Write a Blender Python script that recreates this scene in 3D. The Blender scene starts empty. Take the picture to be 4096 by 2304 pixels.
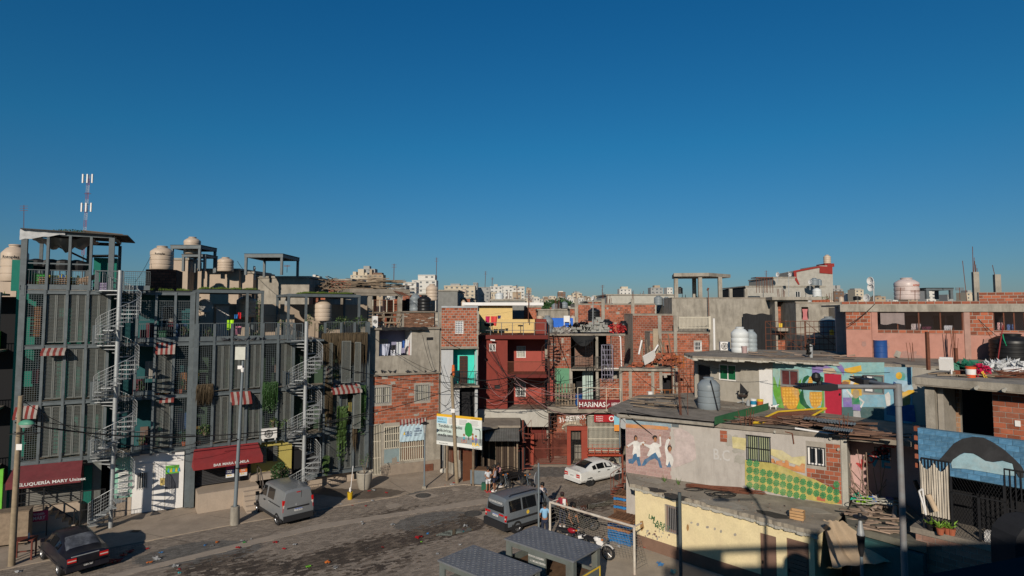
import bpy,math,random
from mathutils import Vector as VC,Matrix
random.seed(7)
R=math.radians;rnd=random.random;uni=random.uniform
sc=bpy.context.scene;col=sc.collection
CH=11.3;F=2400.;PX=2048.;PY=1096.;TP=.06
CP=1/math.sqrt(1+TP*TP);SP=TP*CP
cam=bpy.data.cameras.new('camera');camo=bpy.data.objects.new('camera',cam);col.objects.link(camo)
cam.sensor_width=36;cam.lens=36*F/4096;cam.shift_y=-(1152-PY)/4096;cam.clip_start=.1;cam.clip_end=8000
camo.location=(0,0,CH);camo.rotation_euler=(math.pi/2+math.atan(TP),0,0);sc.camera=camo
SAZ=VC((.23,1,0)).normalized();SEL=R(23)
w=bpy.data.worlds.new('World');sc.world=w;w.use_nodes=True
nt=w.node_tree;bg=nt.nodes['Background'];sky=nt.nodes.new('ShaderNodeTexSky');sky.sky_type='NISHITA'
sky.sun_disc=False;sky.sun_elevation=SEL;sky.sun_rotation=math.pi+math.atan2(.23,1);sky.altitude=0;sky.air_density=1.0;sky.dust_density=.3;sky.ozone_density=4
mx=nt.nodes.new('ShaderNodeMix');mx.data_type='RGBA';mx.blend_type='MULTIPLY';mx.inputs[0].default_value=1
tcw=nt.nodes.new('ShaderNodeTexCoord');sxy=nt.nodes.new('ShaderNodeSeparateXYZ');rmp=nt.nodes.new('ShaderNodeValToRGB');nt.links.new(tcw.outputs['Generated'],sxy.inputs[0]);nt.links.new(sxy.outputs[2],rmp.inputs[0]);nt.links.new(rmp.outputs[0],mx.inputs[7])
cr=rmp.color_ramp;cr.elements[0].position=0;cr.elements[0].color=(.44,.52,.66,1);cr.elements[1].position=.5;cr.elements[1].color=(.085,.7,1.0,1)
for p_,c_ in((.05,(.36,.56,.72,1)),(.26,(.155,.71,.9,1))):e_=cr.elements.new(p_);e_.color=c_
nt.links.new(sky.outputs[0],mx.inputs[6]);nt.links.new(mx.outputs[2],bg.inputs[0]);bg.inputs[1].default_value=.07
sl=bpy.data.lights.new('sun','SUN');sl.energy=5.0;sl.angle=R(.5);sl.color=(1,.9,.76)
so=bpy.data.objects.new('sun',sl);col.objects.link(so)
so.rotation_euler=VC((SAZ.x*math.cos(SEL),SAZ.y*math.cos(SEL),-math.sin(SEL))).to_track_quat('-Z','Y').to_euler();so.location=(0,-20,40)
sc.view_settings.view_transform='Standard';sc.view_settings.look='None';sc.view_settings.exposure=0;sc.view_settings.gamma=1
def ray(u,v):
 dx=(u-PX)/F;dy=(PY-v)/F;return VC((dx,CP-dy*SP,SP+dy*CP))
def G(u,v,z=0):
 d=ray(u,v);t=(z-CH)/d.z;return VC((d.x*t,d.y*t,z))
def AT(u,v,y):
 d=ray(u,v);t=y/d.y;return VC((d.x*t,y,CH+d.z*t))
class Fr:
 def __init__(s,x,y,ang,z=0):
  s.o=VC((x,y,z));s.ang=R(ang);s.t=VC((math.cos(s.ang),math.sin(s.ang),0));s.n=VC((-math.sin(s.ang),math.cos(s.ang),0))
 def p(s,u,v,y=0):
  d=ray(u,v);o=s.o+s.n*y-VC((0,0,CH));P=VC((0,0,CH))+d*(o.dot(s.n)/d.dot(s.n));q=P-s.o;return(q.dot(s.t),q.z)
 def x(s,u,v,y=0):return s.p(u,v,y)[0]
 def z(s,u,v,y=0):return s.p(u,v,y)[1]
 def w(s,x,y,z=0):return s.o+s.t*x+s.n*y+VC((0,0,z))
 def inv(s,P):q=VC(P)-s.o;return(q.dot(s.t),q.dot(s.n),q.z)
class MB:
 def __init__(s):s.v=[];s.f=[];s.m=[]
 def add(s,vs,fs,m=0):
  b=len(s.v);s.v+=[tuple(q)for q in vs];s.f+=[tuple(i+b for i in f)for f in fs];s.m+=[m]*len(fs);return s
 def box(s,x0,x1,y0,y1,z0,z1,m=0):
  return s.add([(x0,y0,z0),(x1,y0,z0),(x1,y1,z0),(x0,y1,z0),(x0,y0,z1),(x1,y0,z1),(x1,y1,z1),(x0,y1,z1)],[(0,3,2,1),(4,5,6,7),(0,1,5,4),(1,2,6,5),(2,3,7,6),(3,0,4,7)],m)
 def obox(s,c,sx,sy,sz,rz=0,ry=0,rx=0,m=0):
  M=Matrix.Translation(c)@Matrix.Rotation(rz,4,'Z')@Matrix.Rotation(ry,4,'Y')@Matrix.Rotation(rx,4,'X')
  a,b,d=sx/2,sy/2,sz/2
  vs=[M@VC(q)for q in[(-a,-b,-d),(a,-b,-d),(a,b,-d),(-a,b,-d),(-a,-b,d),(a,-b,d),(a,b,d),(-a,b,d)]]
  return s.add(vs,[(0,3,2,1),(4,5,6,7),(0,1,5,4),(1,2,6,5),(2,3,7,6),(3,0,4,7)],m)
 def cyl(s,p0,p1,r,n=8,r2=None,m=0,cap=True):
  p0=VC(p0);p1=VC(p1);r2=r if r2 is None else r2;d=(p1-p0)
  if d.length<1e-6:return s
  q=d.to_track_quat('Z','Y');vs=[]
  for p,rr in((p0,r),(p1,r2)):
   for i in range(n):
    a=2*math.pi*i/n;vs.append(p+q@VC((rr*math.cos(a),rr*math.sin(a),0)))
  fs=[(i,(i+1)%n,n+(i+1)%n,n+i)for i in range(n)]
  if cap:fs+=[tuple(range(n-1,-1,-1)),tuple(range(n,2*n))]
  return s.add(vs,fs,m)
 def tube(s,pts,r,n=5,m=0):
  for a,b in zip(pts[:-1],pts[1:]):s.cyl(a,b,r,n,m=m,cap=True)
  return s
 def prism(s,pts,y0,y1,m=0):
  n=len(pts);A=sum(pts[i][0]*pts[(i+1)%n][1]-pts[(i+1)%n][0]*pts[i][1]for i in range(n))
  if A<0:pts=pts[::-1]
  vs=[(x,y0,z)for x,z in pts]+[(x,y1,z)for x,z in pts]
  return s.add(vs,[tuple(range(n)),tuple(range(2*n-1,n-1,-1))]+[(i,n+i,n+(i+1)%n,(i+1)%n)for i in range(n)],m)
 def slab(s,pts,z0,z1,m=0):
  n=len(pts);A=sum(pts[i][0]*pts[(i+1)%n][1]-pts[(i+1)%n][0]*pts[i][1]for i in range(n))
  if A<0:pts=pts[::-1]
  vs=[(p[0],p[1],z0)for p in pts]+[(p[0],p[1],z1)for p in pts]
  return s.add(vs,[tuple(range(n-1,-1,-1)),tuple(range(n,2*n))]+[(i,(i+1)%n,n+(i+1)%n,n+i)for i in range(n)],m)
 def lathe(s,prof,n=16,c=(0,0,0),m=0,sy=1):
  vs=[];
  for r,z in prof:
   for i in range(n):
    a=2*math.pi*i/n;vs.append((c[0]+r*math.cos(a),c[1]+r*sy*math.sin(a),c[2]+z))
  fs=[(k*n+i,k*n+(i+1)%n,(k+1)*n+(i+1)%n,(k+1)*n+i)for k in range(len(prof)-1)for i in range(n)]
  return s.add(vs,fs,m)
 def sheet(s,pts,m=0):return s.add(pts,[tuple(range(len(pts)))],m)
 def wall(s,x0,x1,z0,z1,holes=(),y0=0,y1=.2,m=0):
  xs=sorted({x0,x1}|{min(max(h[i],x0),x1)for h in holes for i in(0,1)});zs=sorted({z0,z1}|{min(max(h[i],z0),z1)for h in holes for i in(2,3)})
  nx,nz=len(xs)-1,len(zs)-1
  def solid(i,k):
   if i<0 or k<0 or i>=nx or k>=nz:return False
   cx,cz=(xs[i]+xs[i+1])/2,(zs[k]+zs[k+1])/2
   return not any(h[0]<cx<h[1]and h[2]<cz<h[3]for h in holes)
  for i in range(nx):
   for k in range(nz):
    if not solid(i,k):continue
    a,b,c,d=xs[i],xs[i+1],zs[k],zs[k+1]
    s.sheet([(a,y0,c),(b,y0,c),(b,y0,d),(a,y0,d)],m);s.sheet([(b,y1,c),(a,y1,c),(a,y1,d),(b,y1,d)],m)
    if not solid(i-1,k):s.sheet([(a,y1,c),(a,y0,c),(a,y0,d),(a,y1,d)],m)
    if not solid(i+1,k):s.sheet([(b,y0,c),(b,y1,c),(b,y1,d),(b,y0,d)],m)
    if not solid(i,k-1):s.sheet([(a,y1,c),(b,y1,c),(b,y0,c),(a,y0,c)],m)
    if not solid(i,k+1):s.sheet([(a,y0,d),(b,y0,d),(b,y1,d),(a,y1,d)],m)
  return s
 def leaves(s,c,rad,n,size,m=0,shell=.3):
  for _ in range(n):
   while True:
    q=VC((uni(-1,1),uni(-1,1),uni(-1,1)))
    if shell<q.length<1:break
   p=VC((c[0]+q.x*rad[0],c[1]+q.y*rad[1],c[2]+q.z*rad[2]));k=size*uni(.5,1.3)
   a=VC((uni(-1,1),uni(-1,1),uni(-1,1))).normalized()*k;b=a.cross(VC((uni(-1,1),uni(-1,1),uni(-1,1)))).normalized()*k*.6
   s.sheet([p-a,p-b*.7,p+a,p+b*.7],m)
  return s
 def mesh(s,name,mats,smooth=False):
  me=bpy.data.meshes.new(name);me.from_pydata(s.v,[],s.f)
  for x in(mats if isinstance(mats,(list,tuple))else[mats]):me.materials.append(x)
  if any(s.m):me.polygons.foreach_set('material_index',s.m)
  if smooth:me.polygons.foreach_set('use_smooth',[True]*len(me.polygons));me.set_sharp_from_angle(angle=R(38))
  me.update();return me
 def bd(s,name,mats,parent=None,smooth=False,label=None,kind=None,loc=None,rz=None,mesh=None):
  if not s.f:return None
  o=bpy.data.objects.new(name,s.mesh(name,mats,smooth));col.objects.link(o)
  if parent is not None:o.parent=parent
  if loc is not None:o.location=loc
  if rz is not None:o.rotation_euler=(0,0,rz)
  if label:o['label']=label
  if kind:o['kind']=kind
  return o
def T(name,label,cat,loc=(0,0,0),rz=0,group=None):
 o=bpy.data.objects.new(name,None);o.empty_display_size=.2;col.objects.link(o);o.location=loc;o.rotation_euler=(0,0,rz)
 o['label']=label;o['category']=cat
 if group:o['group']=group
 return o
def TF(name,label,cat,f,x=0,y=0,z=0,group=None):return T(name,label,cat,f.w(x,y,z),f.ang,group)
def tag(o,label,cat,group=None):
 o['label']=label;o['category']=cat
 if group:o['group']=group
 return o
def struct(o):o['kind']='structure';return o
def ins(me,name,parent,loc=(0,0,0),scale=(1,1,1),rot=(0,0,0),label=None):
 o=bpy.data.objects.new(name,me);col.objects.link(o);o.parent=parent;o.location=loc;o.scale=scale;o.rotation_euler=rot
 if label:o['label']=label
 return o
def dup(o,loc=None,rz=None,label=None,parent=None,scale=None):
 c=o.copy();col.objects.link(c);c.parent=parent if parent is not None else None
 if loc is not None:c.location=loc
 if rz is not None:c.rotation_euler=(0,0,rz)
 if scale:c.scale=(scale,)*3
 if label:c['label']=label
 for ch in o.children:
  k=dup(ch,parent=c)
 return c
def L(h):
 if isinstance(h,str):
  v=[int(h[i:i+2],16)/255 for i in(0,2,4)];return tuple(c/12.92 if c<=.04045 else((c+.055)/1.055)**2.4 for c in v)
 return h
_mc={}
def mt(name,c,rough=.85,metal=0,var=.18,scale=2.5,dirt=0.,dcol=(.05,.035,.025),bump=0.,island=0.,spec=.3,streak=0.,fine=.1,alpha=1,trans=0):
 if name in _mc:return _mc[name]
 c=tuple(q*.82 for q in L(c));m=bpy.data.materials.new(name);m.use_nodes=True;n=m.node_tree;nd=n.nodes;lk=n.links.new;b=nd['Principled BSDF'];_mc[name]=m
 b.inputs['Roughness'].default_value=rough;b.inputs['Metallic'].default_value=metal;b.inputs['Specular IOR Level'].default_value=spec
 if alpha<1:b.inputs['Alpha'].default_value=alpha
 if trans:b.inputs['Transmission Weight'].default_value=trans
 tc=nd.new('ShaderNodeTexCoord');N=nd.new('ShaderNodeTexNoise');N.inputs['Scale'].default_value=scale;N.inputs['Detail'].default_value=6;N.inputs['Roughness'].default_value=.65
 lk(tc.outputs['Object'],N.inputs['Vector'])
 def math_(op,a,b_,cl=False):
  q=nd.new('ShaderNodeMath');q.operation=op;q.use_clamp=cl
  for i,k in enumerate((a,b_)):
   if isinstance(k,(int,float)):q.inputs[i].default_value=k
   else:lk(k,q.inputs[i])
  return q.outputs[0]
 fac=math_('ADD',math_('MULTIPLY',math_('SUBTRACT',N.outputs[0],.5),var*4),1)
 if fine:
  N2=nd.new('ShaderNodeTexNoise');N2.inputs['Scale'].default_value=scale*14;N2.inputs['Detail'].default_value=3;lk(tc.outputs['Object'],N2.inputs['Vector'])
  fac=math_('ADD',fac,math_('MULTIPLY',math_('SUBTRACT',N2.outputs[0],.5),fine*3))
 if island:
  gi=nd.new('ShaderNodeNewGeometry');oi=nd.new('ShaderNodeObjectInfo')
  r_=math_('FRACT',math_('ADD',gi.outputs['Random Per Island'],oi.outputs['Random']),0)
  fac=math_('MULTIPLY',fac,math_('ADD',math_('MULTIPLY',math_('SUBTRACT',r_,.5),island*2),1))
 mul=nd.new('ShaderNodeMix');mul.data_type='RGBA';mul.blend_type='MULTIPLY';mul.inputs[0].default_value=1;mul.inputs[6].default_value=(*c,1)
 cb=nd.new('ShaderNodeCombineColor');[lk(fac,cb.inputs[i])for i in range(3)];lk(cb.outputs[0],mul.inputs[7]);out=mul.outputs[2]
 if dirt or streak:
  mp=nd.new('ShaderNodeMapping');mp.inputs['Scale'].default_value=(1,1,.22 if streak else 1);lk(tc.outputs['Object'],mp.inputs['Vector'])
  N3=nd.new('ShaderNodeTexNoise');N3.inputs['Scale'].default_value=2.2 if streak else 1.1;N3.inputs['Detail'].default_value=7;N3.inputs['Roughness'].default_value=.7;lk(mp.outputs[0],N3.inputs['Vector'])
  rp=nd.new('ShaderNodeMapRange');rp.inputs[1].default_value=.48;rp.inputs[2].default_value=.72;rp.inputs[4].default_value=max(dirt,streak);lk(N3.outputs[0],rp.inputs[0])
  dm=nd.new('ShaderNodeMix');dm.data_type='RGBA';lk(rp.outputs[0],dm.inputs[0]);lk(out,dm.inputs[6]);dm.inputs[7].default_value=(*dcol,1);out=dm.outputs[2]
 lk(out,b.inputs['Base Color'])
 if bump:
  bp=nd.new('ShaderNodeBump');bp.inputs['Strength'].default_value=bump;bp.inputs['Distance'].default_value=.02;lk(N.outputs[0]if not fine else N2.outputs[0],bp.inputs['Height']);lk(bp.outputs[0],b.inputs['Normal'])
 return m
def flat(name,c,rough=.6,metal=0,var=.06,**k):return mt(name,c,rough,metal,var=var,fine=k.pop('fine',.03),**k)
STEEL=mt("galvanised_steel",(.115,.135,.145),.55,.1,var=.2,scale=4,dirt=.45,dcol=(.05,.055,.055))
STEELB=mt('bright_galvanised_steel',(.4,.415,.42),.45,.35,var=.15,scale=8)
LOUV=mt("louvre_grey_metal",(.145,.155,.148),.6,.05,var=.2,scale=1.2,dirt=.5,dcol=(.1,.085,.07))
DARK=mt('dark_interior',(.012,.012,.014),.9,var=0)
BLM=mt('black_painted_metal',(.018,.018,.02),.5,.2)
CONC=mt('concrete',(.31,.28,.235),.9,var=.28,scale=1.6,streak=.7,dcol=(.1,.088,.07),bump=.4)
CONCD=mt('dark_weathered_concrete',(.25,.215,.175),.9,var=.35,scale=1.2,dirt=.6,dcol=(.07,.06,.048),bump=.5)
CONCL=mt('light_concrete_render',(.4,.38,.33),.9,var=.14,scale=1.3,streak=.5,dcol=(.17,.155,.13),bump=.3)
BEIGE=mt('beige_render',(.4,.32,.25),.9,var=.12,scale=1,streak=.45,dcol=(.24,.2,.16))
MORT=mt('mortar',(.32,.29,.25),.95,var=.2,scale=3)
BRICK=mt('hollow_brick_orange',(.3,.085,.042),.9,var=.25,scale=7,island=.42,dirt=.5,dcol=(.2,.13,.1))
BRICKD=mt('hollow_brick_dark',(.24,.07,.038),.9,var=.22,scale=9,island=.35,dirt=.45,dcol=(.06,.045,.04))
TEAL=mt('teal_paint',(.0,.15,.11),.7,var=.1,dirt=.2,dcol=(.0,.1,.08))
WHITE=mt('white_paint',(.72,.7,.68),.7,var=.06,dirt=.15,dcol=(.4,.38,.35))
GLASS=mt('dark_window_glass',(.02,.025,.03),.08,var=0,spec=.6,fine=0)
WOODG=mt('weathered_wood',(.2,.15,.105),.9,var=.35,scale=4,island=.3)
RUST=mt('rusty_steel',(.16,.06,.035),.85,.2,var=.35,scale=8)
CABLE=mt('black_cable',(.015,.015,.015),.7,var=0,fine=0)
LEAFG=mt('leaf_green',(.055,.1,.025),.6,var=.1,island=.45)
LEAFD=mt('leaf_dark_green',(.03,.075,.02),.6,var=.1,island=.4)
VINEB=mt('dry_brown_vine',(.09,.065,.038),.9,var=.1,island=.4)
LITTER=mt('wrapper_paper',(.6,.6,.6),.5)
_ub=MB().box(0,1,0,1,0,1)
_brickm={}
def bricks(parent,rects,mat,holes=(),y=0,bw=.33,bh=.19,j=.018,cap=300,proud=.012,miss=0,cnt=None):
 """brick courses over rects (x0,x1,z0,z1) at depth y, face proud of the mortar; cap single bricks, rest one stuff mesh"""
 key=mat.name
 if key not in _brickm:_brickm[key]=_ub.mesh('brick',mat)
 me=_brickm[key];rest=MB();lst=[]
 for(x0,x1,z0,z1)in rects:
  k=0;nr=max(1,round((z1-z0)/bh));hh=(z1-z0)/nr
  for k in range(nr):
   x=x0-(bw*.5 if k%2 else 0)
   while x<x1:
    segs=[(max(x,x0)+j/2,min(x+bw,x1)-j/2)];za,zb=z0+k*hh+j/2,z0+(k+1)*hh-j/2
    for h in holes:
     ns=[]
     for a,b in segs:
      if zb<=h[2]+.02 or za>=h[3]-.02 or b<=h[0]or a>=h[1]:ns.append((a,b))
      else:
       if a<h[0]-.04:ns.append((a,h[0]-j/2))
       if b>h[1]+.04:ns.append((h[1]+j/2,b))
     segs=ns
    for a,b in segs:
     if b-a>.04 and rnd()>miss:lst.append((a,b,za,zb))
    x+=bw
 if cnt is not None:
  cap=max(0,cap-cnt[0]);cnt[0]+=min(cap,len(lst))
 if len(lst)>cap:random.shuffle(lst)
 for i,(a,b,za,zb)in enumerate(lst):
  pr=proud+uni(-.004,.006)
  if i<cap:ins(me,'brick',parent,(a,y-pr,za),(b-a,.05,zb-za))
  else:rest.box(a,b,y-pr,y+.05,za,zb)
 rest.bd('brickwork',mat,parent,kind='stuff')
def window(parent,x0,x1,z0,z1,y=0,frame=None,bars=None,mull=1,curtain=None,glass=None,fw=.06,sill=None,barm=None,name='window',d=.1,cross=0):
 m=MB();frame=frame or WHITE
 m.box(x0,x1,y,y+d,z0,z0+fw).box(x0,x1,y,y+d,z1-fw,z1).box(x0,x0+fw,y,y+d,z0+fw,z1-fw).box(x1-fw,x1,y,y+d,z0+fw,z1-fw)
 for i in range(mull):
  xm=x0+(x1-x0)*(i+1)/(mull+1);m.box(xm-fw*.4,xm+fw*.4,y+.01,y+d-.01,z0+fw,z1-fw)
 w_=m.bd(name,frame,parent)
 MB().box(x0+fw*.6,x1-fw*.6,y+d*.5,y+d*.5+.012,z0+fw*.6,z1-fw*.6).bd('pane',glass or GLASS,w_)
 if curtain:
  c=MB();n=max(4,int((x1-x0)/.09));pts=[(x0+fw+(x1-x0-2*fw)*i/n,y+d*.35+.015*(i%2))for i in range(n+1)]
  for a,b in zip(pts[:-1],pts[1:]):
   if rnd()>.12:c.sheet([(a[0],a[1],z0+fw),(b[0],b[1],z0+fw),(b[0],b[1],z1-fw),(a[0],a[1],z1-fw)])
  c.bd('curtain',curtain,w_)
 if bars:
  b=MB();n=bars
  for i in range(n+1):xx=x0+(x1-x0)*i/n;b.box(xx-.011,xx+.011,y-.085,y-.063,z0,z1)
  for zz in[z0+.02,z1-.02]+[z0+(z1-z0)*(k+1)/(cross+1)for k in range(cross)]:b.box(x0-.03,x1+.03,y-.062,y-.045,zz-.015,zz+.015)
  b.bd('window_bars',barm or WHITE,w_)
 if sill:MB().box(x0-.08,x1+.08,y-.09,y+.002,z0-.07,z0-.002).bd('sill',sill,parent)
 return w_
def shell(parent,x0,x1,z0,z1,depth,mw,mr,holes=(),th=.2,y=0,name='front_wall',roof=True,over=0,side=None,back=True):
 """front wall with openings, two side walls, back wall and roof slab of one building"""
 MB().wall(x0,x1,z0,z1,holes,y,y+th).bd(name,mw,parent)
 s=side or mw
 MB().box(x0+.002,x0+th,y+th,y+depth,z0,z1).bd('side_wall',s,parent);MB().box(x1-th,x1-.002,y+th,y+depth,z0,z1).bd('side_wall',s,parent)
 if back:MB().box(x0+th,x1-th,y+depth-th,y+depth,z0,z1).bd('back_wall',s,parent)
 if roof:MB().box(x0-over,x1+over,y-over,y+depth+over*.5,z1,z1+.16).bd('roof_slab',mr,parent)
_ts=bpy.data.scenes.new('tmp')
def bake(ob):
 _ts.collection.objects.link(ob);vl=_ts.view_layers[0];vl.update();me=bpy.data.meshes.new_from_object(ob.evaluated_get(vl.depsgraph));bpy.data.objects.remove(ob);return me
def text(s,parent,mat,x,y,z,h,wid=None,name='lettering',align='L',rot=None,shear=0,ext=.004):
 """flat letters in the x,z plane, baseline at z, cap height h"""
 cu=bpy.data.curves.new(name,'FONT');cu.body=s;cu.size=h/.69;cu.resolution_u=2;cu.offset=h*.025
 me=bake(bpy.data.objects.new('tmp',cu))
 me.materials.clear();me.materials.append(mat)
 xs=[v.co.x for v in me.vertices]or[0];w0=max(xs)-min(xs)or 1;x_=min(xs);k=(wid/w0)if wid else 1
 off={'L':0,'C':-w0*k/2,'R':-w0*k}[align]
 me.transform(Matrix.Rotation(math.pi/2,4,'X')@Matrix.Diagonal((k,1,1,1))@Matrix.Translation((-x_,0,0)))
 o=bpy.data.objects.new(name,me);col.objects.link(o);o.parent=parent
 if rot:o.rotation_euler=rot
 if rot:o.location=VC((x,y,z))+(o.rotation_euler.to_matrix()@VC((off,0,0)))
 else:o.location=(x+off,y,z)
 return o
def decal(parent,f,pts,mat,y,name='mural_paint',d=0):
 """painted patch: pixel outline put on the wall plane of frame f"""
 q=[f.p(u,v,d)for u,v in pts]
 return q
def smear(parent,x0,x1,z0,z1,n,y=-.03,mat=None,s=.35):
 for _ in range(n):
  cx,cz=uni(x0+s,x1-s),uni(z0+s*.5,z1-s*.5);k=uni(.3,1)*s;q=20;a_=uni(.5,1.6);pts=[(cx+k*a_*uni(.7,1.2)*max(-.8,min(.8,math.cos(i*.314))),cz+k*uni(.6,1.1)*max(-.7,min(.7,math.sin(i*.314))))for i in range(q)]
  MB().sheet([(x,y-.002*_%.01,z)for x,z in pts]).bd('plaster_smear',mat or MORT,parent)
def tank(label,loc,r,h,mat,brand=None,lidm=None,group='water tanks on the roofs',rz=0,ribs=3,bc=None,neck=.36):
 t=T('water_tank',label,'water tank',loc,rz,group);p=[(r*.96,0),(r,.04)];hb=h*.76
 for i in range(ribs):
  z=hb*(i+1)/(ribs+1);p+=[(r,z-.05),(r*.965,z-.025),(r*.965,z+.025),(r,z+.05)]
 p+=[(r,hb-.03),(r*.96,hb+.03),(r*.62,h*.9),(r*neck*1.25,h*.92),(r*neck*1.25,h*.95),(0.01,h*.955)]
 MB().lathe(p,24).bd('tank_body',mat,t,smooth=True)
 MB().lathe([(0.01,h*.956),(r*neck*1.1,h*.956),(r*neck*1.35,h*.96),(r*neck*1.35,h*.985),(r*neck*1.1,h),(0.01,h)],18).bd('lid',lidm or mat,t,smooth=True)
 if brand:
  n=len(brand);o=text(brand,t,bc or CABLE,0,0,0,h*.075,None,'brand_lettering')
  me=o.data;cw=max(v.co.x for v in me.vertices)/2
  for v in me.vertices:
   a=(v.co.x-cw)/(r*1.01)-math.pi/2+(.35);v.co=VC((r*1.012*math.cos(a),r*1.012*math.sin(a),v.co.z+hb*.8))
 return t
def grid_mesh(x0,x1,z0,z1,sx,sz,y=0,t=.012,frame=0,horiz=True):
 m=MB();n=max(1,round((x1-x0)/sx))
 for i in range(n+1):xx=x0+(x1-x0)*i/n;m.box(xx-t/2,xx+t/2,y,y+t,z0,z1)
 if horiz:
  k=max(1,round((z1-z0)/sz))
  for i in range(k+1):zz=z0+(z1-z0)*i/k;m.box(x0,x1,y-t,y-.001,zz-t/2,zz+t/2)
 if frame:
  m.box(x0,x1,y-t-frame/2,y+frame/2,z1,z1+frame).box(x0,x1,y-t-frame/2,y+frame/2,z0-frame,z0)
 return m
DUST=mt('dusty_ground',(.28,.23,.18),.95,var=.15,scale=.6)
SIDEW=mt('sidewalk_concrete',(.34,.275,.215),.85,var=.25,scale=.7,dirt=.45,dcol=(.19,.15,.115),bump=.25)
STRIP=mt('light_concrete_strip',(.35,.29,.235),.85,var=.15,scale=1.5,dirt=.3,dcol=(.16,.14,.12))
PAV=mt('grey_paver',(.235,.195,.16),.8,var=.2,scale=2,island=.25,dirt=.4,dcol=(.15,.12,.095))
PAVD=mt('charcoal_paver',(.135,.125,.115),.75,var=.2,scale=2,island=.25)
PAVW=mt('wet_paver',(.06,.046,.036),.6,var=.3,scale=2,island=.2,spec=.5)
struct(MB().sheet([(-4000,-300,-.02),(4000,-300,-.02),(4000,7000,-.02),(-4000,7000,-.02)]).bd('ground',DUST))
def gp(pts,z):return[tuple(G(u,v,0).xy)+(z,)for u,v in pts]
struct(MB().slab([(-45,5),(9,5),(9,52),(60,95),(-5,60),(-45,25)],-.012,0).bd('street_bed',mt('paver_joint_sand',(.38,.32,.25),.95,var=.2,scale=1)))
EDGE=[(-700,2425),(0,2283),(466,2190),(932,2101),(1249,2046),(1598,1986),(1700,1956),(1850,1940),(2100,1955)]
eg=[G(u,v).xy for u,v in EDGE]
sw=[tuple(p)for p in eg]+[(1.5,46),(-4,46),(-12,46),(-40,30)]
struct(MB().slab(sw,0.001,.05).bd('sidewalk',SIDEW))
jl=MB()
for u0,v0,u1,v1 in[(560,2130,760,2190-20),(300,2180,420,2195),(840,2063,1000,2085),(1150,2010,1330,2030),(1560,1925,1640,1975),(780,2055,1500,1945),(640,2082,770,2050)]:
 a=G(u0,v0,.05);b=G(u1,v1,.05);d=(b-a).normalized();n=VC((-d.y,d.x,0))*.012
 jl.sheet([a-n+VC((0,0,.004)),b-n+VC((0,0,.004)),b+n+VC((0,0,.004)),a+n+VC((0,0,.004))])
struct(jl.bd('sidewalk_joint',mt('joint_dark',(.09,.075,.06),.95)))
strip_u=[(-600,2500),(200,2356),(427,2304),(900,2188),(1249,2102),(1618,2046),(1900,2000),(2150,1975)]
strip_l=[(-600,2530),(200,2390),(470,2310),(900,2207),(1241,2124),(1560,2069),(1900,2022),(2150,1992)]
sp_=[G(u,v).xy for u,v in strip_u]+[G(u,v).xy for u,v in strip_l][::-1]
struct(MB().slab([tuple(p)for p in sp_],.001,.016).bd('concrete_kerb_strip',STRIP))
patches=[[(1640,1965),(1700,1930+20),(1950,1962),(1740,1990)],[(1480,2015),(1590,2000),(1620,2018),(1540,2035)]]
pk=MB()
for q in[[(1635,1983),(1705,1968),(1755,1983),(1690,2001)],[(1541,2023),(1590,2012),(1610,2024),(1560,2037)],[(1805,1955),(1830,1953),(1840,1961),(1812,1964)],[(1870,2055),(1990,2040),(2060,2065),(1960,2090)]]:
 pk.slab([tuple(G(u,v).xy)for u,v in q],.001,.02)
struct(pk.bd('concrete_patch',STRIP))
mh=MB()
for u,v,r in[(1693,1983,.48),(1893,2055,.5)]:
 c=G(u,v);mh.lathe([(.01,.024),(r,.024),(r,.001)],24,(c.x,c.y,0))
 for i in range(5):mh.box(c.x-r*.6,c.x+r*.6,c.y-r*.7+i*r*.35-.02,c.y-r*.7+i*r*.35+.02,.025,.032)
struct(mh.bd('manhole_cover',mt('cast_iron',(.1,.095,.09),.6,.5)))
mhk=MB();c=G(542,2125,.05);mhk.box(c.x-.2,c.x+.2,c.y-.15,c.y+.15,.051,.06);struct(mhk.bd('drain_cover',CABLE))
def inp(x,y,P):
 r=False;j=len(P)-1
 for i in range(len(P)):
  if(P[i][1]>y)!=(P[j][1]>y)and x<(P[j][0]-P[i][0])*(y-P[i][1])/(P[j][1]-P[i][1])+P[i][0]:r=not r
  j=i
 return r
wet=[[(300,2304),(900,2215),(1200,2250),(1560,2160),(1900,2060),(2200,2010),(2420,1995),(2600,1960),(2620,2000),(2200,2100),(1900,2140),(1500,2220),(1300,2304)],[(0,0)]]
wetp=[[tuple(G(u,v).xy)for u,v in w_]for w_ in[[(880,2304),(930,2240),(1180,2240),(1320,2190),(1500,2150),(1720,2105),(1900,2045),(2300,1990),(2620,1940),(2640,1980),(2400,2040),(2150,2075),(1980,2100),(1760,2160),(1560,2210),(1330,2270),(1250,2304)],[(700,2304),(800,2230),(960,2210),(1010,2230),(900,2304)],[(1450,2066),(1520,2045),(1630,2040),(1800,2000),(1700,2035),(1620,2054),(1500,2068)],[(1380,2304),(1420,2270),(1560,2240),(1660,2215),(1560,2275),(1500,2304)]]]
swp=[tuple(p)for p in sw];spp=[tuple(p)for p in sp_]
th=R(34);ct,st_=math.cos(th),math.sin(th)
pv=[];PW,PH=.24,.12
road_poly=[(-30,24),(-12,22),(8.5,22),(6,29),(5.5,33),(9,37),(20,40),(20,47),(2,47),(1.5,44),(-1,41)]
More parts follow.
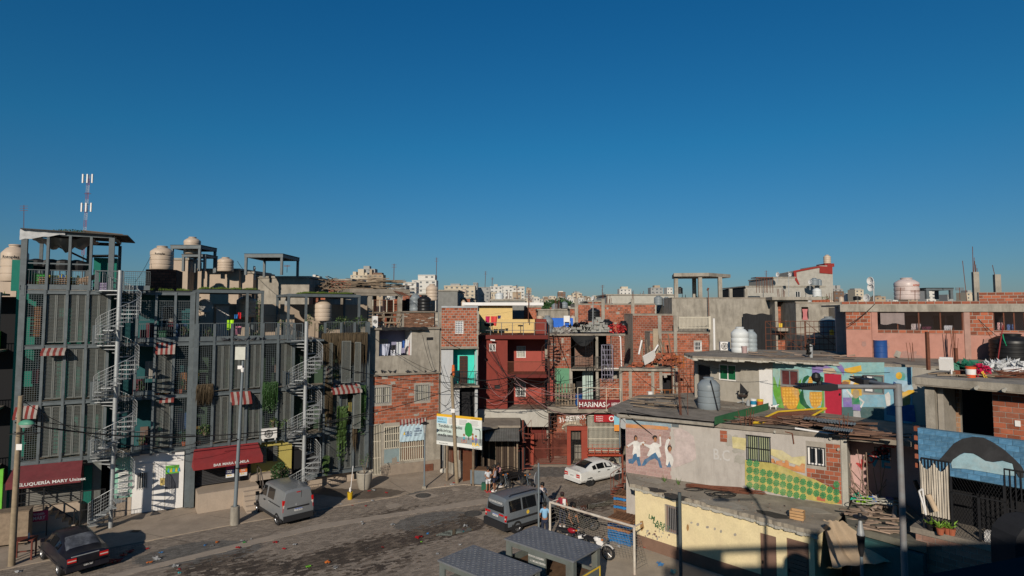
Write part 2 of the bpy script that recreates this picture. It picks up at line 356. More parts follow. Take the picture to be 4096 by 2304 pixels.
for i in range(-120,160):
 for k in range(-60,190):
  a=i*PW+(PW/2 if k%2 else 0);b=k*PH;x=-14+a*ct-b*st_;y=27+a*st_+b*ct
  if y<23.5 or y>44 or abs(x)>y*.9:continue
  if not inp(x,y,road_poly)and x>-12:continue
  if inp(x,y,swp)or inp(x,y,spp):continue
  pv.append((y,x,a,b))
pv.sort();PAVM=mt('damp_paver',(.12,.095,.075),.7,var=.35,scale=2,island=.3);cub=[_ub.mesh('paver',m)for m in(PAV,PAVD,PAVW,PAVM)]
street=MB().sheet([(-44,6,.0),(8.9,6,.0),(8.9,7,.0)]).bd('street',PAV);struct(street);stuffp=MB();street.location=(0,0,-.006)
for n,(y,x,a,b)in enumerate(pv):
 s1,s2,s3=uni(-.15,.15),uni(-1.1,1.1),uni(-.35,.35);jx,jy=x+s1,y+s1;kx,ky=x+s2*.83-s3,y+s2*.55+s3
 m=(3 if rnd()<.25+.5*(math.sin(x*3+y*1.7)>.3)else 2)if any(inp(jx,jy,w_)for w_ in wetp)and any(inp(kx,ky,w_)for w_ in wetp)else 3 if any(inp(kx,ky,w_)for w_ in wetp)else(1 if(math.sin(a*.55+1.3)+math.sin(b*.9+a*.2))>1.15 else 0)
 z=.012+uni(-.003,.003);hw,hh=PW/2-.007,PH/2-.007
 if n<300:
  ins(cub[m],'paver',street,(x-hw*ct+hh*st_,y-hw*st_-hh*ct,.006),(hw*2,hh*2,z),(0,0,th))
 else:
  c=[(x+sx*hw*ct-sy*hh*st_,y+sx*hw*st_+sy*hh*ct)for sx,sy in((-1,-1),(1,-1),(1,1),(-1,1))]
  v=[(p[0],p[1],0.006)for p in c]+[(p[0],p[1],z+.006)for p in c]
  stuffp.add(v,[(4,5,6,7),(0,1,5,4),(1,2,6,5),(2,3,7,6),(3,0,4,7)],m)
stuffp.bd('paver_field',[PAV,PAVD,PAVW,PAVM],street,kind='stuff')
def blob(pts,z,mat,name,jit=.12):
 P=[G(u,v).xy for u,v in pts];out=[]
 for a,b in zip(P,P[1:]+P[:1]):
  n=max(1,int((b-a).length/.25))
  for i in range(n):
   q=a.lerp(b,i/n);out.append((q.x+uni(-jit,jit),q.y+uni(-jit,jit)*.6,z))
 from mathutils.geometry import tessellate_polygon
 m=MB();m.add(out,[tuple(t)for t in tessellate_polygon([[VC(o)for o in out]])]);o=m.bd(name,mat)
 for p in o.data.polygons:
  if p.normal.z<0:p.flip()
 return struct(o)
WETS=mt('wet_stain',(.12,.092,.07),.6,var=.3,scale=1.5,spec=.5)
blob([(1205,1968),(1300,1955),(1420,1960),(1530,1972),(1600,1980),(1560,1990),(1440,2000),(1330,1990)],.056,WETS,'wet_stain')
blob([(1420,1962),(1520,1955),(1620,1968),(1600,1980),(1480,1985)],.06,WETS,'wet_stain')
blob([(1730,2146),(1800,2122),(1880,2112),(1890,2122),(1800,2145)],.03,mt('puddle_water',(.03,.028,.025),.03,var=0,spec=.7,fine=0),'puddle',.05)
blob([(2290,2030),(2400,2012),(2500,1985),(2520,1992),(2440,2020),(2320,2045)],.03,mt('puddle_water',(0,0,0)),'puddle',.05)
FA=Fr(-18.6,34.9,27.3);FB=Fr(-18.15,34.95,33.2)
ZF=[3.5,6.5,9.45,12.35]
def shutter(parent,x0,x1,z0,z1,y=.02,leaves=2,rz=0,mat=None):
 m=MB();W=x1-x0;lw=W/leaves;H=z1-z0;fr=.05
 for i in range(leaves):
  a=i*lw+.008;b=(i+1)*lw-.008
  m.box(a,a+fr,0,.05,0,H).box(b-fr,b,0,.05,0,H).box(a+fr,b-fr,0,.05,0,fr).box(a+fr,b-fr,0,.05,H-fr,H)
 o=m.bd('shutter',LOUV,parent,loc=(x0,y,z0),rz=rz);s=MB();n=int(H/.075)
 for i in range(leaves):
  a=i*lw+.008+fr;b=(i+1)*lw-.008-fr
  for k in range(n):
   z=fr+.01+(H-2*fr-.02)*k/n;s.add([(a,.04,z+.0),(b,.04,z+.0),(b,.012,z+.055),(a,.012,z+.055),(a,.005,z+.045),(b,.005,z+.045)],[(0,1,2,3),(3,2,5,4)])
 s.bd('louvre_slats',mat or LOUV,o,kind='stuff');return o
def beam(parent,x0,x1,z,h=.2,y0=-.06,y1=.12,name='beam'):return MB().box(x0,x1,y0,y1,z-h,z).box(x0,x1,y0-.03,y0-.001,z-.035,z).box(x0,x1,y0-.03,y0-.001,z-h,z-h+.03).bd(name,STEEL,parent)
def column(parent,x,z0,z1,w=.12,y0=-.09,y1=.09,mat=None):
 m=MB().box(x-w/2,x+w/2,y0,y1,z0,z1)
 for z in ZF:
  if z0<z<z1:m.box(x-w*.3,x+w*.3,y0-.012,y0-.001,z-.3,z+.3)
 return m.bd('column',mat or STEEL,parent)
def rail(parent,x0,x1,z,h=1.05,y=-.02,s=.11,horiz=False,base=True):
 m=grid_mesh(x0,x1,z+.08,z+h,s,.11,y,.014,.035,horiz)
 if base:m.box(x0,x1,y-.02,y+.015,z+.05,z+.3)
 return m.bd('railing',STEEL,parent)
def striped(parent,x0,x1,zt,zb,out,n=8,name='striped_awning'):
 m=MB()
 for i in range(n):
  a=x0+(x1-x0)*i/n;b=x0+(x1-x0)*(i+1)/n;k=i%2
  m.sheet([(a,-out,zb+.12),(b,-out,zb+.12),(b,-.1,zt),(a,-.1,zt)],k);m.sheet([(a,-out-.01,zb-.03),(b,-out-.01,zb-.03),(b,-out,zb+.12),(a,-out,zb+.12)],k)
 for x in(x0,x1):m.add([(x,-.1,zb+.1),(x,-out,zb+.12),(x,-.1,zt)],[(0,1,2)],1)
 return m.bd(name,[mt('awning_red',(.2,.03,.026),.85,var=.3,dirt=.4,dcol=(.15,.06,.05)),mt('awning_white',(.33,.29,.26),.85,var=.25,dirt=.4,dcol=(.2,.17,.15))],parent)
def ax(f,us,v):return[f.x(u,v)for u in us]
A=TF('apartment_building','grey steel framed block with a tarpaulin covered roof terrace and hairdresser shop below','apartment block',FA)
ca=ax(FA,[83,173,262,345,432,545,620,697,766],1371)
cl=ca[:]
for i,x in enumerate(ca):
 wide=i in(0,8);column(A,x,0.1 if i in(0,8)else 3.2,12.35 if i>4 else 12.6,.26 if wide else .13,-.12 if wide else-.09,.12 if wide else .09)
for z in ZF:
 for a,b in((0,4),(5,8)):beam(A,ca[a],ca[b]+.0,z,.2,-.05,.08)
 MB().box(ca[0],ca[8],.16,1.3,z-.14,z-.02).bd('floor_slab',CONCD,A)
TEALD=mt('dark_teal_paint',(.015,.09,.1),.8,var=.1)
MB().wall(ca[0]-.3,ca[4],3.5,12.3,[(ca[0]+.45,ca[0]+1.0,z+1.2,z+2.2)for z in ZF[:3]],1.3,1.5).bd('back_wall',TEAL,A)
MB().wall(ca[4],ca[8]+.1,3.5,12.3,[(ca[6]+.2,ca[6]+1.0,z+.05,z+2.1)for z in ZF[:3]],1.3,1.5).bd('back_wall',TEALD,A,label='dark teal rear wall')
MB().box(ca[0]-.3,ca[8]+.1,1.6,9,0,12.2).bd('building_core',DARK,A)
for z in ZF[:3]:
 window(A,ca[0]+.45,ca[0]+1.0,z+1.2,z+2.2,1.33);window(A,ca[6]+.2,ca[6]+1.0,z+.05,z+2.1,1.33,name='door',mull=0)
 for i in(1,2,3):
  shutter(A,ca[i]+.08,ca[i+1]-.08,z+.12,z+2.72)
 grid_mesh(ca[0]+.14,ca[1]-.07,z+.06,z+2.75,.11,.11,0,.013).bd('grille',STEEL,A)
for z in ZF[:2]:
 shutter(A,ca[6]+.08,ca[7]-.08,z+.12,z+2.72);grid_mesh(ca[7]+.08,ca[8]-.14,z+.06,z+2.75,.11,.11,0,.013).bd('grille',STEEL,A)
 rail(A,ca[5]+.05,ca[6]-.06,z)
rail(A,ca[5]+.05,ca[6]-.06,9.45);rail(A,ca[6]+.05,ca[7]-.06,9.45,1.05);rail(A,ca[7]+.05,ca[8]-.12,9.45,1.05)
for a,b in((5,6),(6,7),(7,8)):grid_mesh(ca[a]+.07,ca[b]-.12,10.75,11.8,.11,.11,0,.012,.03).bd('grille',STEEL,A)
for x0,x1,z0,z1,mm in[(ca[0]+.3,ca[1]-.2,9.9,11.5,'wicker_mat'),(ca[7]+.15,ca[8]-.2,6.7,7.7,'wicker_mat')]:
 m=MB();n=14
 for i in range(n):
  for k in range(8):m.box(x0+(x1-x0)*i/n,x0+(x1-x0)*(i+.85)/n,.25,.28,z0+(z1-z0)*k/8,z0+(z1-z0)*(k+.88)/8)
 tag(m.bd('wicker_mat',mt('wicker',(.26,.12,.05),.9,var=.3,island=.3),loc=FA.w(0,0),rz=FA.ang),'brown woven mat standing behind the '+('upper left grille of the steel block' if z0>9 else 'lower right grille of the steel block'),'mat')
striped(A,*[FA.x(172,1380),FA.x(268,1380)],9.3,8.95,.55);striped(A,FA.x(625,1380),FA.x(702,1380),9.45,8.85,.6);striped(A,FA.x(66,1560),FA.x(158,1570),6.35,5.75,.5)
striped(A,FA.x(640,1580),FA.x(697,1590),6.35,6.15,.5,5)
GRASS=mt('roof_moss',(.09,.14,.02),.9,var=.3)
def turf(parent,x0,x1,y0,y1,z,n=4,name='green_roof_tray'):
 w_=(x1-x0)/n
 for i in range(n):
  MB().box(x0+w_*i+.05,x0+w_*(i+1)-.05,y0,y1,z,z+.05).bd(name,BLM,parent)
 g=MB()
 for _ in range(int(420*(x1-x0)*(y1-y0)/3)):
  i=random.randrange(n);x=x0+w_*i+.08+rnd()*(w_-.16)*uni(.2,1);y=uni(y0,y1)-.04;h=uni(.02,.16);a=uni(-.06,.06)
  g.add([(x-.03,y,z+.05),(x+.03,y,z+.05),(x+a,y-.02,z+.05+h)],[(0,1,2)])
 g.bd('sedum_turf',GRASS,parent,kind='stuff')
turf(A,ca[5],ca[8],-.05,1.4,12.37,3)
z=12.35;MB().box(ca[0],ca[4]+.3,-.04,4.2,z-.02,z+.03).bd('terrace_floor',CONCD,A)
tp=[FA.x(u,1000)for u in(98,193,281,365,447)]
for a,b in((0,1),(1,2),(2,3)):rail(A,ca[a]+.1,ca[b+0 if 0 else b]-.05,z,1.05)
ZT=FA.z(281,944)
for i,x in enumerate(tp):column(A,x if i else x,z,ZT,.26 if i in(0,4)else .12,-.12,.12)
for x in(tp[0],tp[2]+.3,tp[4]):MB().box(x-.08,x+.08,3.6,3.76,z,ZT-.1).bd('column',STEEL,A)
MB().box(tp[0],tp[4],-.06,.08,ZT-.02,ZT+.16).bd('beam',STEEL,A);MB().box(tp[0],tp[4],3.6,3.76,ZT-.12,ZT+.06).bd('beam',STEEL,A)
for x in(tp[0],tp[4]):MB().box(x-.07,x+.07,.08,3.6,ZT-.02,ZT+.14).bd('beam',STEEL,A)
MB().box(tp[0],tp[3],-.05,-.01,z+1.38,z+1.45).bd('beam',STEEL,A)
MB().obox(((tp[0]+tp[4])/2+.3,1.8,ZT+.2),tp[4]-tp[0]+.9,4.2,.05,0,R(1.2)).bd('roof_sheet',mt('dark_corrugated_sheet',(.06,.055,.05),.8),A)
m=MB()
for i in range(7):m.cyl((tp[3]-.4+i*.04,-.2+i*.5,ZT+.3),(tp[4]+.5,-.1+i*.45,ZT+.2),.04,6)
m.bd('rolled_mat',WOODG,A)
m=MB().leaves((tp[1]+.9,.3,ZT+.28),(.8,.3,.12),160,.06).leaves((tp[3]-.7,.3,ZT+.26),(.5,.3,.08),60,.06);m.bd('roof_weeds',LEAFG,A,kind='stuff')
m=MB();N=16;W=8;P=[]
for i in range(N+1):
 for k in range(W+1):
  x=tp[0]+(tp[3]-tp[0])*i/N;y=.1+k*.4;sag=.75*abs(math.sin(math.pi*i/N*1.0))**.8*math.sin(math.pi*(k+.5)/(W+1));P.append((x,y,ZT-.05-sag*(.75+.25*math.sin(i*1.7))+.04*math.sin(k*2+i)))
m.add(P,[(i*(W+1)+k,(i+1)*(W+1)+k,(i+1)*(W+1)+k+1,i*(W+1)+k+1)for i in range(N)for k in range(W)])
m.bd('tarpaulin',mt('grey_tarpaulin',(.25,.25,.25),.5),A,smooth=True)
m=MB();P=[]
for i in range(9):
 for k in range(5):P.append((tp[0]-.2+i*.24,-.12-.03*((i+k)%2),ZT+.22-.0-k*.14*(1-i/11)+.03*math.sin(i*2.1)))
m.add(P,[(i*5+k,(i+1)*5+k,(i+1)*5+k+1,i*5+k+1)for i in range(8)for k in range(4)]);m.bd('plastic_sheet',mt('clear_plastic_wrap',(.5,.5,.5),.25,var=.25,scale=5),A,label='crumpled translucent plastic wrapped on the corner',smooth=True)
def on(f,u,v,y):q=f.p(u,v,y);return f.w(q[0],y,q[1])
def crate_goods(u,v,w_,h,c,name,label,cat):
 q=FA.p(u,v,.5);m=MB();
 for k in range(max(2,int(h/.09))):m.box(q[0]-w_/2,q[0]+w_/2,.3,.8,12.38+k*.09,12.38+k*.09+.055)
 for sx in(-1,1):m.box(q[0]+sx*w_/2-.02*sx,q[0]+sx*w_/2+.02*sx,.28,.82,12.38,12.38+h)
 tag(m.bd(name,mt(name+'_plastic_'+str(u),c,.5,var=.1),loc=FA.w(0,0),rz=FA.ang),label,cat)
crate_goods(140,1130,.5,.5,(.45,.05,.02),'plastic_crate','stack of orange red plastic crates at the left of the roof terrace','crate')
crate_goods(165,1110,.55,.9,(.02,.3,.03),'plastic_crate','bright green plastic crates behind the orange ones on the roof terrace','crate')
crate_goods(222,1105,.6,.85,(.55,.45,.03),'plastic_crate','yellow plastic crates in the middle of the roof terrace','crate')
crate_goods(260,1105,.35,.85,(.03,.15,.5),'plastic_crate','blue plastic crates right of the yellow ones on the terrace','crate')
crate_goods(290,1108,.5,.8,(.6,.5,.04),'plastic_crate','yellow crates by the third roof terrace post','crate')
crate_goods(412,1125,.4,.45,(.3,.25,.4),'plastic_crate','pale purple crate at the right end of the terrace','crate')
for i in range(3):
 q=FA.p(200+i*65,1140,.35);m=MB()
 for k in range(7):
  m.box(q[0]-.5,q[0]+.45,.15+.02*(k%2),.3,12.4+k*.1,12.4+k*.1+.045)
  if i==2:m.obox((q[0]+.3,.2,12.9+k*.04),.9,.1,.04,0,R(-20))
 tag(m.bd('slat_stack',mt('pale_slat_wood',(.3,.2,.13),.9,island=.3),loc=FA.w(0,0),rz=FA.ang),['stack of pale wooden slats by the second terrace post','stack of slats in the middle of the railing','tilted heap of wooden slats right of the third post'][i],'wood stack')
for i,u in enumerate((143,203,252,305)):
 q=FA.p(u,1030,1.2);m=MB().lathe([(.5,0),(.56,.25),(.45,.5),(.1,.6),(.01,.6)],14,(q[0],1.4,z+1.15),sy=.7)
 m.box(q[0]-.45,q[0]-.4,1.2,1.25,z,z+1.16).box(q[0]+.4,q[0]+.45,1.2,1.25,z,z+1.16).box(q[0]-.45,q[0]+.45,1.15,1.25,z+1.1,z+1.15)
 tag(m.bd('covered_stool',BLM,loc=FA.w(0,0),rz=FA.ang),'black dome covered bundle, %s of four under the terrace roof'%['leftmost','second from left','third from left','rightmost'][i],'bundle','black bundles under the terrace roof')
q=FA.p(420,1060,1.5);MB().box(q[0]-.55,q[0]+.55,1.6,2.4,12.38,12.38+1.9).bd('roof_cabin',TEAL,A)
MB().obox((q[0]-.1,1.55,12.38+2.0),1.4,1.2,.06,0,R(-3)).bd('cabin_roof',BLM,A)
g=FA
AWN=mt('dark_red_canvas',(.15,.03,.035),.85,var=.25,dirt=.4,dcol=(.09,.03,.03));WLET=flat('white_lettering',(.7,.68,.66),.7)
x0,x1=g.x(88,1900),g.x(330,1880)
def awning(parent,x0,x1,zt,zm,zb,out,mat,name='awning'):
 m=MB();m.sheet([(x0,-out,zm),(x1,-out,zm),(x1-.1,-.1,zt),(x0+.1,-.1,zt)]);m.sheet([(x0,-out-.005,zb),(x1,-out-.005,zb),(x1,-out,zm),(x0,-out,zm)])
 for x,xx in((x0,x0+.1),(x1,x1-.1)):m.sheet([(x,-out,zb),(x,-.1,zb),(xx,-.1,zt),(x,-out,zm)])
 return m.bd(name,mat,parent)
awning(A,x0-.4,x1+.1,3.3,2.75,2.4,1.15,AWN)
text('PELUQUERÍA MARY Unisex',A,WLET,(x0+x1)/2+.15,-1.17,2.5,.15,2.9,align='C')
SHUT=mt('roller_shutter_grey',(.22,.215,.2),.55,.3,var=.12,streak=.4,dcol=(.1,.09,.08))
def roller(parent,x0,x1,z0,z1,y,mat,name='roller_shutter'):
 m=MB();n=int((z1-z0)/.085)
 for k in range(n):
  a=z0+(z1-z0)*k/n;b=z0+(z1-z0)*(k+1)/n;m.add([(x0,y,a),(x1,y,a),(x1,y-.035,(a+b)/2),(x0,y-.035,(a+b)/2),(x1,y,b-.006),(x0,y,b-.006)],[(0,1,2,3),(3,2,4,5)])
 m.box(x0-.06,x0,y-.06,y+.02,z0,z1).box(x1,x1+.06,y-.06,y+.02,z0,z1)
 return m.bd(name,mat,parent)
roller(A,x0,x1-.05,1.15,2.95,.3,SHUT)
MB().box(x0-.5,x1+.0,.02,1.5,.05,1.1).bd('plinth_wall',BEIGE,A)
MB().box(x0-.4,x1+.8,.34,.5,1.1,3.3).bd('front_wall',LOUV,A)
MB().box(x1+.02,x1+.4,.28,.33,.9,2.9).bd('door',TEAL,A)
xw=g.x(527,1950);xe=g.x(733,1950);MINT=mt('mint_paint',(.25,.5,.4),.8,var=.08)
MB().box(g.x(455,1950,.2),xw,.2,.4,0.05,3.3).bd('front_wall',MINT,A,label='mint green wall piece')
m=MB().wall(xw,xe,.08,3.3,[(g.x(546,1930),g.x(592,1930),1.35,2.3)],.1,.3);m.bd('front_wall',WHITE,A,label='white wall with door')
a,b=g.x(546,1930),g.x(592,1930);window(A,a,b,1.35,2.3,.14,bars=5,mull=0,cross=0)
for xx in(g.x(612,1950),g.x(660,1950)):MB().box(xx-.012,xx+.012,.085,.098,.1,2.75).bd('door_joint',CONCL,A)
MB().box(xw+.2,xe-.1,.06,.098,2.72,2.77).bd('door_lintel',WHITE,A)
a,b=g.x(661,1900),g.x(714,1900);MB().box(a,b,.07,.098,1.2,2.05).box(a,b,.066,.098,2.05,2.5,1).bd('poster_board',[mt('slate_board',(.06,.065,.08),.6),flat('poster_green',(.12,.4,.05))],A)
m=MB();
for i in range(5):m.prism([(a+.08+i*.13,2.15),(a+.2+i*.13,2.12),(a+.16+i*.13,2.38)],.06,.065,i%2)
m.bd('poster_print',[flat('poster_blue',(.05,.3,.6)),flat('poster_yellow',(.7,.4,.03))],A)
MB().box(g.x(640,1920),g.x(658,1920),.07,.098,1.45,1.85).bd('parking_sign',flat('sign_yellow',(.6,.45,.15)),A);text('E',A,CABLE,g.x(645,1920),.065,1.58,.16)
text('G1 24',A,CABLE,g.x(690,1845),.095,2.82,.08,.34)
m=MB()
for k in range(16):m.box(g.x(471,1950,.15),g.x(512,1950,.15),.12,.16,1.15+k*.085,1.2+k*.085)
m.bd('vent_shutter',WHITE,A)
MB().box(g.x(455,2000,.1),xw-.01,.08,.19,.05,1.0).bd('plinth_wall',BEIGE,A)
for k in range(5):
 MB().box(x1-.9-.0+k*.28-.6,x1-.62+k*.28-.6,-.9,.0,.05,1.1-.2*(k+1)+.1).bd('step',BEIGE,A)
MB().box(x0-.3,x1-1.5,-.9,.01,.05,1.1).bd('landing',BEIGE,A)
m=MB();zz=1.1
for x in(x0-.1,x0+.5,x0+1.1):m.box(x-.025,x+.025,-.88,-.83,zz,zz+1.05 if x<x0+.4 else zz+1.3)
m.box(x0-.1,x0+1.1,-.88,-.84,zz+.5,zz+.54).box(x0-.1,x0+1.1,-.88,-.84,zz+.95,zz+1.0).box(x0+.5,x0+1.1,-.88,-.84,zz+1.27,zz+1.32)
m.cyl((x0+1.1,-.86,zz+1.0),(x1-.1,-.86,.95),.03).cyl((x0+1.1,-.86,zz+.5),(x1-.1,-.86,.45),.025).cyl((x1-.15,-.86,.05),(x1-.15,-.86,1.0),.03)
m.bd('stair_railing',BLM,A)
m=MB();a,b=g.x(325,2000,-.8),g.x(420,2000,-.8)
for x in(a,(a+b)/2,b):m.box(x-.025,x+.025,-1.0,-.95,.05,1.9)
for z_ in(.9,1.85):m.box(a,b,-1.0,-.96,z_,z_+.05)
m.bd('gate_frame',BLM,A);grid_mesh(a,b,.1,1.85,.06,.06,-.97,.008).bd('gate_mesh',BLM,A)
q0,q1=g.p(92,2090,-1.6),g.p(191,2080,-1.6);S=TF('hairdresser_sign','magenta sign reading PELUQUERIA MARY with scissors on two thin legs by the pavement','sign',g,q0[0],-1.6,.05)
w_=q1[0]-q0[0];MB().box(0,w_,0,.06,.75,1.25).bd('sign_board',mt('magenta_board',(.42,.02,.08),.5,var=.08),S)
for x in(.04,w_-.04):MB().box(x-.02,x+.02,.01,.05,0,.75).bd('leg',BLM,S)
text('PELUQUERÍA',S,WLET,w_*.4,-.004,1.06,.1,w_*.46);text('MARY',S,WLET,w_*.4,-.004,.83,.17,w_*.5)
MB().tube([(w_*.18,-.01,.9),(w_*.16,-.01,1.15)],.012).tube([(w_*.24,-.01,.9),(w_*.34,-.01,1.12)],.01).tube([(w_*.34,-.01,.9),(w_*.25,-.01,1.12)],.01).bd('scissors_print',WLET,S)
def spiral(name,label,loc,rad,levels,pole_top,mat,start=0,perlevel=14,turn=1.0,z0=.05,poler=.11,mesh=True,pm=None,railm=None,cat='spiral staircase',landdir=90):
 t=T(name,label,cat,loc);MB().cyl((0,0,0),(0,0,pole_top),poler,14).bd('pole',pm or STEELB,t,smooth=True)
 wedge=MB();a=R(360*turn/perlevel)*1.1
 wedge.add([(poler*.8*math.cos(-a/5),poler*.8*math.sin(-a/5),0),(rad*math.cos(-a/2),rad*math.sin(-a/2),0),(rad*math.cos(a/2),rad*math.sin(a/2),0),(poler*.8*math.cos(a/5),poler*.8*math.sin(a/5),0)]+[(poler*.8*math.cos(-a/5),poler*.8*math.sin(-a/5),.045),(rad*math.cos(-a/2),rad*math.sin(-a/2),.045),(rad*math.cos(a/2),rad*math.sin(a/2),.045),(poler*.8*math.cos(a/5),poler*.8*math.sin(a/5),.045)],[(0,3,2,1),(4,5,6,7),(0,1,5,4),(1,2,6,5),(2,3,7,6),(3,0,4,7)]);wm=wedge.mesh('tread',mat)
 hr=MB();bal=MB();net=MB();zb=z0
 for z1 in levels:
  n=perlevel;dz=(z1-zb)/n
  prev=None
  for i in range(n):
   an=R(start)+R(360*turn)*i/n;z=zb+dz*(i+1)-.045;ins(wm,'tread',t,(0,0,z),(1,1,1),(0,0,an))
   p=VC((rad*math.cos(an),rad*math.sin(an),z))
   bal.cyl(p,p+VC((0,0,1.0)),.012,5)
   if prev is not None:
    hr.cyl(prev+VC((0,0,1.0)),p+VC((0,0,1.0)),.017,6)
    if mesh:
     for k in range(1,6):
      net.cyl(prev+VC((0,0,.16*k)),p+VC((0,0,.16*k+(0))),.007,3,cap=False)
     for k in range(4):
      e=prev.lerp(p,k/4);net.cyl(e,e+VC((0,0,.95)),.006,3,cap=False)
   prev=p
  an=R(landdir);
  zb=z1
 hr.bd('handrail',railm or mat,t);bal.bd('balusters',railm or mat,t,kind='stuff')
 if mesh:net.bd('wire_mesh',railm or mat,t,kind='stuff')
 return t
def landing(parent,f,x0,x1,y0,y1,z,rails=('f','l')):
 MB().box(x0,x1,y0,y1,z-.12,z).bd('landing',STEEL,parent)
 m=MB()
 for a,b,c,d in[(x0,x1,y0,y0)]if 'f' in rails else[]:
  n=2
  for i in range(n+1):x=a+(b-a)*i/n;m.box(x-.03,x+.03,y0-.02,y0+.02,z,z+1.05)
  m.box(a,b,y0-.02,y0+.02,z+1.0,z+1.05)
  k=int((b-a)/.1)
  for i in range(k):x=a+(b-a)*i/k;m.box(x-.006,x+.006,y0-.006,y0+.006,z+.05,z+1)
 for tag_,x in(('l',x0),('r',x1)):
  if tag_ in rails:
   m.box(x-.02,x+.02,y0,y1,z+1.0,z+1.05).box(x-.02,x+.02,y0,y0+.04,z,z+1)
   k=int((y1-y0)/.1)
   for i in range(k):y=y0+(y1-y0)*i/k;m.box(x-.006,x+.006,y-.006,y+.006,z+.05,z+1)
 m.bd('landing_railing',STEEL,parent)
sa=FA.inv(G(442,2131));SY=-1.75
qa=FA.x(465,1515,SY)
SAx=FA.w(qa,SY)
spiral('spiral_staircase','tall galvanised spiral staircase on the left, in front of the hairdresser block',(SAx.x,SAx.y,0),1.0,[3.5,6.5,9.45,12.35],13.4,STEELB,start=200)
for z in ZF:
 landing(A,FA,qa-1.15,qa+.1,SY+.0 if 0 else-1.3,.0,z,('f','l'));MB().box(qa+.1,qa+1.1,-.75,-.06,z-.12,z).bd('landing',STEEL,A)
rail(A,qa+.1,qa+1.3,12.35,1.05,-.7,.1,True)
B=TF('apartment_building','grey steel framed block above the red awning bar, dry vines hanging on its right','apartment block',FB)
cb=ax(FB,[785,857,927,990,1051,1112,1175],1367)+ax(FB,[1300,1364,1418,1471],1340)
for i,x in enumerate(cb):
 wide=i in(0,10);column(B,x,.1 if i in(0,)else(.9 if i>=7 else 3.3),10.5 if i not in(1,6)else 10.5,.24 if wide else .13,-.12 if wide else-.09,.12 if wide else .09)
for z in ZF[:3]:
 beam(B,cb[0],cb[6],z,.2,-.05,.08);beam(B,cb[7]-.3,cb[10],z,.2,-.05,.08)
 MB().box(cb[0],cb[10],.16,1.4,z-.14,z-.02).bd('floor_slab',CONCD,B)
OLIVE=mt('olive_yellow_paint',(.42,.35,.1),.8,var=.1)
MB().box(cb[0]-.2,cb[10],1.5,1.7,3.5,9.3).bd('back_wall',mt('pale_green_paint',(.05,.085,.055),.8),B)
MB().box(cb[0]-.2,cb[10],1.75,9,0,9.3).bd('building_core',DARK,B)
MB().box(cb[0]-.2,cb[10],.1,9,9.32,9.44).bd('roof_deck',CONCD,B)
for z in ZF[:2]:
 for i in(1,2,3,5):shutter(B,cb[i]+.08,cb[i+1]-.08,z+.12,z+2.72)
 for i in(0,4):grid_mesh(cb[i]+.14,cb[i+1]-.07,z+.06,z+2.75,.11,.11,0,.013).bd('grille',STEEL,B)
for i in range(6):rail(B,cb[i]+.07,cb[i+1]-.07,9.45)
for i in range(7,10):rail(B,cb[i]+.07,cb[i+1]-.07,9.45)
shutter(B,cb[7]+.1,cb[7]+.75,6.6,9.2,-.1,1,R(-75));shutter(B,cb[8]-.1,cb[8]+.5,6.6,9.3,-.5,1,R(-12));shutter(B,cb[9]-.1,cb[9]+.4,6.6,9.2,-.35,1,R(-55));shutter(B,cb[9]+.35,cb[10]-.1,6.6,9.2)
shutter(B,cb[7]-.3,cb[8]-.08,3.6,6.2);shutter(B,cb[8]+.08,cb[8]+.5,3.6,6.2,-.02,1);shutter(B,cb[9]-.15,cb[9]+.35,3.6,6.3,-.4,1,R(-30));shutter(B,cb[9]+.35,cb[10]-.1,3.6,6.2)
for i in(7,8,9):shutter(B,cb[i]+.08-(.3 if i==7 else 0),cb[i+1]-.08,1.0,3.25)
beam(B,cb[6]+.2,cb[10],.95,.2);rail(B,cb[7],cb[9],6.5);rail(B,cb[7],cb[9],3.5)
striped(B,FB.x(1318,1560),FB.x(1435,1545),6.45,5.95,.7,12);striped(B,FB.x(921,1560),FB.x(1000,1560),6.45,5.8,.75,7)
MB().box(cb[6],cb[10],.35,.5,.05,.9).bd('plinth_wall',BEIGE,B);MB().box(cb[6]+.2,cb[10],.5,.7,.9,3.4).bd('back_wall',DARK,B)
MB().box(FB.x(1416,1930,.3),FB.x(1432,1930,.3),.3,.36,.15,.6).bd('vent_grille',BLM,B)
AWN2=mt('red_canvas',(.23,.025,.027),.8,var=.2,dirt=.3,dcol=(.13,.04,.04))
x0,x1=FB.x(795,1800,-1),FB.x(1050,1790,-1)
awning(B,x0-.25,x1,3.35,2.75,2.4,1.2,AWN2);text('BAR MARA KAMILA',B,WLET,(x0+x1)/2,-1.22,2.5,.14,1.85,align='C')
DSH=mt('dark_roller_shutter',(.07,.07,.075),.5,.3,var=.15)
xs=FB.x(998,1880,.3);roller(B,cb[0]+.15,xs,1.15,2.9,.3,DSH)
MB().box(cb[0]+.1,xs+.1,.36,.5,1.1,3.3).bd('front_wall',DARK,B)
MB().wall(xs+.07,cb[6]+.1,1.1,3.3,[],.32,.5).bd('front_wall',OLIVE,B,label='olive yellow wall beside the bar')
MB().box(cb[0]+.2,FB.x(1030,1960,-1.0),-1.3,.34,.05,1.1).bd('platform',BEIGE,B)
MB().box(xs,cb[6],-.25,.3,1.1,1.45).bd('ledge',BEIGE,B)
xa=FB.x(1040,1990,-1.2)
for k in range(5):MB().box(xa-.95+.0,xa,-1.3-.29*(k+1)+.0,-1.3-.29*k,.05,1.1-.2*(k+1)+.02).bd('step',BEIGE,B)
m=MB();
HRM=mt('stained_steel_rail',(.2,.17,.15),.4,.6)
m.tube([(xa-.02,-2.75,1.0),(xa-.02,-1.3,2.0),(xa-.02,-.3,2.0)],.03,6)
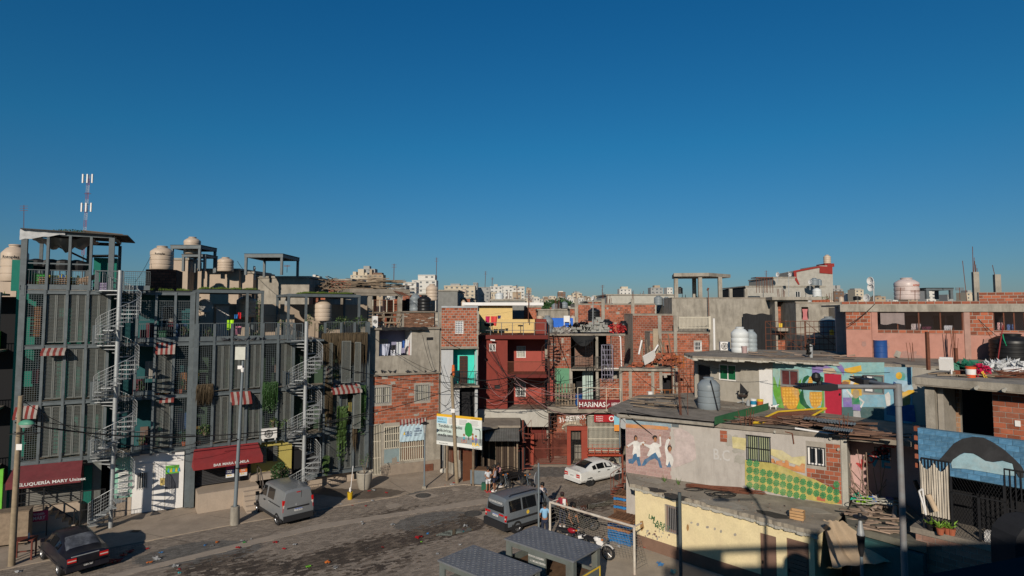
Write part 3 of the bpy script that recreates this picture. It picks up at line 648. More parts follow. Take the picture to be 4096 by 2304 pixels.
for y,h in((-2.7,1.02),(-1.9,1.6),(-1.3,2.0),(-.35,2.0)):MB().cyl((xa-.02,y,.3 if y<-1.4 else 1.1),(xa-.02,y,h),.025,6).bd('rail_post',HRM,B)
m.bd('handrail',HRM,B)
window(B,FB.x(1070,1790,.25),FB.x(1093,1790,.25),2.05,2.95,.25,BLM);m=MB()
for a,b in((1042,1068),(1095,1112)):
 p,q=FB.x(a,1790,.1),FB.x(b,1790,.1)
 for k in range(9):m.box(p,q,.22,.26,2.0+k*.11,2.08+k*.11)
m.bd('window_shutter',LOUV,B)
def ac(label,P,rz,w_=.85,h=.58,d=.3):
 t=T('air_conditioner',label,'air conditioner',P,rz);MB().box(0,w_,0,d,0,h).box(.05,.12,.02,d,-.12,0).box(w_-.12,w_-.05,.02,d,-.12,0).bd('casing',WHITE,t)
 m=MB().lathe([(.21,0),(.235,0),(.235,.02),(.21,.02)],20);
 for k in range(6):m.lathe([(.04*k,.005),(.04*k+.012,.005)],20)
 for k in range(6):m.cyl((0,0,.008),(.22*math.cos(k),.22*math.sin(k),.008),.01,4)
 g_=m.bd('fan_grille',mt('fan_grille_dark',(.07,.07,.07),.5),t);g_.scale=(min(w_,h)/.58,)*3;g_.location=(w_*.42,-.012,h/2);g_.rotation_euler=(R(90),0,0);return t
q=FB.p(1048,1757,-.35);ac('white air conditioner above the bar window, right of the red awning',FB.w(q[0],-.35,q[1]),FB.ang)
def banner(u0,v0,u1,v1,y,cols,lines,label):
 a=FB.p(u0,v1,y);b=FB.p(u1,v0,y);t=TF('banner',label,'banner',FB,a[0],y,a[1]);W=b[0]-a[0];H=b[1]-a[1]
 m=MB()
 for i,(f0,f1)in enumerate(((0,.18),(.18,.45),(.45,.62),(.62,.9),(.9,1))):m.box(0,W,0,.02,H*f0,H*f1,i)
 m.bd('print',[flat('banner_%d_%d'%(u0,i),c)for i,c in enumerate(cols)],t)
 for s,fx,fz,fh,fw,c in lines:text(s,t,c,W*fx,-.004,H*fz,H*fh,W*fw)
YB=flat('gold_print',(.75,.5,.05));NAVY=flat('navy_print',(.02,.03,.12))
banner(903,1835,938,1912,-.6,[(.7,.7,.7),(.02,.025,.07),(.35,.02,.1),(.65,.2,.03),(.05,.3,.35)],[('Activá',.05,.72,.08,.85,WLET),('tu proyecto',.05,.65,.04,.8,WLET),('Vení al',.12,.35,.05,.6,WLET),('CeDEL',.12,.26,.06,.6,WLET),('BA',.15,.08,.08,.6,YB)],'left striped course banner reading Activá tu proyecto at the bar shutter')
banner(958,1827,990,1905,-.5,[(.6,.6,.6),(.6,.15,.04),(.5,.05,.1),(.45,.02,.1),(.45,.02,.1)],[('¿Querés',.1,.88,.05,.8,WLET),('hacer',.1,.81,.045,.5,WLET),('CURSOS?',.1,.74,.05,.8,WLET),('Vení al',.15,.33,.05,.6,WLET),('CeDEL',.15,.25,.06,.6,WLET),('BA',.15,.08,.08,.5,YB)],'crimson and orange course banner reading Querés hacer CURSOS, right banner of the bar')
SY2=-1.35;qb=FB.x(1222,1500,SY2);P=FB.w(qb,SY2);
spiral('spiral_staircase','galvanised spiral staircase right of the bar, rising to the planted terrace',(P.x,P.y,0),1.0,[3.5,6.5,9.45],10.6,STEELB,start=215)
for z in ZF[:3]:
 landing(B,FB,cb[5]+.3,qb-.2,-1.2,.0,z,('f','l'));MB().box(qb-.2,cb[7]-.25,-.7,-.06,z-.12,z).bd('landing',STEEL,B)
def pergola(parent,f,us,vt,y0,y1,z0,n=3):
 xs_=[f.x(u,vt,y0)for u in us];zt=f.z(us[0],vt,y0)
 for x in xs_:MB().box(x-.07,x+.07,y0-.07,y0+.07,z0,zt-.18).bd('column',STEEL,parent)
 for x in(xs_[0],xs_[-1]):MB().box(x-.07,x+.07,y1-.07,y1+.07,z0,zt-.18).bd('column',STEEL,parent)
 MB().box(xs_[0]-.08,xs_[-1]+.08,y0-.08,y0+.08,zt-.18,zt).bd('beam',STEEL,parent);MB().box(xs_[0]-.08,xs_[-1]+.08,y1-.08,y1+.08,zt-.18,zt).bd('beam',STEEL,parent)
 for x in(xs_[0],xs_[-1]):MB().box(x-.06,x+.06,y0+.08,y1-.08,zt-.17,zt-.01).bd('beam',STEEL,parent)
 for k in range(1,5):
  y=y0+(y1-y0)*k/5;MB().box(xs_[0]+.07,xs_[-1]-.07,y-.03,y+.03,zt-.15,zt-.05).bd('rafter',STEEL,parent)
 return xs_,zt
xs1,zt1=pergola(B,FB,(792,990,1051),1158,.0,3.2,9.45);turf(B,xs1[0]+.2,xs1[-1]-.1,-.05,3.1,zt1,4)
MB().box(xs1[0],xs1[-1],.1,3.2,zt1-.04,zt1-.012).bd('roof_sheet',BLM,B)
xs2,zt2=pergola(B,FB,(1155,1225,1437),1175,.4,3.6,9.45);turf(B,xs2[1],xs2[-1]-.2,.35,3.5,zt2,4);MB().box(xs2[0],xs2[-1],.5,3.6,zt2-.04,zt2-.012).bd('roof_sheet',BLM,B)
m=MB().wall(FB.x(855,1250,4),FB.x(1470,1250,4),9.45,11.7,[(FB.x(865,1250,4),FB.x(918,1250,4),9.6,11.6)],4,4.2);m.bd('roof_wall',BEIGE,B)
window(B,FB.x(865,1250,4),FB.x(918,1250,4),9.6,11.6,4.05,WHITE,mull=2,glass=WHITE)
MB().box(FB.x(1225,1300,3.2),FB.x(1290,1300,3.2),3.2,3.9,9.45,11.0).bd('roof_cabin',BEIGE,B)
MB().box(FB.x(935,1300,2.2),FB.x(1000,1300,2.2),2.3,3.2,9.45,10.2).bd('roof_cabin',BEIGE,B)
MB().box(FB.x(1120,1280,2.6),FB.x(1178,1280,2.6),2.6,3.6,9.45,11.0).bd('roof_cabin',BEIGE,B)
MB().box(FB.x(1275,1300,1.6),FB.x(1335,1300,1.6),1.6,2.6,9.45,10.4).bd('tank_stand',BEIGE,B)
def rc(f,u0,v0,u1,v1,y=0):
 um,vm=(u0+u1)/2,(v0+v1)/2;return f.x(u0,vm,y),f.x(u1,vm,y),f.z(um,v1,y),f.z(um,v0,y)
def bx(parent,f,u0,v0,u1,v1,y0,y1,mat,name,**k):
 a=rc(f,u0,v0,u1,v1,y0);return MB().box(a[0],a[1],y0,y1,a[2],a[3]).bd(name,mat,parent,**k)
def atx(o):return[o.location.x,o.location.y]
FC=Fr(-8.88,41.48,25.3)
C=TF('brick_house','three storey grey render and hollow brick house with laundry in its lilac opening','house',FC)
xa,xb=FC.x(1478,1500),FC.x(1757,1500);zr=FC.z(1620,1318);zl=FC.z(1620,1492);zg=FC.z(1620,1690)
h1=rc(FC,1516,1322,1646,1423);wA=rc(FC,1497,1548,1562,1614);wB=rc(FC,1661,1538,1717,1602);g1=rc(FC,1537,1706,1595,1791);g2=rc(FC,1599,1681,1696,1838);gt=rc(FC,1472,1700,1522,1893)
MB().wall(xa,xb,zl,zr,[h1],0,.25).bd('upper_wall',CONC,C);MB().wall(xa+.0,xb,zg,zl-.12,[wA,wB],.0,.25).bd('brick_wall',MORT,C)
MB().wall(xa-.25,xb+.1,0,zg,[g1,g2,(gt[0],gt[1],.25,gt[3])],-.05,.25).bd('ground_floor_wall',CONC,C)
MB().box(xa-.05,xb+.05,-.14,.25,zl-.12,zl).bd('ledge',CONCD,C)
for x in(xa+.001,xb-.2):MB().box(x,x+.2,.25,7,0,zr-.01).bd('side_wall',CONC,C)
MB().box(xa,xb,-.12,7,zr,zr+.14).bd('roof_slab',CONCD,C);MB().box(xa+.2,xb-.2,6.8,7,0,zr).bd('back_wall',CONC,C)
for z in(zl-.15,zg-.15):MB().box(xa+.2,xb-.2,.26,6.8,z,z+.12).bd('floor_slab',DARK,C)
cnt=[0];bricks(C,[(xa+.25,xb-.03,zg+.05,zl-.14)],BRICK,[(w_[0]-.08,w_[1]+.08,w_[2]-.08,w_[3]+.08)for w_ in(wA,wB)],0,.4,.2,.025,290,miss=.01,cnt=cnt)
CUR=mt('pale_curtain',(.42,.4,.33),.9,var=.1)
for w_ in(wA,wB):window(C,*w_,.04,mt('grey_aluminium',(.25,.26,.27),.4,.4),bars=8,curtain=CUR,barm=mt('pale_bars',(.35,.33,.3),.7),cross=1)
smear(C,xa+.3,xb-.3,zg,zl-.2,9,s=.2);smear(C,h1[1],xb-.2,zl+.1,zr-.2,3,-.006,CONC,.4);smear(C,g1[0],xb-.1,.2,1.3,5,-.07,CONCD,.4)
PLIL=mt('lilac_wall_paint',(.28,.27,.4),.8,var=.05)
MB().box(h1[0]-.3,h1[1]+.3,1.6,1.7,h1[2]-.3,zr-.02).bd('inner_wall',PLIL,C);MB().box(h1[0]+.25,h1[0]+1.0,1.55,1.6,h1[2],h1[2]+1.1).bd('inner_door',CONCL,C)
MB().box(h1[1]-.05,h1[1]+.0,.0+.01,1.6,h1[2],h1[3]).bd('opening_jamb',WHITE,C)
m=MB();m.box(g1[0],g1[1],.12,.16,g1[2],g1[3]);m.bd('pane',GLASS,C)
IVB=mt('ivory_bars',(.55,.5,.4),.7,var=.15)
for g_,n,nm in((g1,8,'window_bars'),(g2,13,'window_bars'),(gt,8,'bar_gate')):
 m=MB();z0=.2 if nm=='bar_gate' else g_[2]
 for i in range(n+1):x=g_[0]+(g_[1]-g_[0])*i/n;m.box(x-.022,x+.022,-.1,-.06,z0,g_[3])
 for k in range(4):z=z0+(g_[3]-z0)*k/3;m.box(g_[0]-.02,g_[1]+.02,-.058,-.03,z-.025,z+.025)
 m.bd(nm,IVB,C)
MB().box(g2[0],g2[1],.14,.2,g2[2],g2[3]).bd('inner_panel',mt('brown_door_wood',(.15,.07,.04),.8,var=.25),C)
a=rc(FC,1536,1795,1597,1850);MB().box(a[0],a[1],-.062,-.052,a[2],a[3]).bd('blue_paint_patch',mt('faded_blue_paint',(.2,.26,.27),.9,dirt=.3,dcol=(.2,.18,.16)),C)
a=rc(FC,1585,1854,1594,1869);m=MB();m.add([(a[0],-.056,a[2]),(a[1],-.056,a[2]),((a[0]+a[1])/2,-.056,a[3])],[(0,1,2)]);m.box(a[0],a[1],-.057,-.053,a[3]+.06,a[3]+.09);m.bd('stencil_mark',flat('stencil_red',(.35,.06,.04)),C)
MB().wall(xa-.25,xb+.1,0,.75,[(gt[0],gt[1],.1,.75)],-.09,-.052).bd('plinth',mt('tan_plinth',(.26,.21,.165),.9,var=.15,dirt=.5,dcol=(.15,.12,.1)),C)
a=rc(FC,1706,1349,1732,1360);MB().box(a[0],a[1],-.03,-.002,a[2],a[3]).bd('vent',BLM,C)
a=rc(FC,1692,1855,1730,1900);MB().box(a[0],a[1],-.16,-.092,a[2],a[3]).bd('meter_box',RUST,C)
striped(C,g2[0]-.05,g2[1]+.1,g2[3]+.12,g2[3]-.3,.18,16,'striped_strip')
b=rc(FC,1599,1697,1698,1764,-.2);t=TF('shop_banner','pale blue sports shop banner reading CIELO DEPORTES and TIENDA DEPORTIVA hung over white bars','banner',FC,b[0],-.2,b[2]);W=b[1]-b[0];H=b[3]-b[2]
m=MB();P=[]
for i in range(13):
 for k in range(4):P.append((W*i/12,.02*((i+k)%2),H*k/3+.02*math.sin(i*3)))
m.add(P,[(i*4+k,(i+1)*4+k,(i+1)*4+k+1,i*4+k+1)for i in range(12)for k in range(3)]);m.bd('cloth',mt('pale_blue_cloth',(.42,.55,.62),.7,var=.06),t)
text('CIELO',t,NAVY,W*.2,-.006,H*.42,H*.18,W*.28);text('DEPORTES',t,flat('blue_print',(.03,.12,.3)),W*.22,-.006,H*.3,H*.09,W*.25);text('TIENDA',t,NAVY,W*.62,-.006,H*.66,H*.1,W*.2);text('DEPORTIVA',t,NAVY,W*.58,-.006,H*.52,H*.1,W*.32)
text('ZAPATILLAS',t,NAVY,W*.58,-.006,H*.4,H*.05,W*.3);text('MEDIAS',t,NAVY,W*.58,-.006,H*.31,H*.05,W*.18);MB().prism([(W*.14,H*.4),(W*.22,H*.42),(W*.18,H*.6)],-.008,-.004).bd('logo',YB,t)
def cloth_on_line(f,items,y,group,line=None):
 if line:
  p,q=line;a=f.p(*p,y);b=f.p(*q,y);m=MB();pts=[VC((a[0]+(b[0]-a[0])*i/6,y,a[1]+(b[1]-a[1])*i/6-.05*math.sin(math.pi*i/6)))for i in range(7)]
  o=m.tube(pts,.006,3).bd('clothes_line',CABLE,loc=f.w(0,0),rz=f.ang);tag(o,line_label,'clothes line')
 for u0,v0,u1,v1,c,lab in items:
  a=rc(f,u0,v0,u1,v1,y);w0=a[1]-a[0];n=max(4,int(w0/.09));m=MB();P=[]
  for i in range(n+1):
   for k in range(4):P.append((w0*i/n*(1-.06*k*(1 if i>n/2 else-.3)),(.045*math.sin(i*2.3+u0)+.02*k*math.sin(i*1.1)),-(a[3]-a[2])*k/3*(1+.05*math.sin(i*1.9))))
  m.add(P,[(i*4+k,(i+1)*4+k,(i+1)*4+k+1,i*4+k+1)for i in range(n)for k in range(3)])
  o=m.bd('hanging_laundry',mt('laundry_%s_%d_%d'%(f is FC,u0,v0),c,.9,var=.08),loc=f.w(a[0],y,a[3]),rz=f.ang);tag(o,lab,'laundry',group)
line_label='sagging clothes line across the lilac opening of the grey house'
cloth_on_line(FC,[(1517,1376,1560,1422,(.45,.48,.6),'pale blue sheet at the left of the lilac opening'),(1562,1400,1585,1424,(.6,.6,.65),'white cloth low in the lilac opening beside the black one'),(1566,1380,1584,1412,(.02,.02,.025),'black garment on the line in the lilac opening'),(1586,1368,1606,1418,(.5,.52,.55),'grey white towel hanging long in the lilac opening'),(1607,1363,1621,1392,(.03,.1,.35),'blue shirt on the line in the lilac opening'),(1622,1358,1636,1385,(.6,.6,.62),'white shirt right of the blue shirt'),(1636,1372,1645,1420,(.6,.01,.02),'bright red cloth at the right end of the lilac opening')],.35,'washing in the lilac opening',((1560,1385),(1646,1352)))
RS=TF('rooftop_shelter','unfinished concrete slab on posts with timber piled on top, behind the grey laundry house','roof structure',FC,-1.2,1.5,zr+.14)
f=FC
def rb(parent,f,u0,v0,u1,v1,y0,y1,mat,name,ox,**k):
 a=rc(f,u0,v0,u1,v1,y0);return MB().box(a[0]-ox[0],a[1]-ox[0],y0-ox[1],y1-ox[1],a[2]-ox[2],a[3]-ox[2]).bd(name,mat,parent,**k)
ox=(-1.2,1.5,zr+.14)
rb(RS,f,1400,1156,1640,1172,2.2,9,CONCD,'roof_slab',ox);rb(RS,f,1418,1173,1640,1183,2.25,2.5,CONCD,'beam',ox)
for u in(1480,1600):rb(RS,f,u-8,1183,u+8,1310,2.3,2.6,CONC,'post',ox)
for u in(1370,1500,1590):rb(RS,f,u-6,1172,u+6,1300,6.5,6.8,CONCD,'post',ox)
rb(RS,f,1540,1200,1640,1300,5.2,5.4,BRICKD,'brick_infill',ox)
a=rc(f,1573,1196,1596,1300,2.7);bricks(RS,[(a[0]-ox[0],a[1]-ox[0],0,a[3]-ox[2])],BRICK,(),1.2,.3,.18,.02,60)
a=rc(f,1490,1202,1573,1249,2.2);grid_mesh(a[0]-ox[0],a[1]-ox[0],a[2]-ox[2],a[3]-ox[2],.12,.12,.66,.012,.05).bd('mesh_panel',RUST,RS)
m=MB()
for k in range(4):x=a[0]-ox[0]+(a[1]-a[0])*k/3;m.box(x-.03,x+.03,.6,.64,a[2]-ox[2]-.02,a[3]-ox[2]+.05)
m.bd('panel_frame',IVB,RS)
def timber(n,cx,cy,cz,rx,ry,h,L0,L1,mat,rot=0,label=None,cat='timber pile',group=None,sp=.5,rzc=.3):
 m=MB()
 for i in range(n):
  k=i/n;m.obox((cx+uni(-rx,rx)*(1-k*.5),cy+uni(-ry,ry)*(1-k*.5),cz+h*k*uni(.6,1.1)),uni(L0,L1),uni(.08,.18),uni(.02,.06),rot+uni(-sp,sp),uni(-rzc,rzc)*.3)
 o=m.bd('timber_pile',mat);o['kind']='stuff';return tag(o,label,cat,group)
q=FC.w(-2.0,5,zr);p=AT(1480,1160,q.y+.5)
timber(90,p.x,p.y+1,p.z,3.0,1.8,1.0,1.0,2.6,WOODG,.3,'heap of grey weathered boards on the slab behind the laundry house')
p2=AT(1310,1165,p.y+2);timber(50,p2.x,p2.y+1,p2.z,1.2,1.0,1.1,.8,1.8,WOODG,.3,'heap of broken boards at the left end of the far slab',sp=1.2,rzc=1.5)
m=MB()
for i in range(6):m.cyl(AT(1560+i*8,1155+i*2,44.5),AT(1600+i*9,1178+i*2,43),.02,4)
tag(m.bd('steel_bars',RUST),'bent rusty reinforcing bars overhanging the timber slab','steel bars')['kind']='stuff'
m=MB()
for u,v in((1515,1290),(1548,1285),(1585,1290)):
 b=FC.p(u,v,.9);
 for s in(-.22,.22):m.obox((b[0]+s,.9,zr+.55),.07,.05,1.1,0,R(14 if s>0 else-14))
for z in(.35,.75,1.05):m.obox((FC.x(1545,1285,.8),.82,zr+z+.12),2.0,.05,.11,0,R(uni(-2,2)))
tag(m.bd('sawhorse_stand',WOODG,loc=FC.w(0,0),rz=FC.ang),'rough timber trestle stand beside the air conditioner on the grey house roof','trestle')
m=MB()
for k in range(7):m.box(0,.32,0,.03,k*.2,k*.2+.05)
m.box(-.04,.0,0,.05,0,1.5).box(.32,.36,0,.05,0,1.5);b=FC.w(FC.x(1473,1260,.7),.7,zr+.14);tag(m.bd('short_ladder',WOODG,loc=b,rz=FC.ang+.1),'short wooden ladder leaning at the corner of the rooftop shelter','ladder')
b=FC.p(1491,1305,.1);ac('tall grey air conditioner marked BGH on the ledge of the laundry house',FC.w(b[0],.0,zr+.2),FC.ang,.32,.75,.4)
m=MB();P=[]
for i in range(14):
 for k in range(3):P.append((FC.x(1525+i*14,1310,-.1),-.2-.08*k,zr+.17-.1*k+.03*math.sin(i*2.2+k)))
m.add(P,[(i*3+k,i*3+k+1,(i+1)*3+k+1,(i+1)*3+k)for i in range(13)for k in range(2)]);tag(m.bd('tarpaulin_strip',CABLE,loc=FC.w(0,0),rz=FC.ang),'black tarpaulin strip folded over the roof edge of the laundry house','tarpaulin')
a=rc(FC,1616,1250,1737,1306,.5);TB=TF('brick_tank_base','crumbling small brick wall carrying the grey and black tanks','brick base',FC,a[0],.5,zr+.14)
MB().box(0,a[1]-a[0],.02,2.2,0,a[3]-zr-.14).bd('core',MORT,TB);bricks(TB,[(0,a[1]-a[0],0,a[3]-zr-.16)],mt('common_brick_brown',(.2,.1,.06),.9,island=.35,var=.3),(),.02,.25,.075,.015,150,.025,miss=.06)
MB().box(-.1,a[1]-a[0]+.1,-.1,2.2,a[3]-zr-.139,a[3]-zr-.05).bd('slab',CONCD,TB)
TGREY=mt('tank_grey_plastic',(.2,.23,.25),.45,var=.07);TBLK=mt('tank_black_plastic',(.012,.012,.013),.42,var=.3);TBEI=mt('tank_beige_plastic',(.5,.4,.31),.5,var=.05,dirt=.15,dcol=(.35,.28,.22));TWHT=mt('tank_white_plastic',(.6,.62,.62),.5,var=.06)
def tk(u,vb,vt,y,mat,label,brand=None,wpx=None,**k):
 b=AT(u,vb,y);t_=AT(u,vt,y);h=t_.z-b.z;r=(wpx/2400*y/2)if wpx else h*.37
 return tank(label,(b.x,y,b.z),r,h,mat,brand,**k)
YC=FC.w(3.5,1.3).y
tk(1660,1244,1173,YC+.9,TGREY,'grey water tank standing left of the black one on the brick base',wpx=44);tk(1697,1246,1181,YC+.1,TBLK,'black ribbed water tank in front of the grey one on the brick base',wpx=54)
tk(1728,1202,1136,YC+6,TBEI,'tall beige water tank behind the black and grey pair',wpx=49);tk(1632,1246,1195,YC+2,TBLK,'dark tank half hidden left of the grey tank on the brick base',wpx=40)
FD=Fr(-5.05,43.4,6)
D=TF('narrow_house','narrow brick topped house with turquoise recessed balcony, left of the red house','house',FD)
x0,x1=FD.x(1764,1500),FD.x(1911,1450);zt=FD.z(1840,1231);zb=FD.z(1840,1388);rec=rc(FD,1812,1391,1905,1540);wn=rc(FD,1821,1284,1853,1335)
MB().wall(x0,x1,zb,zt,[wn],0,.25).bd('upper_wall',MORT,D);bricks(D,[(x0,x1-.04,zb+.03,zt)],BRICK,[wn],0,.3,.19,.035,230)
MB().box(x0-.05,x1+.05,-.2,.25,zb-.12,zb).bd('beam',CONCD,D)
LG=mt('pale_grey_paint',(.42,.43,.44),.85,var=.08,streak=.4,dcol=(.25,.24,.23));TURQ=mt('turquoise_paint',(.05,.62,.5),.8,var=.08)
lo=rc(FD,1838,1548,1900,1700)
MB().wall(x0,x1,2.2,zb-.12,[rec,(lo[0],lo[1],2.2,lo[3])],0,.3).bd('lower_wall',LG,D)
MB().box(rec[0]-.05,rec[1]+.05,1.0,1.1,rec[2],rec[3]+.1).bd('recess_wall',TURQ,D)
for x in(rec[0]-.04,rec[1]-.04):MB().box(x,x+.06,.1,1.0,rec[2],rec[3]).bd('recess_side',TURQ,D)
MB().box(rec[0]-.1,rec[1]+.2,-.5,1.0,rec[2]-.12,rec[2]).bd('balcony_slab',CONCD,D)
dr=rc(FD,1838,1425,1869,1538,.9);MB().box(dr[0],dr[1],.92,.998,dr[2],dr[3]).bd('door',BLM,D);grid_mesh(dr[0],dr[1],dr[2],dr[3],.1,.25,.88,.02,.03).bd('door_grille',RUST,D)
m=grid_mesh(rec[0]-.05,rec[1]+.15,rec[2],rec[2]+1.0,.12,.5,-.45,.018,.03);m.bd('balcony_railing',BLM,D)
MB().box(lo[0]-.1,lo[1]+.2,.5,.7,1.5,lo[3]+.1).bd('inner_wall',DARK,D)
for x in(x0+.001,x1-.2):MB().box(x,x+.2,.3,6,0,zt-.01).bd('side_wall',LG,D)
MB().box(x0,x1,-.05,6,zt,zt+.12).bd('roof_slab',mt('silver_roof_membrane',(.4,.42,.44),.35,.3),D)
window(D,*wn,.05,WHITE,mull=0,bars=3,cross=6,glass=mt('milky_glass',(.35,.37,.42),.4))
a=rc(FD,1813,1500,1822,1545,-.2);o=MB().lathe([(.1,0),(.12,.02),(.12,.5),(.1,.55),(.1,.75),(.01,.78)],10).bd('thermos',mt('orange_plastic',(.6,.12,.02),.5),loc=FD.w(a[0],-.2,rec[2]+.7));tag(o,'orange and yellow thermos flask on the turquoise balcony rail','thermos')
o=MB().box(-.05,.05,-.05,.05,-.1,.0).bd('lid',YB,o)
a=rc(FD,1750,1395,1766,1700,0);MB().box(x0-.16,x0-.005,-.02,.2,1,zt-.3).bd('drain_channel',CONCD,D)
FD2=Fr(-4.72,42.75,-52);
GW=TF('low_side_wall','tan rendered wall with rust red barred openings behind the billboard','wall',FD2)
L2=2.9;ho=rc(FD2,1795,1790,1820,1850);ho2=rc(FD2,1838,1795,1872,1845)
MB().wall(-.1,L2,0,3.3,[ho,ho2],0,.25).bd('wall',CONC,GW)
for h_ in(ho,ho2):
 m=MB();n=6
 for i in range(n+1):x=h_[0]+(h_[1]-h_[0])*i/n;m.box(x-.02,x+.02,-.03,.0,h_[2],h_[3])
 m.bd('window_bars',RUST,GW);MB().box(h_[0],h_[1],.2,.24,h_[2],h_[3]).bd('shutter_panel',mt('rust_red_panel',(.2,.05,.03),.8,var=.3),GW)
MB().box(L2+.02,L2+.07,-.4,.4,0,1.9).bd('leaning_board',mt('brown_board',(.16,.06,.03),.8,var=.2),GW)
MB().box(-.1,L2,.25,2.5,3.15,3.3).bd('roof_slab',CONCD,GW)
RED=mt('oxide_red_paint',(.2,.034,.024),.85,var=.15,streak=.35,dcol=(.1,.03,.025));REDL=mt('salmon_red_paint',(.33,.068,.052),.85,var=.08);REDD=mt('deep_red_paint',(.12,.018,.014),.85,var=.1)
FE=Fr(-2.5,46,0);E_=TF('red_house','three storey oxide red house with recessed salmon balconies and a yellow roof terrace','house',FE)
x0=FE.x(1913,1500);x1=FE.x(2186,1450);xm=FE.x(2030,1450);zt=FE.z(2040,1356);zf1=FE.z(2040,1497);zf2=FE.z(2040,1635)
s1=rc(FE,1958,1375,1982,1405);v1_=rc(FE,1930,1541,1952,1558);v2_=rc(FE,1978,1540,2000,1556)
MB().wall(x0,xm,1.0,zt,[s1,v1_,v2_],0,.25).bd('front_wall',RED,E_)
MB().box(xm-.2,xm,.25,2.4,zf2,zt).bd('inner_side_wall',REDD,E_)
for z0,z1,w_ in((zf1,zt,(2067,1384,2102,1431)),(zf2,zf1-.25,(2063,1531,2102,1586))):
 a=rc(FE,*w_,2.2);MB().wall(xm,x1,z0,z1,[a],2.2,2.4).bd('recess_wall',REDL,E_);window(E_,*a,2.25,WHITE,bars=6,curtain=CUR if z0==zf1 else None,cross=1)
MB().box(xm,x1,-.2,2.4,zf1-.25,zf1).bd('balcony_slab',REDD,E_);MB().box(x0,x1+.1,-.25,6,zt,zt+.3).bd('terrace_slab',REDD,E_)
for z in(zf1,):
 m=MB();n=34
 for i in range(n+1):x=xm+.05+(x1-xm-.1)*i/n;m.box(x-.012,x+.012,-.16,-.14,z,z+.95)
 m.box(xm,x1,-.17,-.13,z+.93,z+.98);m.bd('balcony_railing',RUST,E_)
m=MB();n=20
for i in range(n+1):x=xm+1.0+(x1-xm-1.1)*i/n;m.box(x-.012,x+.012,-.16,-.14,zf2,zf2+.9)
m.box(xm+1,x1,-.17,-.13,zf2+.88,zf2+.93).bd('balcony_railing',RUST,E_)
window(E_,*s1,.05,WHITE,bars=3,cross=0)
for h_ in(v1_,v2_):MB().box(h_[0],h_[1],.15,.2,h_[2],h_[3]).bd('vent_block',BLM,E_)
RW=mt('dirty_white_render',(.42,.4,.36),.9,var=.12,streak=.5,dcol=(.22,.2,.17))
MB().box(x0,x1+.3,-.5,-.25,FE.z(2050,1702),zf2).bd('lower_parapet',RW,E_);MB().box(x0,x1+.3,-.25,2.4,zf2-.2,zf2).bd('balcony_slab',CONCD,E_)
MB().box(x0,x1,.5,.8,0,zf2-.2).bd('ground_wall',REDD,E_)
for x in(x0+.001,x1-.2):MB().box(x,x+.2,2.4 if x>x0+1 else .25,6,0,zt).bd('side_wall',RED,E_)
MB().box(x0,x1,5.8,6,0,zt).bd('back_wall',RED,E_)
YEL=mt('pale_yellow_render',(.62,.45,.19),.85,var=.06,streak=.2,dcol=(.4,.3,.15))
zp=zt+.3;zy=FE.z(2050,1277,4.5);MB().box(x0,FE.x(2144,1310,4.5),4.5,4.7,zp,zy).bd('terrace_wall',YEL,E_);
MB().box(x0-.2,x0+2.6,4.71,8,zp,FE.z(1950,1222,4.7)).bd('terrace_room',YEL,E_);MB().box(x0-1.6,x0+5.2,4.2,8.5,FE.z(1950,1222,4.7),FE.z(1950,1210,4.7)).bd('room_roof',WHITE,E_)
MB().box(FE.x(2144,1310,2),FE.x(2186,1310,2),2,4.7,zp,FE.z(2160,1277,2)).bd('terrace_pillar',RED,E_)
m=MB()
for i in range(7):x=x0+.1+(x1-x0-.2)*i/6;m.box(x-.025,x+.025,-.2,-.15,zp,zp+.95)
for z in(.35,.92):m.box(x0,x1,-.2,-.16,zp+z,zp+z+.04)
m.bd('terrace_railing',mt('grey_painted_rail',(.13,.13,.13),.6),E_)
smear(K,1,2,3,4,0)if 0 else 0
a=rc(FE,1962,1352,1980,1366,-.4);MB().cyl((a[0],-.45,zt-.05),(a[1],-.45,zt-.1),.06,8).bd('drain_pipe',WHITE,E_)
def stool(P,label):
 t=T('swivel_stool',label,'stool',P);MB().lathe([(.01,.62),(.22,.62),(.24,.66),(.2,.72),(.01,.73)],14).bd('seat',BLM,t,smooth=True);MB().cyl((0,0,.08),(0,0,.62),.03,8).bd('post',BLM,t)
 m=MB()
 for i in range(5):m.cyl((0,0,.1),(.3*math.cos(i*1.257),.3*math.sin(i*1.257),.05),.025,5)
 m.bd('star_base',BLM,t)
stool(FE.w(FE.x(2083,1350,1.5),1.5,zp),'black swivel stool on the yellow roof terrace')
for u0,v0,u1,v1,c,lab in((1942,1265,1960,1298,(.5,.02,.1),'magenta towel on the yellow terrace line'),(1963,1265,1990,1303,(.65,.07,.06),'coral red towel on the yellow terrace line'),(1991,1262,2004,1275,(.04,.04,.15),'small navy cloth at the end of the terrace line')):
 cloth_on_line(FE,[(u0,v0,u1,v1,c,lab)],2.0,'towels over the yellow terrace')
line_label='clothes line above the yellow terrace';cloth_on_line(FE,[],2.0,'',((1915,1262),(2080,1240)))
t=T('charcoal_grill','round black charcoal grill on legs below the towels','grill',FE.w(FE.x(1955,1330,1.8),1.8,zp));MB().lathe([(.05,.6),(.3,.65),(.38,.8),(.36,.9),(.01,.92)],14).bd('bowl',CABLE,t,smooth=True)
m=MB();[m.cyl((.25*math.cos(i*2.1),.25*math.sin(i*2.1),.65),(.35*math.cos(i*2.1),.35*math.sin(i*2.1),0),.02,4)for i in range(3)];m.bd('legs',BLM,t)
tk(2190,1345,1262,49.5,TGREY,'grey water tank just right of the yellow terrace pillar',wpx=48)
P=AT(2200,1700,44.6);REB=mt('rusty_black_iron',(.05,.025,.02),.8,var=.3)
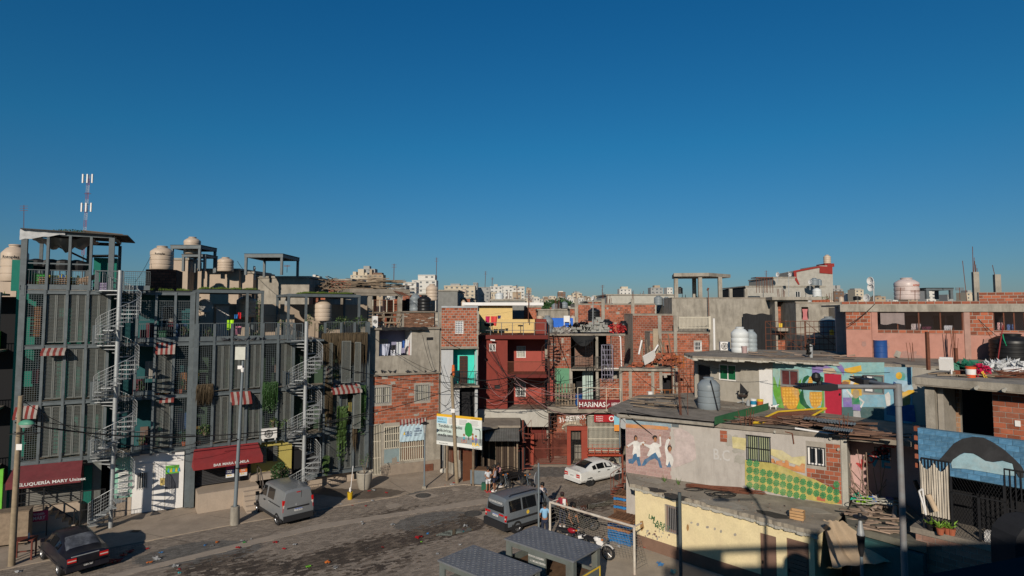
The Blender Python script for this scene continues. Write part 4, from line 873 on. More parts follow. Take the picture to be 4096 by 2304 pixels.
spiral('spiral_staircase','dark rusty spiral staircase clinging to the right side of the red house',(P.x-.05,44.8,.3),.55,[3.4,6.3,8.9],9.9,REB,start=90,mesh=False,poler=.06,pm=REB,perlevel=13,z0=0)
P=AT(2092,1870,42.6);REDI=mt('red_oxide_iron',(.17,.045,.03),.8,var=.25)
spiral('spiral_staircase','small red oxide spiral staircase beside the metal roofed stall',(P.x,42.6,0),.62,[2.7],3.6,REDI,start=10,mesh=False,poler=.05,pm=REDI,perlevel=11)
FS=Fr(-2.2,41.5,0)
S=TF('roadside_stall','dark slatted stall under a small corrugated metal roof between billboard and red gate','stall',FS)
a=rc(FS,1925,1790,2072,1860);MB().box(a[0],a[1],.9,1.0,0,2.6).bd('back_panel',mt('dark_brown_slats',(.045,.03,.022),.9,var=.3),S)
n=int((a[1]-a[0])/.14)
for i in range(n):x=a[0]+(a[1]-a[0])*i/n;MB().box(x+.01,x+.1,.82,.87,.3,2.3).bd('slat',WOODG if i%3==0 else mt('dark_brown_slats',(0,0,0)),S)
for x in(a[0],a[1]-.1):MB().box(x,x+.1,.0,.1,0,2.7).bd('post',WOODG,S)
rx0,rx1=FS.x(1940,1775,-.6),FS.x(2078,1760,-.6);zr1=2.55;m=MB();n=40;P=[]
for i in range(n+1):x=rx0+(rx1-rx0)*i/n;w_=.035*(i%2);P+=[(x,-.9,zr1+w_),(x-.15*(1-i/n),1.2,zr1+.55+w_)]
m.add(P,[(2*i,2*i+2,2*i+3,2*i+1)for i in range(n)]);m.bd('corrugated_roof',mt('corrugated_zinc',(.2,.2,.19),.5,.4,var=.3,dirt=.4,dcol=(.1,.08,.06)),S)
MB().slab([(FS.x(1935,1720,.8),.9),(FS.x(2070,1740,.8)+.2,.9),(FS.x(2070,1700,4)+.2,4.2),(FS.x(1935,1700,4),4.2)],3.1,3.25).bd('concrete_roof',CONCD,S)
MB().box(a[0],a[1]+.5,1.1,4.1,0,3.08).bd('back_room',DARK,S)
def box_thing(name,label,cat,u,v,w_,d,h,mat,rz=0,z=.05,lid=None):
 p=G(u,v,z);t=T(name,label,cat,p,rz);MB().box(-w_/2,w_/2,0,d,0.12,h).bd('body',mat,t);MB().box(-w_/2-.03,w_/2+.03,-.03,d+.03,h,h+.04).bd('lid',lid or mat,t)
 for x,y in((-w_/2+.08,.05),(w_/2-.08,.05),(-w_/2+.08,d-.05),(w_/2-.08,d-.05)):MB().cyl((x,y,0),(x,y,.12),.045,8).bd('leg',BLM,t)
 return t
box_thing('food_cart','dented galvanised food cart with a wooden top panel beside the girl in white','cart',1915,1945,1.15,.8,1.0,mt('galvanised_cart',(.2,.24,.27),.4,.5,var=.2),R(-15),.01,mt('cart_top',(.16,.09,.05),.7,var=.3))
tag(MB().box(-.22,.22,-.2,.2,0,.38).box(-.2,.2,-.18,.18,.38,.42).bd('crate',mt('green_crate',(.01,.09,.05),.6),loc=G(1940,1958)),'small dark green crate on the ground by the food cart','crate')
MB().box(0,.05,0,.05,0,.05)
FBB=Fr(*G(1828,1930).xy,-12)
pL,pR=rc(FBB,1747,1655,1928,1800,-.0),None
aL=AT(1747,1660,40.6);aR=AT(1927,1680,38.9);bang=math.atan2(aR.y-aL.y,aR.x-aL.x);FBB=Fr(aL.x,aL.y,math.degrees(bang))
W=(VC((aR.x,aR.y,0))-VC((aL.x,aL.y,0))).length;zb_=FBB.z(1748,1776);zt_=FBB.z(1748,1654);H=zt_-zb_
BB=TF('billboard','white public works billboard reading Tendido de redes eléctricas de media tensión','billboard',FBB)
BW=flat('board_white',(.66,.67,.65),.5);
for x0,x1,z0,z1,mat in((0,W,.0,.12,BW),(0,W,.12,.33,flat('board_grey',(.25,.27,.27))),(0,W,.33,.68,flat('board_pale_green',(.5,.58,.55))),(0,W,.68,.92,BW),(0,W,.92,1.0,flat('board_yellow',(.7,.4,.02)))):
 MB().box(x0,x1,0,.06,zb_+H*z0,zb_+H*z1).bd('panel_print',mat,BB)
MB().box(.02,W*.24,-.008,-.002,zb_+H*.7,zb_+H*.9).bd('panel_print',flat('board_sky_blue',(.3,.55,.7)),BB)
INK=flat('black_print',(.015,.015,.02))
for s,x,z,h,w_ in(('Obras de',.03,.82,.04,.12),('Infraestructura',.03,.73,.04,.18),('Tendido de redes',.04,.57,.1,.54),('eléctricas de',.04,.425,.1,.4),('media tensión',.04,.28,.1,.44),('Buenos Aires Ciudad',.06,.04,.03,.2),('Vamos Buenos Aires',.8,.02,.022,.16),('buenosaires.gob.ar',.78,.94,.03,.17)):text(s,BB,INK,W*x,-.01,zb_+H*z,H*h,W*w_)
for i in range(3):
 for k in range(5):MB().box(W*(.27+.24*i),W*(.27+.24*i+.17+.03*math.sin(k*3)),-.006,-.002,zb_+H*(.86-.035*k),zb_+H*(.873-.035*k)).bd('small_print',mt('small_print_grey',(.3,.3,.3)),BB)
text('BA',BB,YB,W*.8,-.012,zb_+H*.08,H*.11,W*.16);MB().box(W*.8,W*.96,-.008,-.004,zb_+H*.08,zb_+H*.1).bd('panel_print',flat('board_sky_blue',(0,0,0)),BB)
m=MB();gz=zb_+H*.3
m.lathe([(.01,-.5),(.3,-.35),(.36,0),(.26,.35),(.01,.45)],12,(0,0,0));tr=m.bd('tree_print',flat('print_green',(.02,.25,.06)),BB);tr.scale=(.85,.012,1);tr.location=(W*.72,-.012,zb_+H*.6)
MB().box(W*.715,W*.73,-.01,-.004,zb_+H*.26,zb_+H*.5).bd('tree_print',INK,BB)
for x,c,hh in((.62,(.05,.4,.45),.2),(.81,(.5,.15,.03),.26),(.88,(.25,.1,.4),.2)):
 z0=zb_+H*.2;q=flat('fig_%d'%int(x*100),c);MB().prism([(W*(x-.02),z0+H*.08),(W*(x+.02),z0+H*.08),(W*(x+.014),z0+H*hh*.75),(W*(x-.014),z0+H*hh*.75)],-.014,-.008).bd('figure_print',q,BB)
 MB().box(W*(x-.015),W*(x-.004),-.012,-.008,z0,z0+H*.08).box(W*(x+.004),W*(x+.015),-.012,-.008,z0,z0+H*.08).bd('figure_print',flat('fig_legs',(.05,.1,.3)),BB)
 hd=MB().lathe([(.01,-.07),(.07,-.03),(.07,.04),(.01,.08)],8).bd('figure_print',flat('fig_skin',(.25,.1,.05)),BB);hd.scale=(1,.05,1.1);hd.location=(W*x,-.012,z0+H*(hh*.75+.05))
m=MB();m.box(W*.96,W*.975,-.012,-.006,zb_+H*.2,zb_+H*.58).box(W*.86,W*.96,-.012,-.006,zb_+H*.62,zb_+H*.64).prism([(W*.95,zb_+H*.64),(W*.975,zb_+H*.58),(W*.96,zb_+H*.56),(W*.94,zb_+H*.62)],-.012,-.006).bd('lamp_print',INK,BB)
for cx in(.62-.03,.62+.03):
 hd=MB().lathe([(.08,0),(.1,0),(.1,.01),(.08,.01)],12).bd('wheel_print',flat('print_orange',(.6,.15,.03)),BB);hd.rotation_euler=(R(90),0,0);hd.location=(W*cx,-.01,zb_+H*.2)
for i,(u,v)in enumerate(((1788,1915),(1893,1935))):x=FBB.x(u,v-60,.12);MB().box(x-.07,x+.07,.08,.2,0,zt_-.2).bd('post',WOODG,BB)
for z in(zb_+.2,zt_-.3):MB().box(0,W,.062,.1,z,z+.08).bd('batten',WOODG,BB)
FF=Fr(0,47,0)
def px(f,a):return rc(f,*a)
K=TF('brick_house','patchy brick house with black tarp and green door panel right of the dark spiral stairs','house',FF,3,0,0)
K.location=FF.w(0,0)
a=rc(FF,2190,1342,2497,1650);zt=a[3];zl=a[2]
bk1=rc(FF,2190,1342,2283,1473);MB().box(bk1[0],bk1[1],0,.25,bk1[2],bk1[3]).bd('brick_wall',MORT,K);cnt=[0]
bricks(K,[bk1],BRICKD,[rc(FF,2246,1358,2254,1369)],0,.33,.19,.02,140,cnt=cnt)
pr=rc(FF,2446,1336,2496,1476,-.2);MB().box(pr[0],pr[1],-.2,.3,pr[2],pr[3]).bd('brick_pier',MORT,K);bricks(K,[pr],BRICKD,(),-.2,.3,.18,.02,120,cnt=cnt)
GRN=mt('faded_green_paint',(.11,.27,.16),.85,var=.15,streak=.4,dcol=(.1,.14,.1));g_=rc(FF,2220,1473,2281,1600);MB().box(g_[0],g_[1],0,.2,g_[2],g_[3]).bd('door_panel',GRN,K)
MB().box(rc(FF,2190,1473,2220,1640)[0],g_[0],0,.2,g_[2]-.5,g_[3]).bd('side_wall',REDL,K)
bkm=mt('old_common_brick',(.2,.1,.07),.9,var=.25,island=.3);r_=rc(FF,2300,1385,2372,1470,1.6);MB().box(r_[0],r_[1],1.6,1.8,r_[2],r_[3]+.9).bd('inner_brick_wall',MORT,K);bricks(K,[(r_[0],r_[1],r_[2],r_[3]+.6)],bkm,(),1.6,.3,.09,.015,0)
MB().box(bk1[1],pr[0],2.2,2.4,1,zt).bd('back_wall',DARK,K);MB().box(bk1[0],pr[1]+.1,-.3,6,zt,zt+.15).bd('roof_slab',CONCD,K)
zm=FF.z(2380,1473);MB().box(bk1[1],pr[1],-.35,2.2,zm-.15,zm).bd('balcony_slab',CONCD,K);MB().box(g_[0],pr[1],.3,2.2,zl+.3,zl+.4).bd('floor_slab',CONCD,K)
w_=rc(FF,2330,1480,2372,1600,.8);MB().box(w_[0],w_[1],.8,.9,zl,zm-.15).bd('inner_wall',mt('pale_teal_paint',(.4,.5,.46),.85,var=.12),K)
MB().box(rc(FF,2376,1340,2384,1,0)[0],rc(FF,2376,1340,2386,1,0)[1],-.1,.1,zl,zt).bd('post',CONC,K);MB().box(rc(FF,2272,1340,2284,1,0)[0],rc(FF,2272,1340,2284,1,0)[1],-.15,.0,zl,zm).bd('post',CONC,K)
for zz,u0,u1 in((zm,2285,2350),(zm,2385,2445),(zl+.4,2286,2420)):
 x0,x1=FF.x(u0,1450,-.3),FF.x(u1,1450,-.3);grid_mesh(x0,x1,zz,zz+.9,.12,.5,-.32,.02,.03).bd('railing',BLM,K)
b2=rc(FF,2399,1515,2478,1605,-.4);MB().box(b2[0],b2[1],-.4,-.2,b2[2],b2[3]).bd('brick_wall',MORT,K);bricks(K,[b2],BRICK,(),-.4,.33,.19,.03,100,cnt=cnt)
smear(K,bk1[0],bk1[1],bk1[2],bk1[3],5,s=.18)
m=MB();P=[]
for i in range(9):
 for k in range(5):P.append((FF.x(2283+i*12,1340,-.5),-.1-.18*k,zt+.1-.22*k*math.sin(math.pi*(i+.5)/9)-.03*(i%2)))
m.add(P,[(i*5+k,i*5+k+1,(i+1)*5+k+1,(i+1)*5+k)for i in range(8)for k in range(4)]);m.bd('black_tarpaulin',CABLE,K,smooth=True)
m=MB();x=FF.x(2482,1400,-.35);m.tube([(x-.1,-.3,zt-.05),(x+.02,-.3,zt-.1),(x+.08,-.3,zm),(x-1.3,-.3,zm+.02)],.05,8).bd('white_drain_pipe',WHITE,K)
FFs=Fr(0,45,0);SH=TF('corner_shop','corner shop with a grey ledge, graffiti arch, red pillars and barred front','shop',FFs)
l=rc(FFs,2190,1628,2497,1652,-.6);MB().box(l[0],l[1]+.0,-.6,2.5,l[2],l[3]).bd('ledge_slab',CONCD,SH)
w1=rc(FFs,2225,1652,2345,1760);MB().wall(w1[0],w1[1],w1[2]-.0,l[2],[],.0,.3).bd('brick_wall',CONCD,SH);bricks(SH,[(w1[0],w1[0]+.7,w1[2],l[2]),(w1[1]-.5,w1[1],w1[2],l[2])],BRICKD,(),0,.3,.18,.02,60)
text('31-RETIRO.',SH,WLET,FFs.x(2238,1690),-.02,FFs.z(2238,1690),.36,2.0,'graffiti_lettering',rot=(0,R(-8),0))
m=MB()
for i in range(13):a_=math.pi*i/12;m.obox((FFs.x(2290,1700)+.72*math.cos(a_),-.05,FFs.z(2290,1712)+.38*math.sin(a_)),.17,.12,.15,0,-a_)
m.bd('stone_arch',mt('pale_arch_stone',(.4,.34,.26),.9,var=.3,island=.2),SH,label='half round arch of pale stones')
MB().box(w1[0],w1[1],-.02,.25,1.75,w1[2]).bd('dark_lintel',DARK,SH)
for nm,u0,u1,v0,v1 in(('pillar',2268,2283,1712,1868),('pillar',2326,2350,1706,1862),('pillar',2067,2136,1738,1880)):
 a=rc(FFs,u0,v0,u1,v1,-.5);MB().box(a[0],a[1],-.5,-.2,0.0,a[3]).bd(nm,mt('brick_red_render',(.27,.05,.03),.85,var=.15,dirt=.3,dcol=(.13,.04,.03)),SH)
a=rc(FFs,2268,1706,2350,1722,-.52);MB().box(a[0],a[1],-.53,-.2,a[2],a[3]).bd('lintel',mt('brick_red_render',(0,0,0)),SH)
def bars(parent,f,u0,v0,u1,v1,y,n,mat,t=.03,hz=2,z0=None,name='bar_gate'):
 a=rc(f,u0,v0,u1,v1,y);zb=a[2]if z0 is None else z0;m=MB()
 for i in range(n+1):x=a[0]+(a[1]-a[0])*i/n;m.box(x-t/2,x+t/2,y,y+t,zb,a[3])
 for k in range(hz+1):z=zb+(a[3]-zb)*k/hz;m.box(a[0],a[1],y-.012,y-.001,z-t*.7,z+t*.7)
 return m.bd(name,mat,parent)
bars(SH,FFs,2136,1735,2200,1876,-.4,15,REDI,.035,2,.1);bars(SH,FFs,2200,1730,2268,1872,-.4,15,REDI,.035,2,.1);bars(SH,FFs,2285,1722,2326,1860,-.35,7,BLM,.03,2,.1)
bars(SH,FFs,2352,1662,2482,1836,-.4,26,IVB,.03,4,.2,'barred_front')
a=rc(FFs,2352,1662,2482,1836,.3);MB().box(a[0],a[1],.5,.6,0,a[3]+.2).bd('shop_wall',mt('shop_interior_grey',(.12,.13,.12),.8,var=.4,scale=4),SH)
bricks(SH,[(FFs.x(2200,1800,1.5),FFs.x(2268,1800,1.5),.2,3)],BRICKD,(),1.5,.33,.19,.02,60);MB().box(FFs.x(2136,1800,1.6),FFs.x(2330,1800,1.6),1.6,1.8,0,3.2).bd('yard_wall',MORT,SH)
a=rc(FFs,2376,1659,2482,1688,-.55);t=MB().box(a[0],a[1],-.6,-.52,a[2],a[3]).bd('shop_sign',flat('sign_red',(.35,.01,.015),.5,var=.1),SH);
for i,s in enumerate(('PUNTO','ROPA','Y ROPITA')):text(s,SH,WLET,a[0]+.15,-.61,a[3]-.17-.15*i,.08,.5)
MB().lathe([(.12,0),(.19,0),(.19,.01),(.12,.01)],14).bd('sign_emblem',WLET,SH,loc=((a[0]+a[1])/2+.3,-.61,(a[2]+a[3])/2)).rotation_euler=(R(90),0,0)
h=rc(FFs,2311,1599,2425,1634,-.7);t=TF('painted_banner','dark red painted banner reading HARINAS twice, on the ledge rail','banner',FFs,h[0],-.75,h[2]);W=h[1]-h[0];H=h[3]-h[2];W2=rc(FFs,2425,1599,2482,1630,-.6)
m=MB();m.box(0,W,0,.02,0,H);m.bd('cloth',flat('banner_dark_red',(.16,.008,.015),.7,var=.15),t);m=MB().box(0,W2[1]-W2[0],0,.02,0,H).bd('cloth',flat('banner_dark_red',(0,0,0)),t,loc=(W,.0,0));m.rotation_euler=(0,0,.12)
text('HARINAS',t,WLET,.1,-.012,H*.2,H*.55,W*.92);text('HARINAS',t,WLET,W+.38,.01,H*.3,H*.38,.62,rot=(0,0,.12));text('VENTA POR',t,WLET,W+.03,-.006,H*.2,H*.16,.3,rot=(0,R(-35),.12));text('MAYOR Y MENOR',t,WLET,W+.95,.06,H*.1,H*.14,.32,rot=(0,R(-40),.12))
m=MB();m.tube([FFs.w(h[0],-.78,h[2]-.1),FFs.w(h[0],-.78,h[3]+.9),FFs.w(W2[1],-.6,h[3]+.8),FFs.w(W2[1],-.6,h[2])],.025,5);m.cyl(FFs.w(h[1],-.75,h[2]-.2),FFs.w(h[1],-.75,h[3]+.85),.025,5);tag(m.bd('pipe_rail',IVB),'white pipe rail that carries the dark red flour banner','railing')
o=MB().lathe([(.01,0),(.28,0),(.3,.05),(.3,.4),(.285,.42),(.3,.45),(.3,.85),(.26,.88),(.01,.88)],16).bd('plastic_barrel',mt('blue_barrel_plastic',(.012,.07,.25),.5,var=.1),smooth=True,loc=FFs.w(FFs.x(2312,1600,.3)+.02,.1,l[3]));tag(o,'blue plastic barrel behind the left end of the flour banner','barrel')
m=MB()
for k in range(4):
 for i in range(7):m.box(i*.22,i*.22+.12,.0,.03,k*.42,k*.42+.4)
 m.box(0,1.5,.03,.08,k*.42+.05,k*.42+.12)
tag(m.bd('pallet_fence',WOODG,loc=FFs.w(FFs.x(2222,1600,-.3),-.3,l[3]),rz=0),'grey pallets stacked upright in front of the green door panel','pallets')
def block(f,name,label,cat,u0,u1,vt,zb,depth,mat,rmat=None,brick=None,holes=(),cap=280,bw=.33,bh=.19,j=.02,y=0,roof=.14,vref=None,wall='front_wall',k=None):
 a=rc(f,u0,vt,u1,vt+80,y);x0,x1=a[0],a[1];zt=f.z((u0+u1)/2,vt,y)
 t=TF(name,label,cat,f);hs=[rc(f,*h,y)for h in holes]
 MB().wall(x0,x1,zb,zt,hs,y,y+.22).bd(wall,MORT if brick else mat,t)
 for x in(x0+.001,x1-.201):MB().box(x,x+.2,y+.22,y+depth,zb,zt-.002).bd('side_wall',mat,t)
 MB().box(x0+.2,x1-.2,y+depth-.2,y+depth,zb,zt-.002).bd('back_wall',mat,t)
 MB().box(x0+.01,x1-.01,y+.01,y+depth,zt-.0,zt+roof).bd('roof_slab',rmat or CONCD,t)
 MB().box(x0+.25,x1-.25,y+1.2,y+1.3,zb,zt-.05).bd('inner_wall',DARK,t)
 if brick:bricks(t,[(x0,x1-.02,max(zb,zt-6),zt)],brick,hs,y,bw,bh,j,cap)
 return t,x0,x1,zt
FU=Fr(0,56,0)
U,ux0,ux1,uzt=block(FU,'brick_house','long orange brick house with grey posts behind the pile of concrete blocks','house',2307,2622,1220,0,6,CONC,None,BRICK,[],300)
for u in(2305,2412,2531):
 a=rc(FU,u-6,1195,u+7,1300,-.12);MB().box(a[0],a[1],-.12,-.001,4,a[3]).bd('post',CONC,U)
m=MB()
for u in(2305,2412,2531):
 for k in range(4):p=FU.w(FU.x(u-3+k*2,1200),-.05,FU.z(u,1195));m.cyl(p,p+VC((uni(-.03,.03),0,uni(.5,.9))),.012,4)
o=m.bd('rebar',RUST);tag(o,'thin reinforcing bars sprouting from the posts of the long brick house','reinforcing bars');o['kind']='stuff'
smear(U,ux0,ux1,uzt-3.2,uzt,10,s=.2)
FU2=Fr(0,52,0)
U2,_,_,_=block(FU2,'brick_house','lower orange brick house stepped in front of the long brick wall, wooden props before it','house',2531,2702,1262,0,4,CONC,None,BRICKD,[],260)
FU3=Fr(0,50,0)
U3,_,_,_=block(FU3,'brick_house','brick house with a slim white barred window below the white fence','house',2600,2836,1334,2.5,3.5,CONC,None,BRICK,[(2776,1367,2806,1402)],250)
a=rc(FU3,2776,1367,2806,1402);window(U3,*a,.05,WHITE,bars=5,mull=0,cross=1)
for u in(2640,2702):a=rc(FU3,u-7,1262,u+6,1400,-.1);MB().box(a[0],a[1],-.1,-.001,3,a[3]).bd('post',CONC,U3)
m=MB();a=rc(FU3,2717,1266,2834,1315,-.05);n=22
for i in range(n+1):x=a[0]+(a[1]-a[0])*i/n;m.box(x-.022,x+.022,0,.03,0,a[3]-a[2])
m.box(a[0],a[1],-.03,-.001,.05,.1).box(a[0],a[1],-.03,-.001,a[3]-a[2]-.12,a[3]-a[2]-.07);m.box(a[1]-.02,a[1]+.18,-.02,.1,-.05,a[3]-a[2]+.02);tag(m.bd('metal_fence',IVB,loc=(0,49.9,a[2])),'cream painted bar fence on the brick terrace','fence')
FG=Fr(*AT(2486,1550,45.2).xy,-8)
Gh,gx0,gx1,gzt=block(FG,'brick_house','two storey brick house with grey posts and an open dark doorway above the flour shop','house',2478,2700,1482,2.8,4,CONC,None,BRICK,[(2650,1500,2698,1606)],260)
for u in(2484,2522,2612,2644):a=rc(FG,u-6,1482,u+6,1620,-.1);MB().box(a[0],a[1],-.1,-.001,2.8,a[3]).bd('post',CONC,Gh)
MB().box(gx0,gx1,-.25,.0,gzt-.02,gzt+.16).bd('ledge',CONC,Gh)
smear(Gh,gx0,gx1,gzt-3,gzt,8,s=.2)
def brick_heap(P,rx,ry,h,n,label):
 m=MB()
 for i in range(n):k=i/n;m.obox((P.x+uni(-rx,rx)*(1-k*.6),P.y+uni(-ry,ry),P.z+h*k),.3,.13,.18,uni(-.7,.7),uni(-.3,.3)*k)
 o=m.bd('brick_heap',BRICK);o['kind']='stuff';return tag(o,label,'brick pile')
brick_heap(AT(2660,1462,46.5),1.6,.6,.9,70,'loose heap of orange bricks on the brick house slab');brick_heap(AT(2560,1470,46.3),1.0,.5,.35,26,'few scattered bricks at the left of the debris slab')
m=MB()
for i in range(16):p=AT(2570+i*7.5+uni(-8,8),1460,47+uni(-.3,.6));L_=uni(.9,2.6);m.obox(p+VC((0,0,L_/2)),.1,.05,L_,uni(0,3),R(uni(-25,30)),R(uni(-12,12)))
o=tag(m.bd('plank_stack',WOODG),'weathered planks leaning against the brick wall above the debris slab','planks');o['kind']='stuff'
m=MB();p=AT(2624,1465,46.8);m.box(p.x-.2,p.x+.2,p.y,p.y+.12,p.z,p.z+2.9);tag(m.bd('wooden_prop',mt('pale_plank',(.35,.28,.2),.9,var=.2)),'tall pale board standing upright before the brick wall','plank')
for u0,v0,u1,v1,lab in((2555,1418,2567,1362,'white and turquoise pipe leaning among the planks'),(2596,1440,2632,1380,'white board leaning diagonally by the tall pale board')):
 tag(MB().cyl(AT(u0,v0,46),AT(u1,v1,46.6),.07,8).bd('leaning_pipe',WHITE),lab,'pipe')
p=AT(2598,1430,45.8);tag(MB().obox(p,1.1,.06,.8,.3,R(-25),R(20)).bd('fallen_board',WHITE),'tilted white panel lying on the debris','panel')
zt=FF.z(2340,1336)
BLK=mt('grey_concrete_block',(.28,.28,.26),.9,island=.15);blks=MB()
bl=T('block_pile','stacked grey hollow concrete blocks on the patchy brick roof','block pile',(0,47,zt+.15));bm=MB().box(0,.4,0,.19,0,.19).mesh('concrete_block',BLK)
for k,(u0,u1)in enumerate(((2210,2435),(2285,2425),(2300,2425),(2355,2420),(2370,2412),(2385,2405))):
 x=FF.x(u0,1330);xe=FF.x(u1,1330)
 while x<xe:
  if rnd()>(.45 if k==0 and x<FF.x(2290,1330)else .12):ins(bm,'concrete_block',bl,(x,uni(-.1,.15),k*.195),(1,1,1),(0,0,uni(-.12,.12)))
  x+=.43
Y=47.6;z0=zt+.15
tk(2376,1282,1232,Y+.3,TBLK,'black conical tank on an iron frame over the concrete blocks',wpx=49,rz=0);tk(2428,1335,1277,Y+.8,TBLK,'squat black tank right of the concrete blocks',wpx=50);tk(2494,1338,1283,Y+.4,TBLK,'black drum shaped tank at the right end of the brick roof',wpx=36,ribs=2,neck=.5)
p=AT(2376,1282,Y+.3);m=MB()
for sx in(-.55,.55):
 for sy in(-.4,.4):m.cyl((sx,sy,z0-p.z),(sx,sy,-.05),.03,5)
m.box(-.65,.65,-.5,.5,-.05,0);t=m.bd('iron_tank_frame',BLM,loc=p);tag(t,'black iron frame under the conical tank','tank stand')
m=MB();P=AT(2325,1330,47.3);m.leaves((P.x,P.y,P.z+.35),(.95,.4,.45),130,.28,shell=.5);o=tag(m.bd('black_plastic_heap',mt('black_plastic',(.01,.01,.011),.3,var=0)),'heap of crumpled black plastic sheeting left of the blocks','plastic heap');o['kind']='stuff'
m=MB().leaves((AT(2266,1330,47.2).x,47.2,z0+.15),(1.0,.3,.3),90,.2,shell=.5);o=tag(m.bd('rag_heap',mt('grey_rags',(.35,.32,.3),.9,island=.3)),'low heap of pale rags and bags at the left of the roof','rag heap');o['kind']='stuff'
m=MB().leaves((AT(2462,1325,47).x,47,z0+.3),(.8,.3,.35),80,.2,shell=.4);o=tag(m.bd('toy_heap',mt('red_toys',(.45,.03,.03),.6,island=.5)),'jumble of red toys and bags between the two squat black tanks','toy heap');o['kind']='stuff'
tag(MB().box(0,FF.x(2300,1310,1)-FF.x(2212,1310,1),0,1.5,0,.75).bd('frame_pool',mt('pool_blue',(.01,.12,.55),.5),loc=(FF.x(2212,1310,1),49.5,z0+.3)),'blue framed swimming pool on the brick roof','pool')
m=MB();m.box(0,.5,0,.04,.4,.45).box(0,.5,.45,.49,.4,.9);[m.cyl((x,y,0),(x,y,.42),.02,4)for x in(.03,.47)for y in(.03,.45)];tag(m.bd('plastic_chair',WHITE,loc=(FF.x(2265,1330),48.8,z0+.35)),'white plastic chair in front of the blue pool','chair')
for u,vb,vt,y,mt_,lab,wp in((2220,1245,1213,95,TGREY,'small grey tank above the trees gap, left of the pair',26),(2258,1240,1206,95,TGREY,'taller grey tank of the pair left of the long brick house',28),(2135,1246,1224,90,TGREY,'small grey tank on the far roof, left of centre',15),(2148,1246,1225,90,TGREY,'small grey tank beside its twin on the far roof',14),(2292,1290,1262,52,TBEI,'cream tank marked waterplast behind the blue pool',24),(2634,1220,1183,57,TGREY,'left grey tank of the two before the pale long wall',35),(2666,1224,1187,56,TGREY,'right grey tank of the two before the pale long wall',29),(1857,1183,1156,80,TBEI,'cream tank on a far grey roof right of the brick topped house',25),(1997,1200,1170,70,TWHT,'stained white tank on the far roof above the yellow room',34),(2160,1275,1262,60,TBEI,'flat cream tank beside the grey wall',28),(2720,1175,1147,70,TBLK,'black tank beside the small dog house under the concrete canopy',22)):
 tk(u,vb,vt,y,mt_,lab,wpx=wp)
def mid(u0,v0,u1,v1,y,mat,label,cat='building',name='concrete_house',zb=0,brick=None,holes=(),depth=8,cap=0):
 f=Fr(0,y,0);a=rc(f,u0,v0,u1,v1,0);t=T(name,label,cat,(0,y,0));hs=[rc(f,*h)for h in holes]
 MB().wall(a[0],a[1],zb,a[3],hs,0,.2).bd('front_wall',MORT if brick else mat,t);MB().box(a[0],a[1],.2,depth,zb,a[3]-.05).bd('side_walls',mat if not holes else DARK,t)
 MB().box(a[0]-.1,a[1]+.1,-.08,depth,a[3],a[3]+.15).bd('roof_slab',CONC,t)
 for h in hs:window(t,*h,.05,WHITE,fw=.05)
 if brick:bricks(t,[(a[0],a[1],max(zb,a[2]),a[3])],brick,hs,0,.33,.19,.02,cap)
 return t,a
PW_=mt('pale_rough_wall',(.42,.4,.35),.9,var=.15,dirt=.3,dcol=(.2,.18,.15));GRW=mt('grey_rough_wall',(.2,.2,.19),.9,var=.2,dirt=.4,dcol=(.1,.1,.09))
mid(2427,1182,2700,1290,66,PW_,'long low pale stained wall with dark patches, left of the concrete canopy')
mid(1964,1203,2096,1290,56,GRW,'dark grey block with two small white outlets behind the yellow terrace')
mid(1752,1165,1830,1240,58,GRW,'rough grey gable just right of the tall beige tank')
mid(2152,1242,2276,1290,60,CONC,'low stained concrete parapet left of the cream tank')
mid(2096,1230,2165,1290,64,CONC,'partly plastered brick wall between grey block and parapet',brick=BRICK,cap=60)
mid(1825,1195,1880,1240,62,CONC,'small far brick wall under the cream tank',brick=BRICK,cap=60)
mid(2280,1236,2306,1290,58,CONC,'brick pier at the left end of the long brick house',brick=BRICK,cap=30)
mid(2352,1208,2430,1250,70,CONC,'sloping brick wall behind the long brick house',brick=BRICK,cap=60)
mid(1240,1122,1405,1180,58,CONC,'brick parapet under the broken boards',brick=BRICKD,cap=80,zb=9)
mid(1010,1112,1236,1250,47,CONC,'plain weathered concrete wall with rebar stubs above the steel terrace',zb=8.5,depth=5)
mid(705,1082,955,1200,46,BEIGE,'smooth beige rendered roof building behind the left terraces',zb=9,depth=6)
mid(955,1094,1012,1200,46.4,BEIGE,'small beige step beside the smooth beige roof building',zb=9,depth=4)
mid(1236,1190,1300,1290,48,CONC,'short brick wall seen under the right pergola',brick=BRICK,cap=60,zb=8)
mid(0,1045,68,1160,40,BEIGE,'beige rendered stub wall with rods at the far left',zb=9,depth=3)
t,a=mid(1610,1180,1700,1250,60,CONC,'brick wall strip behind the tank group',brick=BRICK,cap=60,zb=8)
FT=Fr(*AT(580,1130,39).xy,20);t=TF('brick_tank_base','dark hollow brick base under the large branded beige tank','brick base',FT,0,0,0)
a=rc(FT,580,1078,705,1130);MB().box(0.05,a[1],.05,2.4,11.9,a[3]).bd('core',DARK,t);bricks(t,[(0,a[1],12.3,a[3])],BRICKD,(),.05,.33,.19,.02,120)
MB().box(-.8,a[1]+.3,-.4,2.6,12.0,12.3).bd('base_slab',CONCD,t);bricks(t,[(-.8,a[1]+.3,12.02,12.28)],BRICK,(),-.4,.33,.25,.02,30)
tk(646,1079,984,40.5,TBEI,'large beige branded water tank on the dark brick base',brand='Rotoplas',wpx=84)
tk(55,1126,978,37,TBEI,'beige branded water tank at the far left behind the terrace',brand='Rotoplas',wpx=90)
tk(768,1016,948,44,TBEI,'upper beige tank raised on the steel tank tower',wpx=62);tk(901,1086,1029,45,TBEI,'beige tank with dark pipes between the two open steel frames',wpx=61)
